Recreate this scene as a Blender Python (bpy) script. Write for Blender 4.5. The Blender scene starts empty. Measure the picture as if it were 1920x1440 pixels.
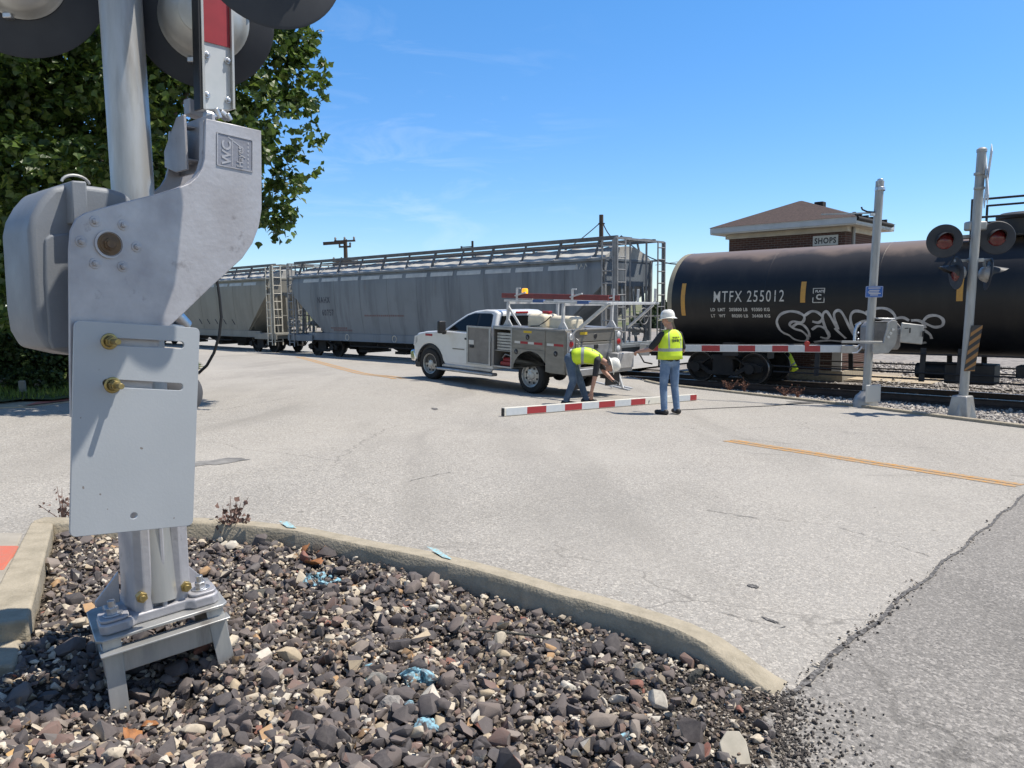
import bpy, bmesh, math, random
import numpy as np
from mathutils import Vector, Matrix
random.seed(7); rng = np.random.default_rng(7)
SC = bpy.context.scene
# ------------------------------------------------------------------ camera
FPX = 1442.0; PITCH = math.atan(148/1442); ROLL = 0.0098; CAMZ = 2.45
cF = Vector((0, math.cos(PITCH), -math.sin(PITCH)))
_u = Vector((0, math.sin(PITCH), math.cos(PITCH))); _r = Vector((1, 0, 0))
cU = math.cos(ROLL)*_u + math.sin(ROLL)*_r; cR = math.cos(ROLL)*_r - math.sin(ROLL)*_u
CAM = Vector((0, 0, CAMZ))
cd = bpy.data.cameras.new('camera'); cam = bpy.data.objects.new('camera', cd); SC.collection.objects.link(cam)
cd.sensor_width = 36; cd.lens = FPX/1920*36; cd.clip_start = 0.05; cd.clip_end = 4000
M = Matrix((cR, cU, -cF)).transposed().to_4x4(); M.translation = CAM; cam.matrix_world = M
SC.camera = cam
# ------------------------------------------------------------------ light
SUN_EL = math.radians(63.5); SUN_AZ = math.radians(6)      # azimuth from +X towards +Y
SUN = Vector((math.cos(SUN_EL)*math.cos(SUN_AZ), math.cos(SUN_EL)*math.sin(SUN_AZ), math.sin(SUN_EL)))
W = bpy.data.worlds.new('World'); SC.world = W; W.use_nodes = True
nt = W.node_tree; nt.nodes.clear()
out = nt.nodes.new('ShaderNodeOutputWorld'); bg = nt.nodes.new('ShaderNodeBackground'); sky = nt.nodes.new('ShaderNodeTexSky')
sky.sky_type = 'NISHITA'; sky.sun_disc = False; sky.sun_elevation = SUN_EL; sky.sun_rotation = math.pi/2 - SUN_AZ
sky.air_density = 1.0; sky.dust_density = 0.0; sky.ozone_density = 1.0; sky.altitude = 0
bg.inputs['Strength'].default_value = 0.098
# thin cirrus: streaky noise on the view direction, only in a low patch of sky
tc = nt.nodes.new('ShaderNodeTexCoord')
def wn(t, **k):
    n = nt.nodes.new(t)
    for a, b in k.items(): setattr(n, a, b)
    return n
mp = wn('ShaderNodeMapping'); mp.inputs['Rotation'].default_value = (0, 0.32, 0.2); mp.inputs['Scale'].default_value = (2.2, 2.2, 9.0)
no = wn('ShaderNodeTexNoise'); no.inputs['Scale'].default_value = 2.6; no.inputs['Detail'].default_value = 7; no.inputs['Roughness'].default_value = 0.62; no.inputs['Distortion'].default_value = 0.8
cr = wn('ShaderNodeValToRGB'); cr.color_ramp.elements[0].position = 0.5; cr.color_ramp.elements[1].position = 0.78
dp = wn('ShaderNodeVectorMath', operation='DISTANCE'); cdir = (cF + (760-960)/FPX*cR - (345-720)/FPX*cU).normalized()
dp.inputs[1].default_value = cdir
mr = wn('ShaderNodeMapRange'); mr.inputs['From Min'].default_value = 0.0; mr.inputs['From Max'].default_value = 0.30; mr.inputs['To Min'].default_value = 0.26; mr.inputs['To Max'].default_value = 0.0
mu = wn('ShaderNodeMath', operation='MULTIPLY')
mx = wn('ShaderNodeMix', data_type='RGBA'); mx.inputs[7].default_value = (8.0, 8.6, 9.4, 1)
hs = wn('ShaderNodeHueSaturation'); hs.inputs['Saturation'].default_value = 1.12; hs.inputs['Value'].default_value = 1.0
L = nt.links.new
L(tc.outputs['Generated'], mp.inputs['Vector']); L(mp.outputs[0], no.inputs['Vector']); L(no.outputs['Fac'], cr.inputs['Fac'])
L(tc.outputs['Generated'], dp.inputs[0]); L(dp.outputs['Value'], mr.inputs['Value']); L(cr.outputs['Color'], mu.inputs[0]); L(mr.outputs[0], mu.inputs[1])
sx = wn('ShaderNodeSeparateXYZ'); L(tc.outputs['Generated'], sx.inputs[0])
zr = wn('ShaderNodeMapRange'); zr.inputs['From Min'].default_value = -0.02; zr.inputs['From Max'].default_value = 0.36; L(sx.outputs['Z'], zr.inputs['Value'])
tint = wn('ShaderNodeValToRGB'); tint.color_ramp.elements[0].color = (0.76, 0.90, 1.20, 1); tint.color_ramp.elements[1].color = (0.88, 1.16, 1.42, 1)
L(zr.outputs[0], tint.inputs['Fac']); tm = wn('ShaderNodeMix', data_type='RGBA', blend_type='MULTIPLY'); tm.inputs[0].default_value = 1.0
# white added to unseen sky round the sun and behind us, against blue fill
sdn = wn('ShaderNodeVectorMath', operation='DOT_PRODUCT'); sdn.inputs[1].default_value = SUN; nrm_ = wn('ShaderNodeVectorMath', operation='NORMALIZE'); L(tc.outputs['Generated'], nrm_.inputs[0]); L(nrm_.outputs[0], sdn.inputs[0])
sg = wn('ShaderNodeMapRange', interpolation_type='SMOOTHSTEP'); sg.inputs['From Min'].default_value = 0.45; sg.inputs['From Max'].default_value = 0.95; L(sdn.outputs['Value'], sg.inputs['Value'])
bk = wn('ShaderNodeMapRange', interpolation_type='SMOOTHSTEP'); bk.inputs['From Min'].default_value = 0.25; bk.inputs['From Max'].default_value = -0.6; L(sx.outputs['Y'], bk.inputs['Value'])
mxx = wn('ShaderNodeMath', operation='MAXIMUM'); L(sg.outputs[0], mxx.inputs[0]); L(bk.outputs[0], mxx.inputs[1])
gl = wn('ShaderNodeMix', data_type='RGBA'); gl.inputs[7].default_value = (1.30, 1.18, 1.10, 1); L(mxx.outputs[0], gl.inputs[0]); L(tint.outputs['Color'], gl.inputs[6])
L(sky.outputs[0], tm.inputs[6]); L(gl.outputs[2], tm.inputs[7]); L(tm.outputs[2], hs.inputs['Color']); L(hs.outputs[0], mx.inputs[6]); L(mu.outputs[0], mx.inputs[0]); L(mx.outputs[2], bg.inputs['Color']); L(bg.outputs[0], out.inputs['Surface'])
sd = bpy.data.lights.new('sun', 'SUN'); sd.energy = 4.6; sd.angle = math.radians(0.53); sd.color = (1.0, 0.93, 0.82)
so = bpy.data.objects.new('sun', sd); SC.collection.objects.link(so); so.rotation_euler = SUN.to_track_quat('Z', 'Y').to_euler()
SC.view_settings.view_transform = 'Standard'; SC.view_settings.look = 'None'; SC.view_settings.exposure = 0.46; SC.view_settings.gamma = 1.0
SC.cycles.max_bounces = 6; SC.cycles.transparent_max_bounces = 8
# ------------------------------------------------------------------ geometry of the place
def ray(px, py): return cF + (px-960)/FPX*cR - (py-720)/FPX*cU
def P(px, py, d): return CAM + ray(px, py)*d
PSI = math.radians(47.2)
E2 = Vector((math.sin(PSI), -math.cos(PSI), 0)); NN = Vector((math.cos(PSI), math.sin(PSI), 0))    # along / across the track
SCEN = 22.6                                                     # track centre
def ST(s, t, z=0): return NN*s + E2*t + Vector((0, 0, z))
def Tpx(px, s, py=600):
    k = ray(px, py); k = k/k.y; q = k*(s/(k.x*NN.x + k.y*NN.y)); return q.dot(E2)
def zg(x, y):                                                   # height of the paved ground
    s = 0.6984*x + 0.7157*y; t = x*E2.x + y*E2.y
    s2 = x*NN.x + y*NN.y
    z = 1.10 - 0.05*np.clip(s, -14, 22)
    return z + 0.15*np.exp(-((t+15.0)/2.6)**2 - ((s2-13.2)/3.0)**2)
def road_hit(px, py, dz=0.0):
    k = ray(px, py); d = 5.0
    for _ in range(60):
        q = CAM + k*d; d = d + ((q.z - float(zg(q.x, q.y)) - dz))*0.6/max(0.03, -k.z)*0.6
    return CAM + k*d
# ------------------------------------------------------------------ materials
def mat(name, col, rough=0.6, metal=0.0, col2=None, scale=8.0, lo=0.35, hi=0.7, detail=5, bump=0.0, bscale=None, stretch=None, spec=0.5, coat=0.0, coord='Object', island=None, extra=None, alpha=None, transl=0.0, emit=None, rvar=0.0):
    m = bpy.data.materials.new(name); m.use_nodes = True; t = m.node_tree; b = t.nodes['Principled BSDF']; l = t.links.new
    b.inputs['Base Color'].default_value = (*col, 1); b.inputs['Roughness'].default_value = rough; b.inputs['Metallic'].default_value = metal
    b.inputs['Specular IOR Level'].default_value = spec
    if coat: b.inputs['Coat Weight'].default_value = coat; b.inputs['Coat Roughness'].default_value = 0.08
    if emit: b.inputs['Emission Color'].default_value = (*emit[0], 1); b.inputs['Emission Strength'].default_value = emit[1]
    tcn = t.nodes.new('ShaderNodeTexCoord'); vec = tcn.outputs[coord]
    if stretch:
        mpn = t.nodes.new('ShaderNodeMapping'); mpn.inputs['Scale'].default_value = stretch; l(vec, mpn.inputs['Vector']); vec2 = mpn.outputs[0]
    else: vec2 = vec
    last = None
    if island:
        g = t.nodes.new('ShaderNodeNewGeometry'); r = t.nodes.new('ShaderNodeValToRGB'); r.color_ramp.interpolation = 'CONSTANT' if island[0] == 'C' else 'LINEAR'
        st = island[1]
        while len(r.color_ramp.elements) < len(st): r.color_ramp.elements.new(0.5)
        for e, (pp, c) in zip(r.color_ramp.elements, st): e.position = pp; e.color = (*c, 1)
        l(g.outputs['Random Per Island'], r.inputs['Fac']); last = r.outputs['Color']
    if col2:
        n = t.nodes.new('ShaderNodeTexNoise'); n.inputs['Scale'].default_value = scale; n.inputs['Detail'].default_value = detail; n.inputs['Roughness'].default_value = 0.6
        l(vec2, n.inputs['Vector'])
        mrn = t.nodes.new('ShaderNodeMapRange'); mrn.inputs['From Min'].default_value = lo; mrn.inputs['From Max'].default_value = hi; l(n.outputs['Fac'], mrn.inputs['Value'])
        x = t.nodes.new('ShaderNodeMix'); x.data_type = 'RGBA'; l(mrn.outputs[0], x.inputs[0])
        if last: l(last, x.inputs[6])
        else: x.inputs[6].default_value = (*col, 1)
        x.inputs[7].default_value = (*col2, 1); last = x.outputs[2]
        if rvar:
            ra = t.nodes.new('ShaderNodeMapRange'); ra.inputs['To Min'].default_value = rough; ra.inputs['To Max'].default_value = min(1, rough+rvar); l(mrn.outputs[0], ra.inputs['Value']); l(ra.outputs[0], b.inputs['Roughness'])
    if extra:
        if last is None: rg = t.nodes.new('ShaderNodeRGB'); rg.outputs[0].default_value = (*col, 1); last = rg.outputs[0]
        last = extra(t, l, vec, last)
    if last: l(last, b.inputs['Base Color'])
    if bump:
        n2 = t.nodes.new('ShaderNodeTexNoise'); n2.inputs['Scale'].default_value = bscale or scale*3; n2.inputs['Detail'].default_value = 4; l(vec, n2.inputs['Vector'])
        bp = t.nodes.new('ShaderNodeBump'); bp.inputs['Strength'].default_value = bump; bp.inputs['Distance'].default_value = 0.02; l(n2.outputs['Fac'], bp.inputs['Height']); l(bp.outputs[0], b.inputs['Normal'])
    if transl:
        tr = t.nodes.new('ShaderNodeBsdfTranslucent'); ms = t.nodes.new('ShaderNodeMixShader'); ms.inputs[0].default_value = transl
        if last: l(last, tr.inputs['Color'])
        else: tr.inputs['Color'].default_value = (*col, 1)
        o = t.nodes['Material Output']; l(b.outputs[0], ms.inputs[1]); l(tr.outputs[0], ms.inputs[2]); l(ms.outputs[0], o.inputs['Surface'])
    return m
def noise_fac(t, l, vec, scale, lo, hi, detail=5, stretch=None, rough=0.6, dist=0.0):
    if stretch:
        mpn = t.nodes.new('ShaderNodeMapping'); mpn.inputs['Scale'].default_value = stretch; l(vec, mpn.inputs['Vector']); vec = mpn.outputs[0]
    n = t.nodes.new('ShaderNodeTexNoise'); n.inputs['Scale'].default_value = scale; n.inputs['Detail'].default_value = detail; n.inputs['Roughness'].default_value = rough; n.inputs['Distortion'].default_value = dist
    l(vec, n.inputs['Vector']); r = t.nodes.new('ShaderNodeMapRange'); r.inputs['From Min'].default_value = lo; r.inputs['From Max'].default_value = hi; l(n.outputs['Fac'], r.inputs['Value']); return r.outputs[0]
def mixc(t, l, fac, a, bcol, amount=None, mode='MIX'):
    x = t.nodes.new('ShaderNodeMix'); x.data_type = 'RGBA'; x.blend_type = mode
    if amount is not None:
        mm = t.nodes.new('ShaderNodeMath'); mm.operation = 'MULTIPLY'; l(fac, mm.inputs[0]); mm.inputs[1].default_value = amount; fac = mm.outputs[0]
    l(fac, x.inputs[0])
    if isinstance(a, tuple): x.inputs[6].default_value = (*a, 1)
    else: l(a, x.inputs[6])
    if isinstance(bcol, tuple): x.inputs[7].default_value = (*bcol, 1)
    else: l(bcol, x.inputs[7])
    return x.outputs[2]
def cracks(t, l, vec, scale, width, stretch=None, wob=0.35):
    if stretch:
        mpn = t.nodes.new('ShaderNodeMapping'); mpn.inputs['Scale'].default_value = stretch; l(vec, mpn.inputs['Vector']); vec = mpn.outputs[0]
    n = t.nodes.new('ShaderNodeTexNoise'); n.inputs['Scale'].default_value = 2.2; n.inputs['Detail'].default_value = 6; l(vec, n.inputs['Vector'])
    x = t.nodes.new('ShaderNodeMix'); x.data_type = 'RGBA'; x.inputs[0].default_value = wob; l(vec, x.inputs[6]); l(n.outputs['Color'], x.inputs[7])
    v = t.nodes.new('ShaderNodeTexVoronoi'); v.feature = 'DISTANCE_TO_EDGE'; v.inputs['Scale'].default_value = scale; l(x.outputs[2], v.inputs['Vector'])
    r = t.nodes.new('ShaderNodeMapRange'); r.inputs['From Min'].default_value = 0.0; r.inputs['From Max'].default_value = width; r.inputs['To Min'].default_value = 1; r.inputs['To Max'].default_value = 0; l(v.outputs['Distance'], r.inputs['Value']); return r.outputs[0]
def mulf(t, l, a, b2):
    m2 = t.nodes.new('ShaderNodeMath'); m2.operation = 'MULTIPLY'; l(a, m2.inputs[0])
    if isinstance(b2, float): m2.inputs[1].default_value = b2
    else: l(b2, m2.inputs[1])
    return m2.outputs[0]
# ------------------------------------------------------------------ mesh builder
class MB:
    def __init__(s): s.v = []; s.f = []; s.m = []
    def add(s, vs, fs, mi=0):
        o = len(s.v); s.v += [tuple(v) for v in vs]; s.f += [tuple(i+o for i in f) for f in fs]; s.m += [mi]*len(fs); return s
    def box(s, c, size, rot=None, mi=0, taper=None):
        hx, hy, hz = size[0]/2, size[1]/2, size[2]/2; vs = []
        for z in (-hz, hz):
            k = taper if (taper and z > 0) else 1
            for x, y in ((-hx, -hy), (hx, -hy), (hx, hy), (-hx, hy)): vs.append(Vector((x*k, y*k, z)))
        if rot is not None: vs = [rot @ v for v in vs]
        vs = [v + Vector(c) for v in vs]
        return s.add(vs, [(3, 2, 1, 0), (4, 5, 6, 7), (0, 1, 5, 4), (1, 2, 6, 5), (2, 3, 7, 6), (3, 0, 4, 7)], mi)
    def cyl(s, p, q, r0, r1=None, n=16, caps=True, mi=0):
        p = Vector(p); q = Vector(q); r1 = r0 if r1 is None else r1; d = (q-p).normalized()
        a = d.orthogonal().normalized(); b = d.cross(a); vs = []
        for c, r in ((p, r0), (q, r1)):
            for i in range(n): t = 2*math.pi*i/n; vs.append(c + (a*math.cos(t) + b*math.sin(t))*r)
        fs = [(i, (i+1) % n, n+(i+1) % n, n+i) for i in range(n)]
        if caps: fs += [tuple(range(n-1, -1, -1)), tuple(range(n, 2*n))]
        return s.add(vs, fs, mi)
    def bar(s, p, q, w, h, up=(0, 0, 1), mi=0):
        p = Vector(p); q = Vector(q); d = (q-p).normalized(); up = Vector(up); a = d.cross(up)
        if a.length < 1e-4: a = d.orthogonal()
        a.normalize(); b = a.cross(d); vs = []
        for c in (p, q):
            for x, y in ((-1, -1), (1, -1), (1, 1), (-1, 1)): vs.append(c + a*(x*w/2) + b*(y*h/2))
        return s.add(vs, [(3, 2, 1, 0), (4, 5, 6, 7), (0, 1, 5, 4), (1, 2, 6, 5), (2, 3, 7, 6), (3, 0, 4, 7)], mi)
    def tube(s, pts, r, n=8, mi=0, closed=False):
        pts = [Vector(p) for p in pts]; N = len(pts); rr = r if isinstance(r, (list, tuple)) else [r]*N
        vs = []; prev = None
        for i, p in enumerate(pts):
            d = (pts[min(i+1, N-1)] - pts[max(i-1, 0)])
            if closed: d = pts[(i+1) % N] - pts[i-1]
            d.normalize()
            if prev is None: a = d.orthogonal().normalized()
            else: a = (prev - d*prev.dot(d)).normalized()
            prev = a; b = d.cross(a)
            for k in range(n): t = 2*math.pi*k/n; vs.append(p + (a*math.cos(t)+b*math.sin(t))*rr[i])
        fs = []
        for i in range(N if closed else N-1):
            for k in range(n):
                j = (i+1) % N; fs.append((i*n+k, i*n+(k+1) % n, j*n+(k+1) % n, j*n+k))
        if not closed: fs += [tuple(range(n-1, -1, -1)), tuple((N-1)*n+k for k in range(n))]
        return s.add(vs, fs, mi)
    def lathe(s, prof, origin, axis=(0, 0, 1), n=32, mi=0):       # prof: (radius, height along axis)
        o = Vector(origin); d = Vector(axis).normalized(); a = d.orthogonal().normalized(); b = d.cross(a); vs = []
        for r, h in prof:
            for i in range(n): t = 2*math.pi*i/n; vs.append(o + d*h + (a*math.cos(t)+b*math.sin(t))*max(r, 1e-4))
        fs = []
        for k in range(len(prof)-1):
            for i in range(n): fs.append((k*n+i, k*n+(i+1) % n, (k+1)*n+(i+1) % n, (k+1)*n+i))
        return s.add(vs, fs, mi)
    def prism(s, pts, fr, h0, h1, mi=0):                          # pts (a,b) in frame fr=(o,ax,bx,n); from h0 to h1 along n
        o, ax, bx, nn = fr; k = len(pts)
        ar = sum(pts[i][0]*pts[(i+1) % k][1]-pts[(i+1) % k][0]*pts[i][1] for i in range(k))
        if (ar > 0) != (h1 > h0) : pts = pts[::-1]
        if ax.cross(bx).dot(nn) < 0: pts = pts[::-1]
        vs = [o + ax*a + bx*b + nn*h0 for a, b in pts] + [o + ax*a + bx*b + nn*h1 for a, b in pts]
        fs = [tuple(range(k-1, -1, -1)), tuple(range(k, 2*k))] + [(i, (i+1) % k, k+(i+1) % k, k+i) for i in range(k)]
        return s.add(vs, fs, mi)
    def ball(s, c, r, n=12, m=8, mi=0, rot=None):
        r = (r, r, r) if not isinstance(r, (tuple, list)) else r; vs = [(0, 0, -1)]; c = Vector(c)
        for j in range(1, m):
            p = -math.pi/2 + math.pi*j/m
            for i in range(n): t = 2*math.pi*i/n; vs.append((math.cos(p)*math.cos(t), math.cos(p)*math.sin(t), math.sin(p)))
        vs.append((0, 0, 1)); out = []
        for v in vs:
            w = Vector((v[0]*r[0], v[1]*r[1], v[2]*r[2]))
            if rot is not None: w = rot @ w
            out.append(w + c)
        fs = [(0, 1+(i+1) % n, 1+i) for i in range(n)]
        for j in range(m-2):
            for i in range(n): fs.append((1+j*n+i, 1+j*n+(i+1) % n, 1+(j+1)*n+(i+1) % n, 1+(j+1)*n+i))
        e = len(out)-1; fs += [(e, e-n+i, e-n+(i+1) % n) for i in range(n)]
        return s.add(out, fs, mi)
    def build(s, name, mats, parent=None, bevel=0.0, smooth=40, world=False, seg=2):
        me = bpy.data.meshes.new(name); me.from_pydata(s.v, [], s.f)
        mats = mats if isinstance(mats, (list, tuple)) else [mats]
        for m in mats: me.materials.append(m)
        if len(mats) > 1: me.polygons.foreach_set('material_index', s.m)
        return finish(me, name, parent, bevel, smooth, world, seg)
def finish(me, name, parent=None, bevel=0.0, smooth=40, world=False, seg=2):
    me.update()
    me.polygons.foreach_set('use_smooth', [bool(smooth)]*len(me.polygons))
    if smooth: me.set_sharp_from_angle(angle=math.radians(smooth))
    o = bpy.data.objects.new(name, me); SC.collection.objects.link(o)
    if parent:
        o.parent = parent
        if world: o.matrix_parent_inverse = mw(parent).inverted()
    if bevel:
        b = o.modifiers.new('bevel', 'BEVEL'); b.width = bevel; b.segments = seg; b.limit_method = 'ANGLE'; b.angle_limit = math.radians(35); b.harden_normals = False
    return o
def mw(o):
    m = o.matrix_basis.copy()
    while o.parent: m = o.parent.matrix_basis @ o.matrix_parent_inverse @ m; o = o.parent
    return m
def tag(o, label=None, cat=None, group=None, kind=None):
    if label: o['label'] = label
    if cat: o['category'] = cat
    if group: o['group'] = group
    if kind: o['kind'] = kind
    return o
def thing(name, label, cat, loc=(0, 0, 0), rot=(0, 0, 0), group=None):
    o = bpy.data.objects.new(name, None); SC.collection.objects.link(o); o.location = loc; o.rotation_euler = rot; o.empty_display_size = 0.2
    return tag(o, label, cat, group)
def copy_tree(o, parent=None):
    c = o.copy(); SC.collection.objects.link(c)
    if parent: c.parent = parent
    for ch in list(o.children): copy_tree(ch, c)
    return c
def np_mesh(name, V, Fq, mats, mi=None, smooth=0, parent=None):
    me = bpy.data.meshes.new(name); V = np.asarray(V, dtype=np.float32); Fq = np.asarray(Fq, dtype=np.int32); k = Fq.shape[1]
    me.vertices.add(len(V)); me.vertices.foreach_set('co', V.ravel()); me.loops.add(Fq.size); me.loops.foreach_set('vertex_index', Fq.ravel())
    me.polygons.add(len(Fq)); me.polygons.foreach_set('loop_start', np.arange(len(Fq), dtype=np.int32)*k)
    for m in (mats if isinstance(mats, (list, tuple)) else [mats]): me.materials.append(m)
    if mi is not None: me.polygons.foreach_set('material_index', np.asarray(mi, dtype=np.int32))
    me.update(calc_edges=True)
    return finish(me, name, parent, 0, smooth)
def curve_plate(loops, fr, h0, h1, bevel=0.0):                    # flat plate with holes -> (verts, faces) in world space
    cu = bpy.data.curves.new('c', 'CURVE'); cu.dimensions = '2D'; cu.fill_mode = 'BOTH'; cu.extrude = abs(h1-h0)/2 - bevel; cu.bevel_depth = bevel; cu.bevel_resolution = 1; cu.offset = -bevel
    for lp in loops:
        sp = cu.splines.new('POLY'); sp.points.add(len(lp)-1); sp.use_cyclic_u = True
        for p, (a, b) in zip(sp.points, lp): p.co = (a, b, 0, 1)
    o = bpy.data.objects.new('c', cu); SC.collection.objects.link(o); dg = bpy.context.evaluated_depsgraph_get()
    me = bpy.data.meshes.new_from_object(o.evaluated_get(dg)); bpy.data.objects.remove(o); bpy.data.curves.remove(cu)
    org, ax, bx, nn = fr; h = (h0+h1)/2
    vs = [org + ax*v.co.x + bx*v.co.y + nn*(h+v.co.z) for v in me.vertices]; fs = [tuple(p.vertices) for p in me.polygons]
    bpy.data.meshes.remove(me); return vs, fs
def text_geo(s, size, spacing=1.0, bold=0.0, ext=0.0, align='LEFT'):
    cu = bpy.data.curves.new('t', 'FONT'); cu.body = s; cu.size = size; cu.space_character = spacing; cu.offset = bold; cu.extrude = ext; cu.align_x = align; cu.resolution_u = 3
    o = bpy.data.objects.new('t', cu); SC.collection.objects.link(o); dg = bpy.context.evaluated_depsgraph_get()
    me = bpy.data.meshes.new_from_object(o.evaluated_get(dg)); bpy.data.objects.remove(o); bpy.data.curves.remove(cu)
    vs = [v.co.copy() for v in me.vertices]; fs = [tuple(p.vertices) for p in me.polygons]; bpy.data.meshes.remove(me); return vs, fs
def text_on(mb, s, size, fr, h, spacing=1.0, bold=0.0, ext=0.0, align='LEFT', sx=1.0, mi=0):
    vs, fs = text_geo(s, size, spacing, bold, ext, align); o, ax, bx, nn = fr
    mb.add([o + ax*v.x*sx + bx*v.y + nn*(h+v.z) for v in vs], fs, mi)
def rrect(a0, b0, a1, b1, r, n=4):
    pts = []
    for cx, cy, t0 in ((a1-r, b1-r, 0), (a0+r, b1-r, 90), (a0+r, b0+r, 180), (a1-r, b0+r, 270)):
        for i in range(n+1): t = math.radians(t0+90*i/n); pts.append((cx+r*math.cos(t), cy+r*math.sin(t)))
    return pts
# ================================================================== SETTING
def asph(base, spk_d, spk_l, tint):
    def ex(t, l, vec, last):
        c = mixc(t, l, noise_fac(t, l, vec, 0.22, 0.35, 0.7, 4), base, tint)
        c = mixc(t, l, noise_fac(t, l, vec, 1.1, 0.45, 0.75, 5, (1, 1, 1)), c, tuple(x*0.86 for x in base), 0.7)
        v = t.nodes.new('ShaderNodeTexVoronoi'); v.inputs['Scale'].default_value = 85; l(vec, v.inputs['Vector'])
        sp = t.nodes.new('ShaderNodeSeparateColor'); l(v.outputs['Color'], sp.inputs[0])
        r1 = t.nodes.new('ShaderNodeMapRange'); r1.inputs['From Min'].default_value = 0.55; r1.inputs['From Max'].default_value = 0.95; l(sp.outputs[0], r1.inputs['Value'])
        c = mixc(t, l, r1.outputs[0], c, spk_d, 0.6)
        r2 = t.nodes.new('ShaderNodeMapRange'); r2.inputs['From Min'].default_value = 0.6; r2.inputs['From Max'].default_value = 0.95; l(sp.outputs[1], r2.inputs['Value'])
        c = mixc(t, l, r2.outputs[0], c, spk_l, 0.65)
        ck = cracks(t, l, vec, 0.23, 0.0022); gate = noise_fac(t, l, vec, 0.35, 0.46, 0.56, 2)
        c = mixc(t, l, mulf(t, l, ck, gate), c, (0.07, 0.066, 0.06), 0.5)
        c = mixc(t, l, noise_fac(t, l, vec, 0.55, 0.5, 0.72, 5, (1.25, 0.28, 1), 0.6, 0.6), c, tuple(x*0.66 for x in base), 0.62)
        c = mixc(t, l, noise_fac(t, l, vec, 0.16, 0.52, 0.68, 3), c, tuple(min(1, x*1.18) for x in base), 0.5)
        c = mixc(t, l, noise_fac(t, l, vec, 7.0, 0.69, 0.72, 3, None, 0.7), c, tuple(x*0.42 for x in base), 0.7)
        st = noise_fac(t, l, vec, 0.9, 0.64, 0.75, 6, (0.35, 1.3, 1), 0.65, 1.5)
        c = mixc(t, l, st, c, tuple(x*0.5 for x in base), 0.55)
        return c
    return ex
def asphb(m, scale=160, st=0.35):
    return m
mROAD = mat('road_asphalt', (0.30, 0.285, 0.26), 0.9, spec=0.25, extra=asph((0.345, 0.322, 0.288), (0.17, 0.155, 0.138), (0.55, 0.51, 0.45), (0.29, 0.276, 0.254)), bump=0.5, bscale=110)
mPATCH = mat('dark_asphalt', (0.13, 0.125, 0.12), 0.9, spec=0.25, extra=asph((0.24, 0.224, 0.204), (0.085, 0.08, 0.077), (0.43, 0.40, 0.365), (0.195, 0.184, 0.17)), bump=0.6, bscale=90)
mCONC = mat('kerb_concrete', (0.36, 0.315, 0.24), 0.9, col2=(0.25, 0.22, 0.165), scale=9, lo=0.42, hi=0.72, bump=0.35, bscale=70, spec=0.2, extra=lambda t, l, v, c: mixc(t, l, noise_fac(t, l, v, 60, 0.62, 0.72, 3), c, (0.42, 0.38, 0.31), 0.6))
mSOIL = mat('island_soil', (0.085, 0.07, 0.058), 0.95, col2=(0.035, 0.03, 0.027), scale=7, lo=0.4, hi=0.65, bump=0.8, bscale=60, spec=0.1, extra=lambda t, l, v, c: mixc(t, l, noise_fac(t, l, v, 55, 0.60, 0.66, 3), c, (0.33, 0.28, 0.21), 0.8))
mFAR = mat('far_ground', (0.21, 0.19, 0.14), 0.95, col2=(0.1, 0.12, 0.045), scale=0.05, lo=0.4, hi=0.6, spec=0.1)
mYARD = mat('yard_gravel', (0.31, 0.285, 0.26), 0.95, col2=(0.18, 0.165, 0.155), scale=5, lo=0.4, hi=0.62, detail=8, bump=0.9, bscale=14, spec=0.1, extra=lambda t, l, v, c: mixc(t, l, noise_fac(t, l, v, 0.12, 0.5, 0.62, 3), c, (0.36, 0.29, 0.2), 0.55))
mBALL = mat('ballast_bed', (0.22, 0.2, 0.18), 0.95, col2=(0.08, 0.073, 0.066), scale=11, lo=0.42, hi=0.6, bump=1.0, bscale=16, spec=0.1)
mYEL = mat('road_paint', (0.47, 0.235, 0.06), 0.85, col2=(0.30, 0.265, 0.21), scale=18, lo=0.40, hi=0.60, detail=8, spec=0.2)
mGRASS = mat('grass', (0.075, 0.13, 0.022), 0.8, island=('L', [(0, (0.06, 0.1, 0.016)), (1, (0.15, 0.2, 0.045))]), spec=0.2)
mLAWN = mat('lawn_soil', (0.07, 0.1, 0.025), 0.95, col2=(0.1, 0.085, 0.05), scale=3, spec=0.1)
mSEAM = mat('seam_tar', (0.06, 0.056, 0.053), 0.9, col2=(0.2, 0.19, 0.18), scale=45, lo=0.45, hi=0.65)

def grid_sheet(name, x0, x1, y0, y1, step, zf, m, keep=None, kind='structure'):
    xs = np.arange(x0, x1+1e-6, step); ys = np.arange(y0, y1+1e-6, step); X, Y = np.meshgrid(xs, ys); Z = zf(X, Y)
    V = np.stack([X, Y, Z], -1).reshape(-1, 3); nx = len(xs); i = np.arange(len(ys)-1)[:, None]*nx + np.arange(nx-1)[None]
    F = np.stack([i, i+1, i+1+nx, i+nx], -1).reshape(-1, 4)
    if keep is not None: c = V[F].mean(1); F = F[keep(c[:, 0], c[:, 1])]; used, inv = np.unique(F, return_inverse=True); V = V[used]; F = inv.reshape(-1, 4)
    o = np_mesh(name, V, F, m, smooth=30); return tag(o, kind=kind)
def strip_sheet(name, rows, m, kind='structure'):                  # rows of equal-length point lists
    mb = MB(); n = len(rows[0]); vs = [p for r in rows for p in r]
    fs = [(i*n+j, i*n+j+1, (i+1)*n+j+1, (i+1)*n+j) for i in range(len(rows)-1) for j in range(n-1)]
    mb.add(vs, fs); o = mb.build(name, m, smooth=30)
    if o.data.polygons and sum(p.normal.z for p in o.data.polygons) < 0: o.data.flip_normals()
    return tag(o, kind=kind)
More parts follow.
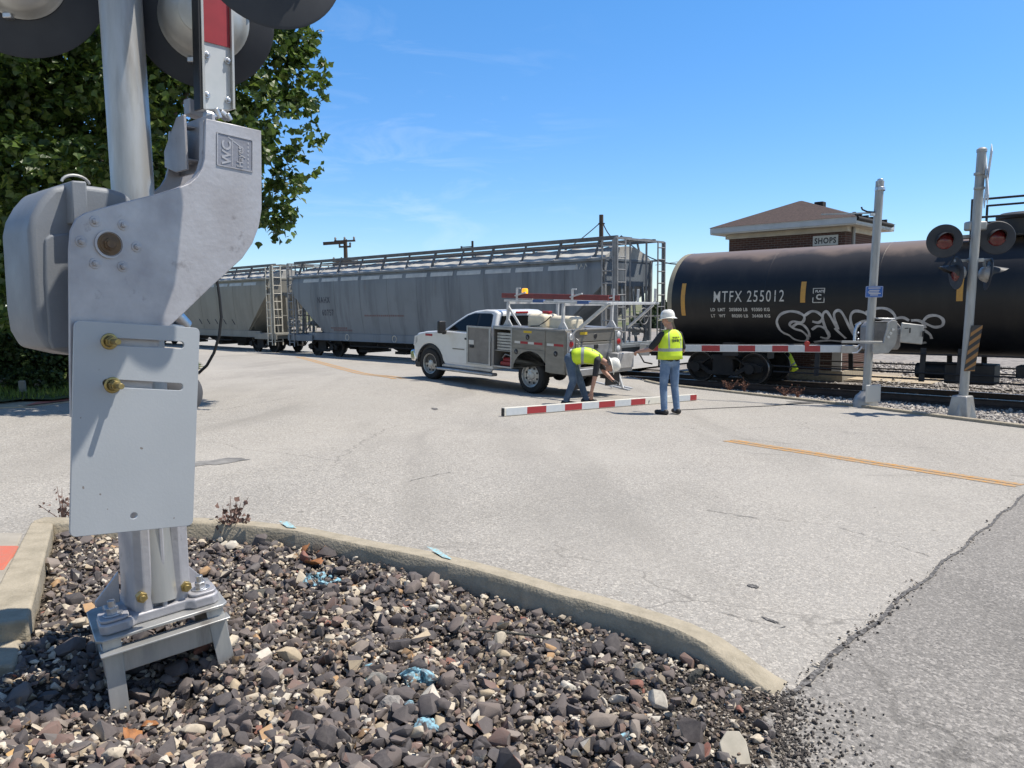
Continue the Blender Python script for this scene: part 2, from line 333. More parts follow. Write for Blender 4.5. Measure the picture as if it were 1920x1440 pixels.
# far ground to the horizon
mb = MB(); R = [60, 120, 300, 900, 2500]; n = 48
for k in range(len(R)):
    pass
vs = [(10, 30, -0.42)]; fs = []
for r in R:
    vs += [(10+r*math.cos(2*math.pi*i/n), 30+r*math.sin(2*math.pi*i/n), -0.42) for i in range(n)]
fs += [(0, 1+i, 1+(i+1) % n) for i in range(n)]
for k in range(len(R)-1): fs += [(1+k*n+i, 1+(k+1)*n+i, 1+(k+1)*n+(i+1) % n, 1+k*n+(i+1) % n) for i in range(n)]
mb.add(vs, fs); tag(mb.build('ground', mFAR, smooth=0), kind='structure')
# road sheet in track coordinates
EDT = [-75, -18, -15.5, -14.0, -12.3, -11.4, -10.6, -7.5, -5.6, -3.6, -2.3, 3, 12, 30]
EDS = [21.2, 21.2, 21.2, 20.8, 19.2, 18.46, 18.2, 17.15, 16.5, 15.5, 14.9, 12.2, 8.5, 4]
def s_edge(t): return np.interp(t, EDT, EDS)
def zb(s, t):                                                      # ballast height
    e = s_edge(t); q = ST(1, 0)
    z0 = 1.10-0.05*np.minimum(e*0.99, 22) - 0.02
    return np.where(s < 24.6, z0 + (-0.17-z0)*np.clip((s-e)/np.maximum(1.0, 20.9-e), 0, 1), -0.17 + 0.12*np.clip((s-24.6)/1.5, 0, 1))
ts = sorted(set([-75, -60, -50, -45] + list(np.arange(-40, 13, 0.6)) + EDT))
rows = []
for t in ts:
    row = []
    e = float(s_edge(t))
    for k in range(31):
        s = -13 + (e+13)*k/30; p = ST(s, t); row.append(Vector((p.x, p.y, float(zg(p.x, p.y)))))
    rows.append(row)
ROADROWS = rows
# paved crossing between and beyond the rails, left of the gates
rows = []
for t in (-75, -60, -45, -30, -16.5):
    rows.append([ST(s, t, (-0.004 if s < 24 else -0.02)) for s in (21.202, 21.80, 24.0, 28, 34)])
strip_sheet('crossing_pavement', rows, mat('crossing_concrete', (0.34, 0.325, 0.3), 0.9, col2=(0.26, 0.25, 0.23), scale=2))
# ballast and yard
rows = []
for t in [-16.4, -15.5, -14, -12.3, -11.4, -10.6, -9, -7.5, -5.6, -3.6, -2.3, 0, 3, 7, 12, 30]:
    e = float(s_edge(t)); ss = [e-0.25, e, e+(20.9-e)*0.4, 20.9, 21.3, 23, 24.4, 25.4]
    rows.append([ST(s, t, float(zb(np.float64(s), t)) - (0.06 if k == 0 else 0)) for k, s in enumerate(ss)])
strip_sheet('ballast', rows, mBALL)
strip_sheet('yard', [[ST(s, t, -0.045-0.001*s) for s in (25.38, 34, 60, 90)] for t in (-16.4, 0, 40)], mYARD)
strip_sheet('yard_road', [[ST(s, t, -0.03-0.001*s) for s in (34, 48, 70)] for t in (-90, -60, -16.45)], mYARD)
# dark asphalt patch and its seam
J0 = Vector((0.98, 2.72, 0)); J1 = Vector((4.62, 6.80, 0)); JD = (J1-J0).normalized()
pts = [J0 + JD*d for d in np.linspace(-6.0, 20, 53)]; jn = Vector((JD.y, -JD.x, 0)); random.seed(3)
rows = [[Vector((p.x, p.y, float(zg(p.x, p.y))+0.004)) for p in pts], [Vector(((p+jn*w).x, (p+jn*w).y, float(zg((p+jn*w).x, (p+jn*w).y))+0.004)) for p in pts for w in (5,)], [Vector(((p+jn*14).x, (p+jn*14).y, float(zg((p+jn*14).x, (p+jn*14).y))+0.004)) for p in pts]]
strip_sheet('side_road', rows, mPATCH)
a, b = [], []
for i in range(240):
    p = J0 + JD*(0.02 + i*0.045); w = 0.022*(0.6+0.6*random.random())*(1.25 if i < 22 else 1.0); c = 0.012*math.sin(i*.31)+random.uniform(-0.005, 0.005)
    for lst, sgn in ((a, -1), (b, 1)):
        q = p + jn*(c + sgn*w/1.0*0.5); lst.append(Vector((q.x, q.y, float(zg(q.x, q.y))+0.008)))
strip_sheet('road_seam', [a, b], mSEAM)
def painted(name, pA, pB, off, width, m, z=0.004, n=40):
    d = (pB-pA); d.z = 0; L_ = d.length; d.normalize(); nrm = Vector((-d.y, d.x, 0)); rows = [[], []]
    for i in range(n+1):
        p = pA + d*(L_*i/n)
        for r, o_ in zip(rows, (off-width/2, off+width/2)):
            q = p + nrm*o_; r.append(Vector((q.x, q.y, float(zg(q.x, q.y))+z)))
    return strip_sheet(name, rows, m)
pa = road_hit(1366, 826); pb = road_hit(1920, 912); pb = pa + (pb-pa)*0.99
pc = road_hit(560, 669); pd = road_hit(748, 710)
for off in (-0.075, 0.075):
    painted('road_marking', pa, pb, off, 0.115, mYEL); painted('road_marking', pc, pd, off*1.5, 0.14, mYEL)
# hairline cracks sealed with dirt, as in the photograph
def crack(px, w=0.012, seed=1):
    random.seed(seed); pts = []; q = [road_hit(*p) for p in px]
    for i in range(len(q)-1):
        k = max(3, int((q[i+1]-q[i]).length/0.06))
        for j in range(k): pts.append(q[i].lerp(q[i+1], j/k) + Vector((random.uniform(-.018, .018), random.uniform(-.018, .018), 0)))
    rows = [[], []]
    for i, p in enumerate(pts):
        d = (pts[min(i+1, len(pts)-1)]-pts[max(0, i-1)]); d.z = 0; d.normalize(); nn = Vector((-d.y, d.x, 0)); ww = w*max(0.03, random.gauss(.32, .34)+.3*math.sin(i*.22+seed))
        for r, s_ in zip(rows, (-1, 1)): v = p + nn*s_*ww/2; r.append(Vector((v.x, v.y, float(zg(v.x, v.y))+0.0045)))
    strip_sheet('road_crack', rows, mSEAM)
crack([(1330, 958), (1420, 972), (1560, 984), (1640, 1010), (1760, 1050)], 0.012, 1)
crack([(1280, 800), (1400, 824), (1480, 832), (1700, 838), (1900, 848)], 0.012, 2)
crack([(1330, 806), (1500, 800), (1700, 822), (1920, 852)], 0.008, 5)
crack([(1350, 1148), (1400, 1160), (1440, 1174), (1490, 1180)], 0.03, 3)
crack([(480, 884), (560, 882), (640, 886)], 0.01, 4)
crack([(760, 905), (800, 895), (850, 884)], 0.01, 6)
crack([(310, 790), (420, 768), (560, 742)], 0.012, 7)
def smear(px, seed, m):                                            # irregular oil stain lying on the road
    random.seed(seed); c = road_hit(*px[0]); a_ = road_hit(*px[1]) - c; b_ = road_hit(*px[2]) - c; vs = []
    for i in range(28): t = 2*math.pi*i/28; k = random.uniform(0.75, 1.1); q = c + (a_*math.cos(t) + b_*math.sin(t))*k; vs.append(Vector((q.x, q.y, float(zg(q.x, q.y))+0.0042)))
    mb = MB(); mb.add(vs, [tuple(range(28))]); o = mb.build('oil_stain', m, smooth=0)
    if o.data.polygons[0].normal.z < 0: o.data.flip_normals()
    tag(o, kind='structure')
mSTAIN = mat('oil_stain', (0.13, 0.125, 0.118), 0.85, col2=(0.24, 0.23, 0.215), scale=6, lo=0.4, hi=0.65)
smear([(410, 866), (470, 860), (405, 872)], 1, mSTAIN); smear([(1445, 1164), (1462, 1170), (1444, 1166)], 2, mSEAM); smear([(1412, 1100), (1424, 1103), (1410, 1103)], 3, mSEAM); smear([(815, 767), (822, 768), (814, 769)], 4, mSEAM)
# ------------------------------------------------------------------ kerbs and island
kin = [(60, 978, .14), (120, 979, .14), (240, 979, .14), (363, 979, .14), (460, 986, .14), (553, 997, .14), (673, 1023, .14), (760, 1039, .14), (840, 1057, .14), (915, 1077, .14), (980, 1096, .14), (1046, 1117, .14), (1100, 1130, .14), (1155, 1146, .137), (1210, 1163, .134), (1265, 1182, .127), (1312, 1206, .112), (1356, 1236, .088), (1400, 1266, .056), (1436, 1291, .024), (1456, 1306, .004)]
KI = [road_hit(x, y, h) for x, y, h in kin]; KH = [k[2] for k in kin]
def kerb_mesh(inner, hs, width, name, label):
    mb = MB(); N_ = len(inner); rows = []
    for i, p in enumerate(inner):
        d = inner[min(i+1, N_-1)] - inner[max(0, i-1)]; d.z = 0; d.normalize(); o_ = Vector((-d.y, d.x, 0))
        if o_.y < 0 and i < 12: o_ = -o_
        w = width; h = max(0.006, hs[i]); q = p + o_*w; zi = float(zg(p.x, p.y)); zo = float(zg(q.x, q.y)); c = min(0.018, h*0.4)
        rows.append([Vector((p.x, p.y, zi-0.12)), Vector((p.x, p.y, zi+h-c)), Vector((p.x, p.y, zi+h)) + o_*c, Vector((q.x, q.y, zo+h-0.004)) - o_*c*1.4, Vector((q.x, q.y, zo+h-c*1.5)), Vector((q.x, q.y, zo-0.12))])
    k = 6
    vs = [v for r in rows for v in r]; fs = [(i*k+j, (i+1)*k+j, (i+1)*k+j+1, i*k+j+1) for i in range(N_-1) for j in range(k-1)] + [tuple(range(k)), tuple((N_-1)*k+j for j in range(k-1, -1, -1))]
    mb.add(vs, fs); o = mb.build(name, mCONC, smooth=50); bm = bmesh.new(); bm.from_mesh(o.data); bmesh.ops.recalc_face_normals(bm, faces=bm.faces); bm.to_mesh(o.data); bm.free()
    return tag(o, kind='structure')
kerb_mesh(KI, KH, 0.16, 'kerb', '')
lq = [road_hit(x, y, .13) for x, y in ((57, 979), (100, 979), (53, 1161), (-45, 1175))]
mb = MB()
def slab(quad, h0, h1, name, m):
    mb = MB(); lo = [Vector((p.x, p.y, float(zg(p.x, p.y))+h0)) for p in quad]; hi = [Vector((p.x, p.y, float(zg(p.x, p.y))+h1)) for p in quad]
    mb.add(lo+hi, [(0, 1, 2, 3), (7, 6, 5, 4)] + [(i, 4+i, 4+(i+1) % 4, (i+1) % 4) for i in range(4)])
    o = mb.build(name, m, bevel=0.012); bm = bmesh.new(); bm.from_mesh(o.data); bmesh.ops.recalc_face_normals(bm, faces=bm.faces); bm.to_mesh(o.data); bm.free(); return tag(o, kind='structure')
slab(lq, -0.1, 0.13, 'kerb', mCONC)
lq2 = [road_hit(x, y, .05) for x, y in ((-60, 1196), (41, 1197), (27, 1246), (-75, 1256))]
slab(lq2, -0.1, 0.05, 'kerb', mCONC)
mTACT = mat('tactile_paving', (0.5, 0.13, 0.085), 0.85, col2=(0.4, 0.16, 0.12), scale=14, bump=0.2, bscale=90)
tq = [road_hit(x, y) for x, y in ((-140, 1026), (37, 1026), (8, 1071), (-190, 1073))]
slab(tq, -0.02, 0.012, 'paving', mTACT)
# domes of the tactile paving belong to its mesh
sq = [road_hit(x, y) for x, y in ((-260, 1000), (43, 1000), (-20, 1160), (-420, 1170))]
slab(sq, -0.03, 0.006, 'pavement', mat('pavement_concrete', (0.36, 0.33, 0.28), 0.9, col2=(0.28, 0.255, 0.215), scale=5, bump=0.2, bscale=60))
# island outline (for soil and stones)
ISL = [(p.x, p.y) for p in KI] + [(lambda q: (q.x, q.y))(road_hit(x, y)) for x, y in ((1452, 1318), (1432, 1350), (1452, 1400), (1436, 1450), (1450, 1560))] + [(0.62, 0.2), (-3.4, 0.2), (-2.2, 1.9)]
ISL += [(lq2[2].x, lq2[2].y), (lq2[1].x, lq2[1].y), (lq[2].x, lq[2].y), (lq[1].x, lq[1].y)]
ISLn = np.array(ISL)
def inside(poly, X, Y):
    r = np.zeros(X.shape, bool); n_ = len(poly); j = n_-1
    for i in range(n_):
        xi, yi = poly[i]; xj, yj = poly[j]
        c = ((yi > Y) != (yj > Y)) & (X < (xj-xi)*(Y-yi)/(yj-yi+1e-12)+xi); r ^= c; j = i
    return r
mb = MB()                                                          # road sheet, cut out where the island lies
for i in range(len(ROADROWS)-1):
    for j in range(30):
        a, b, c, d = ROADROWS[i][j], ROADROWS[i][j+1], ROADROWS[i+1][j+1], ROADROWS[i+1][j]; cx = (a.x+c.x)/2; cy = (a.y+c.y)/2
        if not (-5 < cx < 3 and -1 < cy < 6.5): mb.add([a, b, c, d], [(3, 2, 1, 0)]); continue
        K = 26; vs = []; fs = []
        for p in range(K+1):
            for q in range(K+1): v = a.lerp(b, q/K).lerp(d.lerp(c, q/K), p/K); vs.append(v)
        CX = np.array([[(vs[p*(K+1)+q].x+vs[(p+1)*(K+1)+q+1].x)/2 for q in range(K)] for p in range(K)]); CY = np.array([[(vs[p*(K+1)+q].y+vs[(p+1)*(K+1)+q+1].y)/2 for q in range(K)] for p in range(K)]); ins = inside(ISL, CX, CY)
        for p in range(K):
            for q in range(K):
                if not ins[p, q]: k = p*(K+1)+q; fs.append((k+K+1, k+K+2, k+1, k))
        used = sorted({x for f in fs for x in f}); mp_ = {x: n_ for n_, x in enumerate(used)}
        if fs: mb.add([vs[x] for x in used], [tuple(mp_[x] for x in f) for f in fs])
rd = mb.build('road', mROAD, smooth=0); bm = bmesh.new(); bm.from_mesh(rd.data); bmesh.ops.remove_doubles(bm, verts=bm.verts, dist=.0004)
for f in bm.faces:
    if f.normal.z < 0: f.normal_flip()
    f.smooth = True
bm.to_mesh(rd.data); bm.free(); tag(rd, kind='structure')
def lump(X, Y): return 0.018*np.sin(X*5.1+1)*np.cos(Y*4.3) + 0.012*np.sin(X*11+Y*7)+0.008*np.cos(Y*17-X*9)
POLE = Vector((-1.40, 2.90, 0))
def grit(X, Y):                                                    # 1 where fine dark grit lies instead of coarse stone (kerb end, right)
    return 1/(1+np.exp(-((X-0.28)*4.2 + (2.75-Y)*0.3)))
def zi(X, Y): return np.maximum(zg(X, Y) + 0.007, zg(X, Y) + 0.028 + lump(X, Y)*(1-0.6*grit(X, Y)) - 0.016*grit(X, Y) ) - 0.11*np.exp(-(((X+1.37)**2+(Y-2.60)**2)/0.11)**1.5)
grid_sheet('island_soil', -3.4, 1.5, 0.2, 4.8, 0.035, zi, mSOIL, keep=lambda X, Y: inside(ISL, X, Y))
# ------------------------------------------------------------------ stones
def rock_shapes(k, sub, cuts, flat=(0.45, 0.8)):                    # broken stone: convex hulls of random points, edges a little worn
    out_ = []
    for i in range(k):
        n_ = rng.integers(13, 20) if sub < 3 else 26; p = rng.normal(size=(n_, 3)); p /= np.linalg.norm(p, axis=1)[:, None]; p *= rng.uniform(0.8, 1.06, (n_, 1))
        p *= np.array([rng.uniform(0.9, 1.3), rng.uniform(0.65, 1.0), rng.uniform(*flat)]); p[:, 0] += 0.35*rng.normal()*p[:, 2]
        bm = bmesh.new(); [bm.verts.new(v) for v in p]; bmesh.ops.convex_hull(bm, input=bm.verts); bmesh.ops.delete(bm, geom=[v for v in bm.verts if not v.link_faces], context='VERTS')
        if sub > 1:
            bmesh.ops.bevel(bm, geom=bm.edges[:], offset=0.05, segments=1, affect='EDGES', profile=.5, clamp_overlap=True)
        bmesh.ops.triangulate(bm, faces=bm.faces); bm.verts.index_update()
        V = np.array([v.co[:] for v in bm.verts]); V = V*(1+0.02*rng.normal(size=(len(V), 1))); lim = np.abs(p).max(0)*1.05; V = np.clip(V, -lim, lim); out_.append((V, np.array([[v.index for v in f.verts] for f in bm.faces]))); bm.free()
    return out_
def scatter(name, pos, size, shapes, mats, mi=None, tilt=0.5, kind='stuff', label=None, sm=0):
    n_ = len(pos); VV = []; FF = []; MI = []; o = 0; sh = rng.integers(0, len(shapes), n_); yaw = rng.uniform(0, 6.283, n_); tx = rng.normal(0, tilt, n_); ty = rng.normal(0, tilt, n_)
    for k, (V, F) in enumerate(shapes):
        ix = np.where(sh == k)[0]
        if not len(ix): continue
        ca, sa = np.cos(yaw[ix]), np.sin(yaw[ix]); cx, sx = np.cos(tx[ix]), np.sin(tx[ix]); cy, sy = np.cos(ty[ix]), np.sin(ty[ix])
        Z0 = np.zeros_like(ca); O1 = np.ones_like(ca)
        Rz = np.stack([ca, -sa, Z0, sa, ca, Z0, Z0, Z0, O1], -1).reshape(-1, 3, 3); Rx = np.stack([O1, Z0, Z0, Z0, cx, -sx, Z0, sx, cx], -1).reshape(-1, 3, 3); Ry = np.stack([cy, Z0, sy, Z0, O1, Z0, -sy, Z0, cy], -1).reshape(-1, 3, 3)
        Rm = Rz @ Rx @ Ry; W_ = np.einsum('nij,vj->nvi', Rm, V)*size[ix][:, None, None] + pos[ix][:, None, :]
        FF.append((F[None] + (o + np.arange(len(ix))*len(V))[:, None, None]).reshape(-1, 3)); VV.append(W_.reshape(-1, 3)); o += len(ix)*len(V)
        if mi is not None: MI.append(np.repeat(mi[ix], len(F)))
    ob = np_mesh(name, np.concatenate(VV), np.concatenate(FF), mats, np.concatenate(MI) if mi is not None else None, smooth=sm)
    return tag(ob, label, kind=kind)
def stone_mat(name, stops, c2=(0.5, 0.5, 0.5)):
    return mat(name, (0.1, 0.1, 0.1), 0.82, island=('C', stops), spec=0.3, bump=0.1, bscale=260, extra=lambda t, l, v, c: mixc(t, l, noise_fac(t, l, v, 70, 0.4, 0.75, 4), c, c2, 0.34))
DK = [(0.0, (0.06, 0.053, 0.054)), (0.10, (0.105, 0.09, 0.087)), (0.22, (0.078, 0.07, 0.07)), (0.34, (0.14, 0.115, 0.105)), (0.44, (0.09, 0.079, 0.078)), (0.54, (0.12, 0.102, 0.096)), (0.63, (0.17, 0.138, 0.122)), (0.70, (0.18, 0.12, 0.1)), (0.75, (0.135, 0.12, 0.113)), (0.79, (0.24, 0.2, 0.17)), (0.835, (0.42, 0.34, 0.235)), (0.885, (0.5, 0.43, 0.33)), (0.945, (0.55, 0.5, 0.42)), (0.98, (0.4, 0.25, 0.13)), (0.991, (0.25, 0.11, 0.08))]
mSTONE = stone_mat('dark_stone', DK, (0.16, 0.14, 0.13))
mCHIP = stone_mat('pale_chips', [(0.0, (0.07, 0.06, 0.058)), (0.3, (0.12, 0.095, 0.08)), (0.42, (0.32, 0.26, 0.19)), (0.6, (0.45, 0.38, 0.29)), (0.75, (0.55, 0.49, 0.4)), (0.88, (0.2, 0.14, 0.1))], (0.3, 0.25, 0.2))
mGRIT = stone_mat('dark_grit', [(0.0, (0.03, 0.027, 0.025)), (0.35, (0.07, 0.06, 0.053)), (0.62, (0.13, 0.11, 0.095)), (0.8, (0.3, 0.26, 0.21)), (0.93, (0.48, 0.43, 0.36))], (0.2, 0.18, 0.16))
mBLUE = mat('blue_paint', (0.24, 0.46, 0.55), 0.75, col2=(0.09, 0.085, 0.09), scale=38, lo=0.42, hi=0.6)
big = rock_shapes(18, 2, 8, (0.55, 0.9)); small = rock_shapes(8, 1, 6)
def pts_in(n_, box=(-3.3, 1.3, 0.25, 4.75)):
    X = rng.uniform(box[0], box[1], n_); Y = rng.uniform(box[2], box[3], n_); k = inside(ISL, X, Y); return X[k], Y[k]
def off_wall(X, Y, r):                                             # keep stones clear of kerb faces
    K = np.array([(p.x, p.y) for p in KI] + [(lq[1].x, lq[1].y), (lq[2].x, lq[2].y)]); A = np.concatenate([K[:-3], [K[-2]]]); B = np.concatenate([K[1:-2], [K[-1]]]); m = np.full(X.shape, 9.0)
    for a_, b_ in zip(A, B):
        d = b_-a_; t = np.clip(((X-a_[0])*d[0]+(Y-a_[1])*d[1])/(d@d+1e-9), 0, 1); m = np.minimum(m, np.hypot(X-a_[0]-t*d[0], Y-a_[1]-t*d[1]))
    return m > r
X, Y = pts_in(34000); g = grit(X, Y); k = (rng.random(len(X)) > 0.93*g) & off_wall(X, Y, 0.028); X, Y = X[k], Y[k]
sz = 0.0198*np.exp(rng.normal(0, 0.42, len(X)))*(0.85+0.2*np.clip(3.2-Y, 0, 1)); sz = np.clip(sz, 0.009, 0.056)
pos = np.stack([X, Y, zi(X, Y)+sz*rng.uniform(0.1, 0.9, len(X))], -1)
bl = [(600, 1082, .10), (588, 1090, .05), (775, 1276, .05), (790, 1272, .05), (768, 1330, .025), (800, 1365, .03), (680, 1245, .025), (602, 1200, .03), (690, 1262, .02), (1180, 1377, .03), (820, 1310, .02), (1100, 1362, .02)]
blue = np.zeros(len(X), bool)
for px_, py_, r_ in bl: q = road_hit(px_, py_, 0.05); blue |= (np.hypot(X-q.x, Y-q.y) < r_*0.95) & (rng.random(len(X)) < 0.8)
tag(scatter('ballast_gravel', pos, sz, big, [mSTONE, mBLUE], blue.astype(int), sm=32), 'dark purple grey crushed stones with pale ones between, filling the kerbed island')
X, Y = pts_in(60000); g = grit(X, Y); cl = (np.sin(X*3.7+0.5)*np.cos(Y*4.9+1)+0.3*np.sin(X*9)) ; k = (rng.random(len(X)) < 0.26+0.6*np.clip(cl, 0, 1)) & off_wall(X, Y, 0.012) & (rng.random(len(X)) > 0.6*g); X, Y = X[k], Y[k]
sz = np.clip(0.0095*np.exp(rng.normal(0, 0.4, len(X))), 0.004, 0.02); pos = np.stack([X, Y, zi(X, Y)+sz*0.5+rng.uniform(0.0, 0.03, len(X))], -1)
tag(scatter('pale_chippings', pos, sz, small, mCHIP), 'small pale stone chips between the dark gravel')
X, Y = pts_in(52000, (-0.6, 1.32, 0.9, 3.6)); g = grit(X, Y); k = (rng.random(len(X)) < g) & off_wall(X, Y, 0.006); X, Y = X[k], Y[k]
Z = zi(X, Y)
# grit spilled over the edge onto the asphalt and along the joint
n2 = 3000; t2 = rng.random(n2); ex = np.abs(rng.exponential(.075, n2)); bx0, by0 = np.array([(1.02, 2.80), (0.80, 2.02), (0.62, 1.2)]).T; fx = np.interp(t2, [0, .55, 1], bx0)+ex*.9-.04; fy = np.interp(t2, [0, .55, 1], by0)-ex*.25+rng.normal(0, .02, n2)
n3 = 260; d3 = rng.exponential(1.1, n3); o3 = rng.normal(0, .022, n3)*(1+.6*np.exp(-d3)); jx = J0.x+JD.x*d3+jn.x*o3; jy = J0.y+JD.y*d3+jn.y*o3
X2 = np.concatenate([fx, jx]); Y2 = np.concatenate([fy, jy]); X = np.concatenate([X, X2]); Y = np.concatenate([Y, Y2]); Z = np.concatenate([Z, zg(X2, Y2)+.005])
sz = np.clip(0.0052*np.exp(rng.normal(0, 0.4, len(X))), 0.0025, 0.014); pos = np.stack([X, Y, Z+sz*0.4], -1)
tag(scatter('dark_grit', pos, sz, rock_shapes(5, 1, 5), mGRIT), 'fine dark grit spilling past the low end of the kerb')
# ballast along the track
mBST = stone_mat('ballast_stone', [(0, (0.30, 0.275, 0.25)), (0.2, (0.4, 0.365, 0.33)), (0.4, (0.24, 0.22, 0.205)), (0.55, (0.46, 0.42, 0.37)), (0.72, (0.17, 0.155, 0.15)), (0.85, (0.52, 0.48, 0.43))], (0.4, 0.36, 0.32))
T = rng.uniform(-15.8, 2.5, 9000); e = s_edge(T); S = e + 0.05 + (21.3-e)*rng.random(9000)**1.1
T2 = rng.uniform(-15, 4, 15000); S2 = 23.6 + 10.5*rng.random(15000)**1.35
T3 = rng.uniform(-15, 4, 2500); S3 = rng.uniform(21.95, 23.3, 2500)
TT = np.concatenate([T, T2, T3]); SS = np.concatenate([S, S2, S3]); inb = (SS > 24.9) & (SS < 29) & (TT > -15) & (TT < -8.0); TT, SS = TT[~inb], SS[~inb]
sz = np.clip(0.042*np.exp(rng.normal(0, 0.3, len(TT))), 0.02, 0.08)*(0.8+0.4*np.clip((SS-23)/5, 0, 1))
zz = np.where(SS < 25.3, zb(SS, TT), -0.06-0.001*SS)
pos = np.stack([NN.x*SS+E2.x*TT, NN.y*SS+E2.y*TT, zz+sz*0.35], -1)
tag(scatter('track_ballast', pos, sz, rock_shapes(10, 1, 7, (0.6, 0.9)), mBST), 'pale grey crushed rock ballast beside and under the train')
# single pieces one can point to
def rock(name, px, py, size, m, label, cat='stone', dz=0.05, flat=(0.4, 0.6), seed=1, rot=0.0):
    global rng
    keep = rng; rng = np.random.default_rng(seed); V, F = rock_shapes(1, 3, 12, flat)[0]; rng = keep
    q = road_hit(px, py, dz); ob = np_mesh(name, V*size, F, m, smooth=25); ob.location = (q.x, q.y, float(zi(q.x, q.y))+size*0.3); ob.rotation_euler = (0.15, -0.1, rot); return tag(ob, label, cat)
mGREYR = mat('grey_rock', (0.2, 0.185, 0.17), 0.85, col2=(0.3, 0.28, 0.26), scale=30, bump=0.5, bscale=60)
mDKR = mat('moss_rock', (0.05, 0.048, 0.04), 0.85, col2=(0.09, 0.085, 0.07), scale=30, bump=0.5, bscale=60)
rock('stone', 732, 1318, 0.062, mGREYR, 'large rough pale grey stone in the middle of the dark gravel', seed=4)
rock('stone', 487, 1108, 0.075, mDKR, 'broad flat dark greenish stone right of the gate base', seed=5, flat=(0.3, 0.4))
rock('stone', 38, 1398, 0.042, mat('amber_rock', (0.5, 0.3, 0.11), 0.7, col2=(0.6, 0.45, 0.28), scale=20), 'amber coloured stone at the lower left corner of the gravel', seed=6)
rock('stone', 1298, 1262, 0.034, mDKR, 'dark upright stone against the low end of the kerb', seed=8, flat=(1.4, 1.6))
rock('stone', 1060, 1279, 0.026, mat('cream_rock', (0.6, 0.55, 0.46), 0.7), 'cream white stone in the fine gravel near the kerb end', seed=9)
rock('stone', 1378, 1285, 0.03, mGREYR, 'small square grey stone touching the kerb end', seed=12)
# flat shard of concrete
q = road_hit(1378, 1412, 0.03); mb = MB(); mb.prism([(-.05, -.045), (.035, -.05), (.042, .02), (.03, .055), (-.01, .062), (-.045, .03)], (Vector((q.x, q.y, float(zi(q.x, q.y))+0.02)), Vector((1, .1, 0.1)).normalized(), Vector((-.1, .8, .6)).normalized(), Vector((0, -.6, .8))), 0, 0.014)
tag(mb.build('concrete_shard', mat('pale_shard', (0.42, 0.38, 0.31), 0.85, col2=(0.34, 0.31, 0.25), scale=25), bevel=0.003), 'pale flat concrete shard standing in the dark grit at the bottom edge', 'rubble')
# dry leaves
mDRY = mat('dry_leaf', (0.36, 0.15, 0.05), 0.7, col2=(0.2, 0.09, 0.04), scale=40)
def leaf(px, py, size, lab, seed, m=None, dz=0.06):
    random.seed(seed); q = road_hit(px, py, dz); mb = MB(); vs = []; n_ = 9
    for i in range(n_):
        u = i/(n_-1); w = math.sin(math.pi*u)**0.7*0.42*random.uniform(0.8, 1.15)
        c = 0.35*math.sin(u*3.2+seed)
        vs += [Vector((-w, u-.5, 0.35*w*2+c*0.4)), Vector((0, u-.5, c*0.4)), Vector((w, u-.5, 0.3*w*2+c*.4))]
    mb.add([v*size for v in vs], [(i*3+j, i*3+j+1, (i+1)*3+j+1, (i+1)*3+j) for i in range(n_-1) for j in (0, 1)])
    o = mb.build('dry_leaf', m or mDRY, smooth=60); o.location = (q.x, q.y, float(zi(q.x, q.y))+0.035); o.rotation_euler = (random.uniform(-.6, .6), random.uniform(-.6, .6), random.uniform(0, 6)); s_ = o.modifiers.new('solid', 'SOLIDIFY'); s_.thickness = 0.001
    return tag(o, lab, 'leaf')
leaf(577, 1040, 0.085, 'curled orange dry leaf on dark stones, leftmost of the three by the kerb', 1, dz=0.04)
leaf(588, 1062, 0.12, 'crumpled brown dry leaf below the curled orange one', 2, dz=0.04)
leaf(604, 1042, 0.075, 'curled orange dry leaf touching the kerb face, rightmost of the three', 3, dz=0.04)
leaf(278, 1318, 0.06, 'small brown dry leaf under the front beam of the gate base', 4, dz=0.03)
leaf(240, 1345, 0.075, 'reddish dry leaf lying at the foot of the front gate leg', 5, dz=0.03)
# twig on the gravel
q = [road_hit(x, y, 0.06) for x, y in ((880, 1186), (940, 1192), (1000, 1198), (1068, 1213))]; mb = MB(); mb.tube([v + Vector((0, 0, .015)) for v in q], [0.004, 0.006, 0.006, 0.003])
tag(mb.build('twig', mDKR), 'thin dark twig lying on the gravel parallel to the kerb', 'twig')
# blue survey paint on the kerb and the road
for px4, dzz in (([(523, 977), (541, 978), (556, 990), (538, 989)], .1437), ([(800, 1025), (818, 1028), (848, 1049), (830, 1045)], .1437)):
    mb = MB(); mb.add([road_hit(x, y, dzz) + Vector((0, 0, 0.001)) for x, y in px4], [(0, 1, 2, 3)]); o = mb.build('kerb_paint', mat('survey_paint', (0.25, 0.5, 0.58), 0.8, col2=(0.33, 0.33, 0.28), scale=60, lo=0.4, hi=0.6), smooth=0)
    if o.data.polygons[0].normal.z < 0: o.data.flip_normals()
    tag(o, kind='structure')
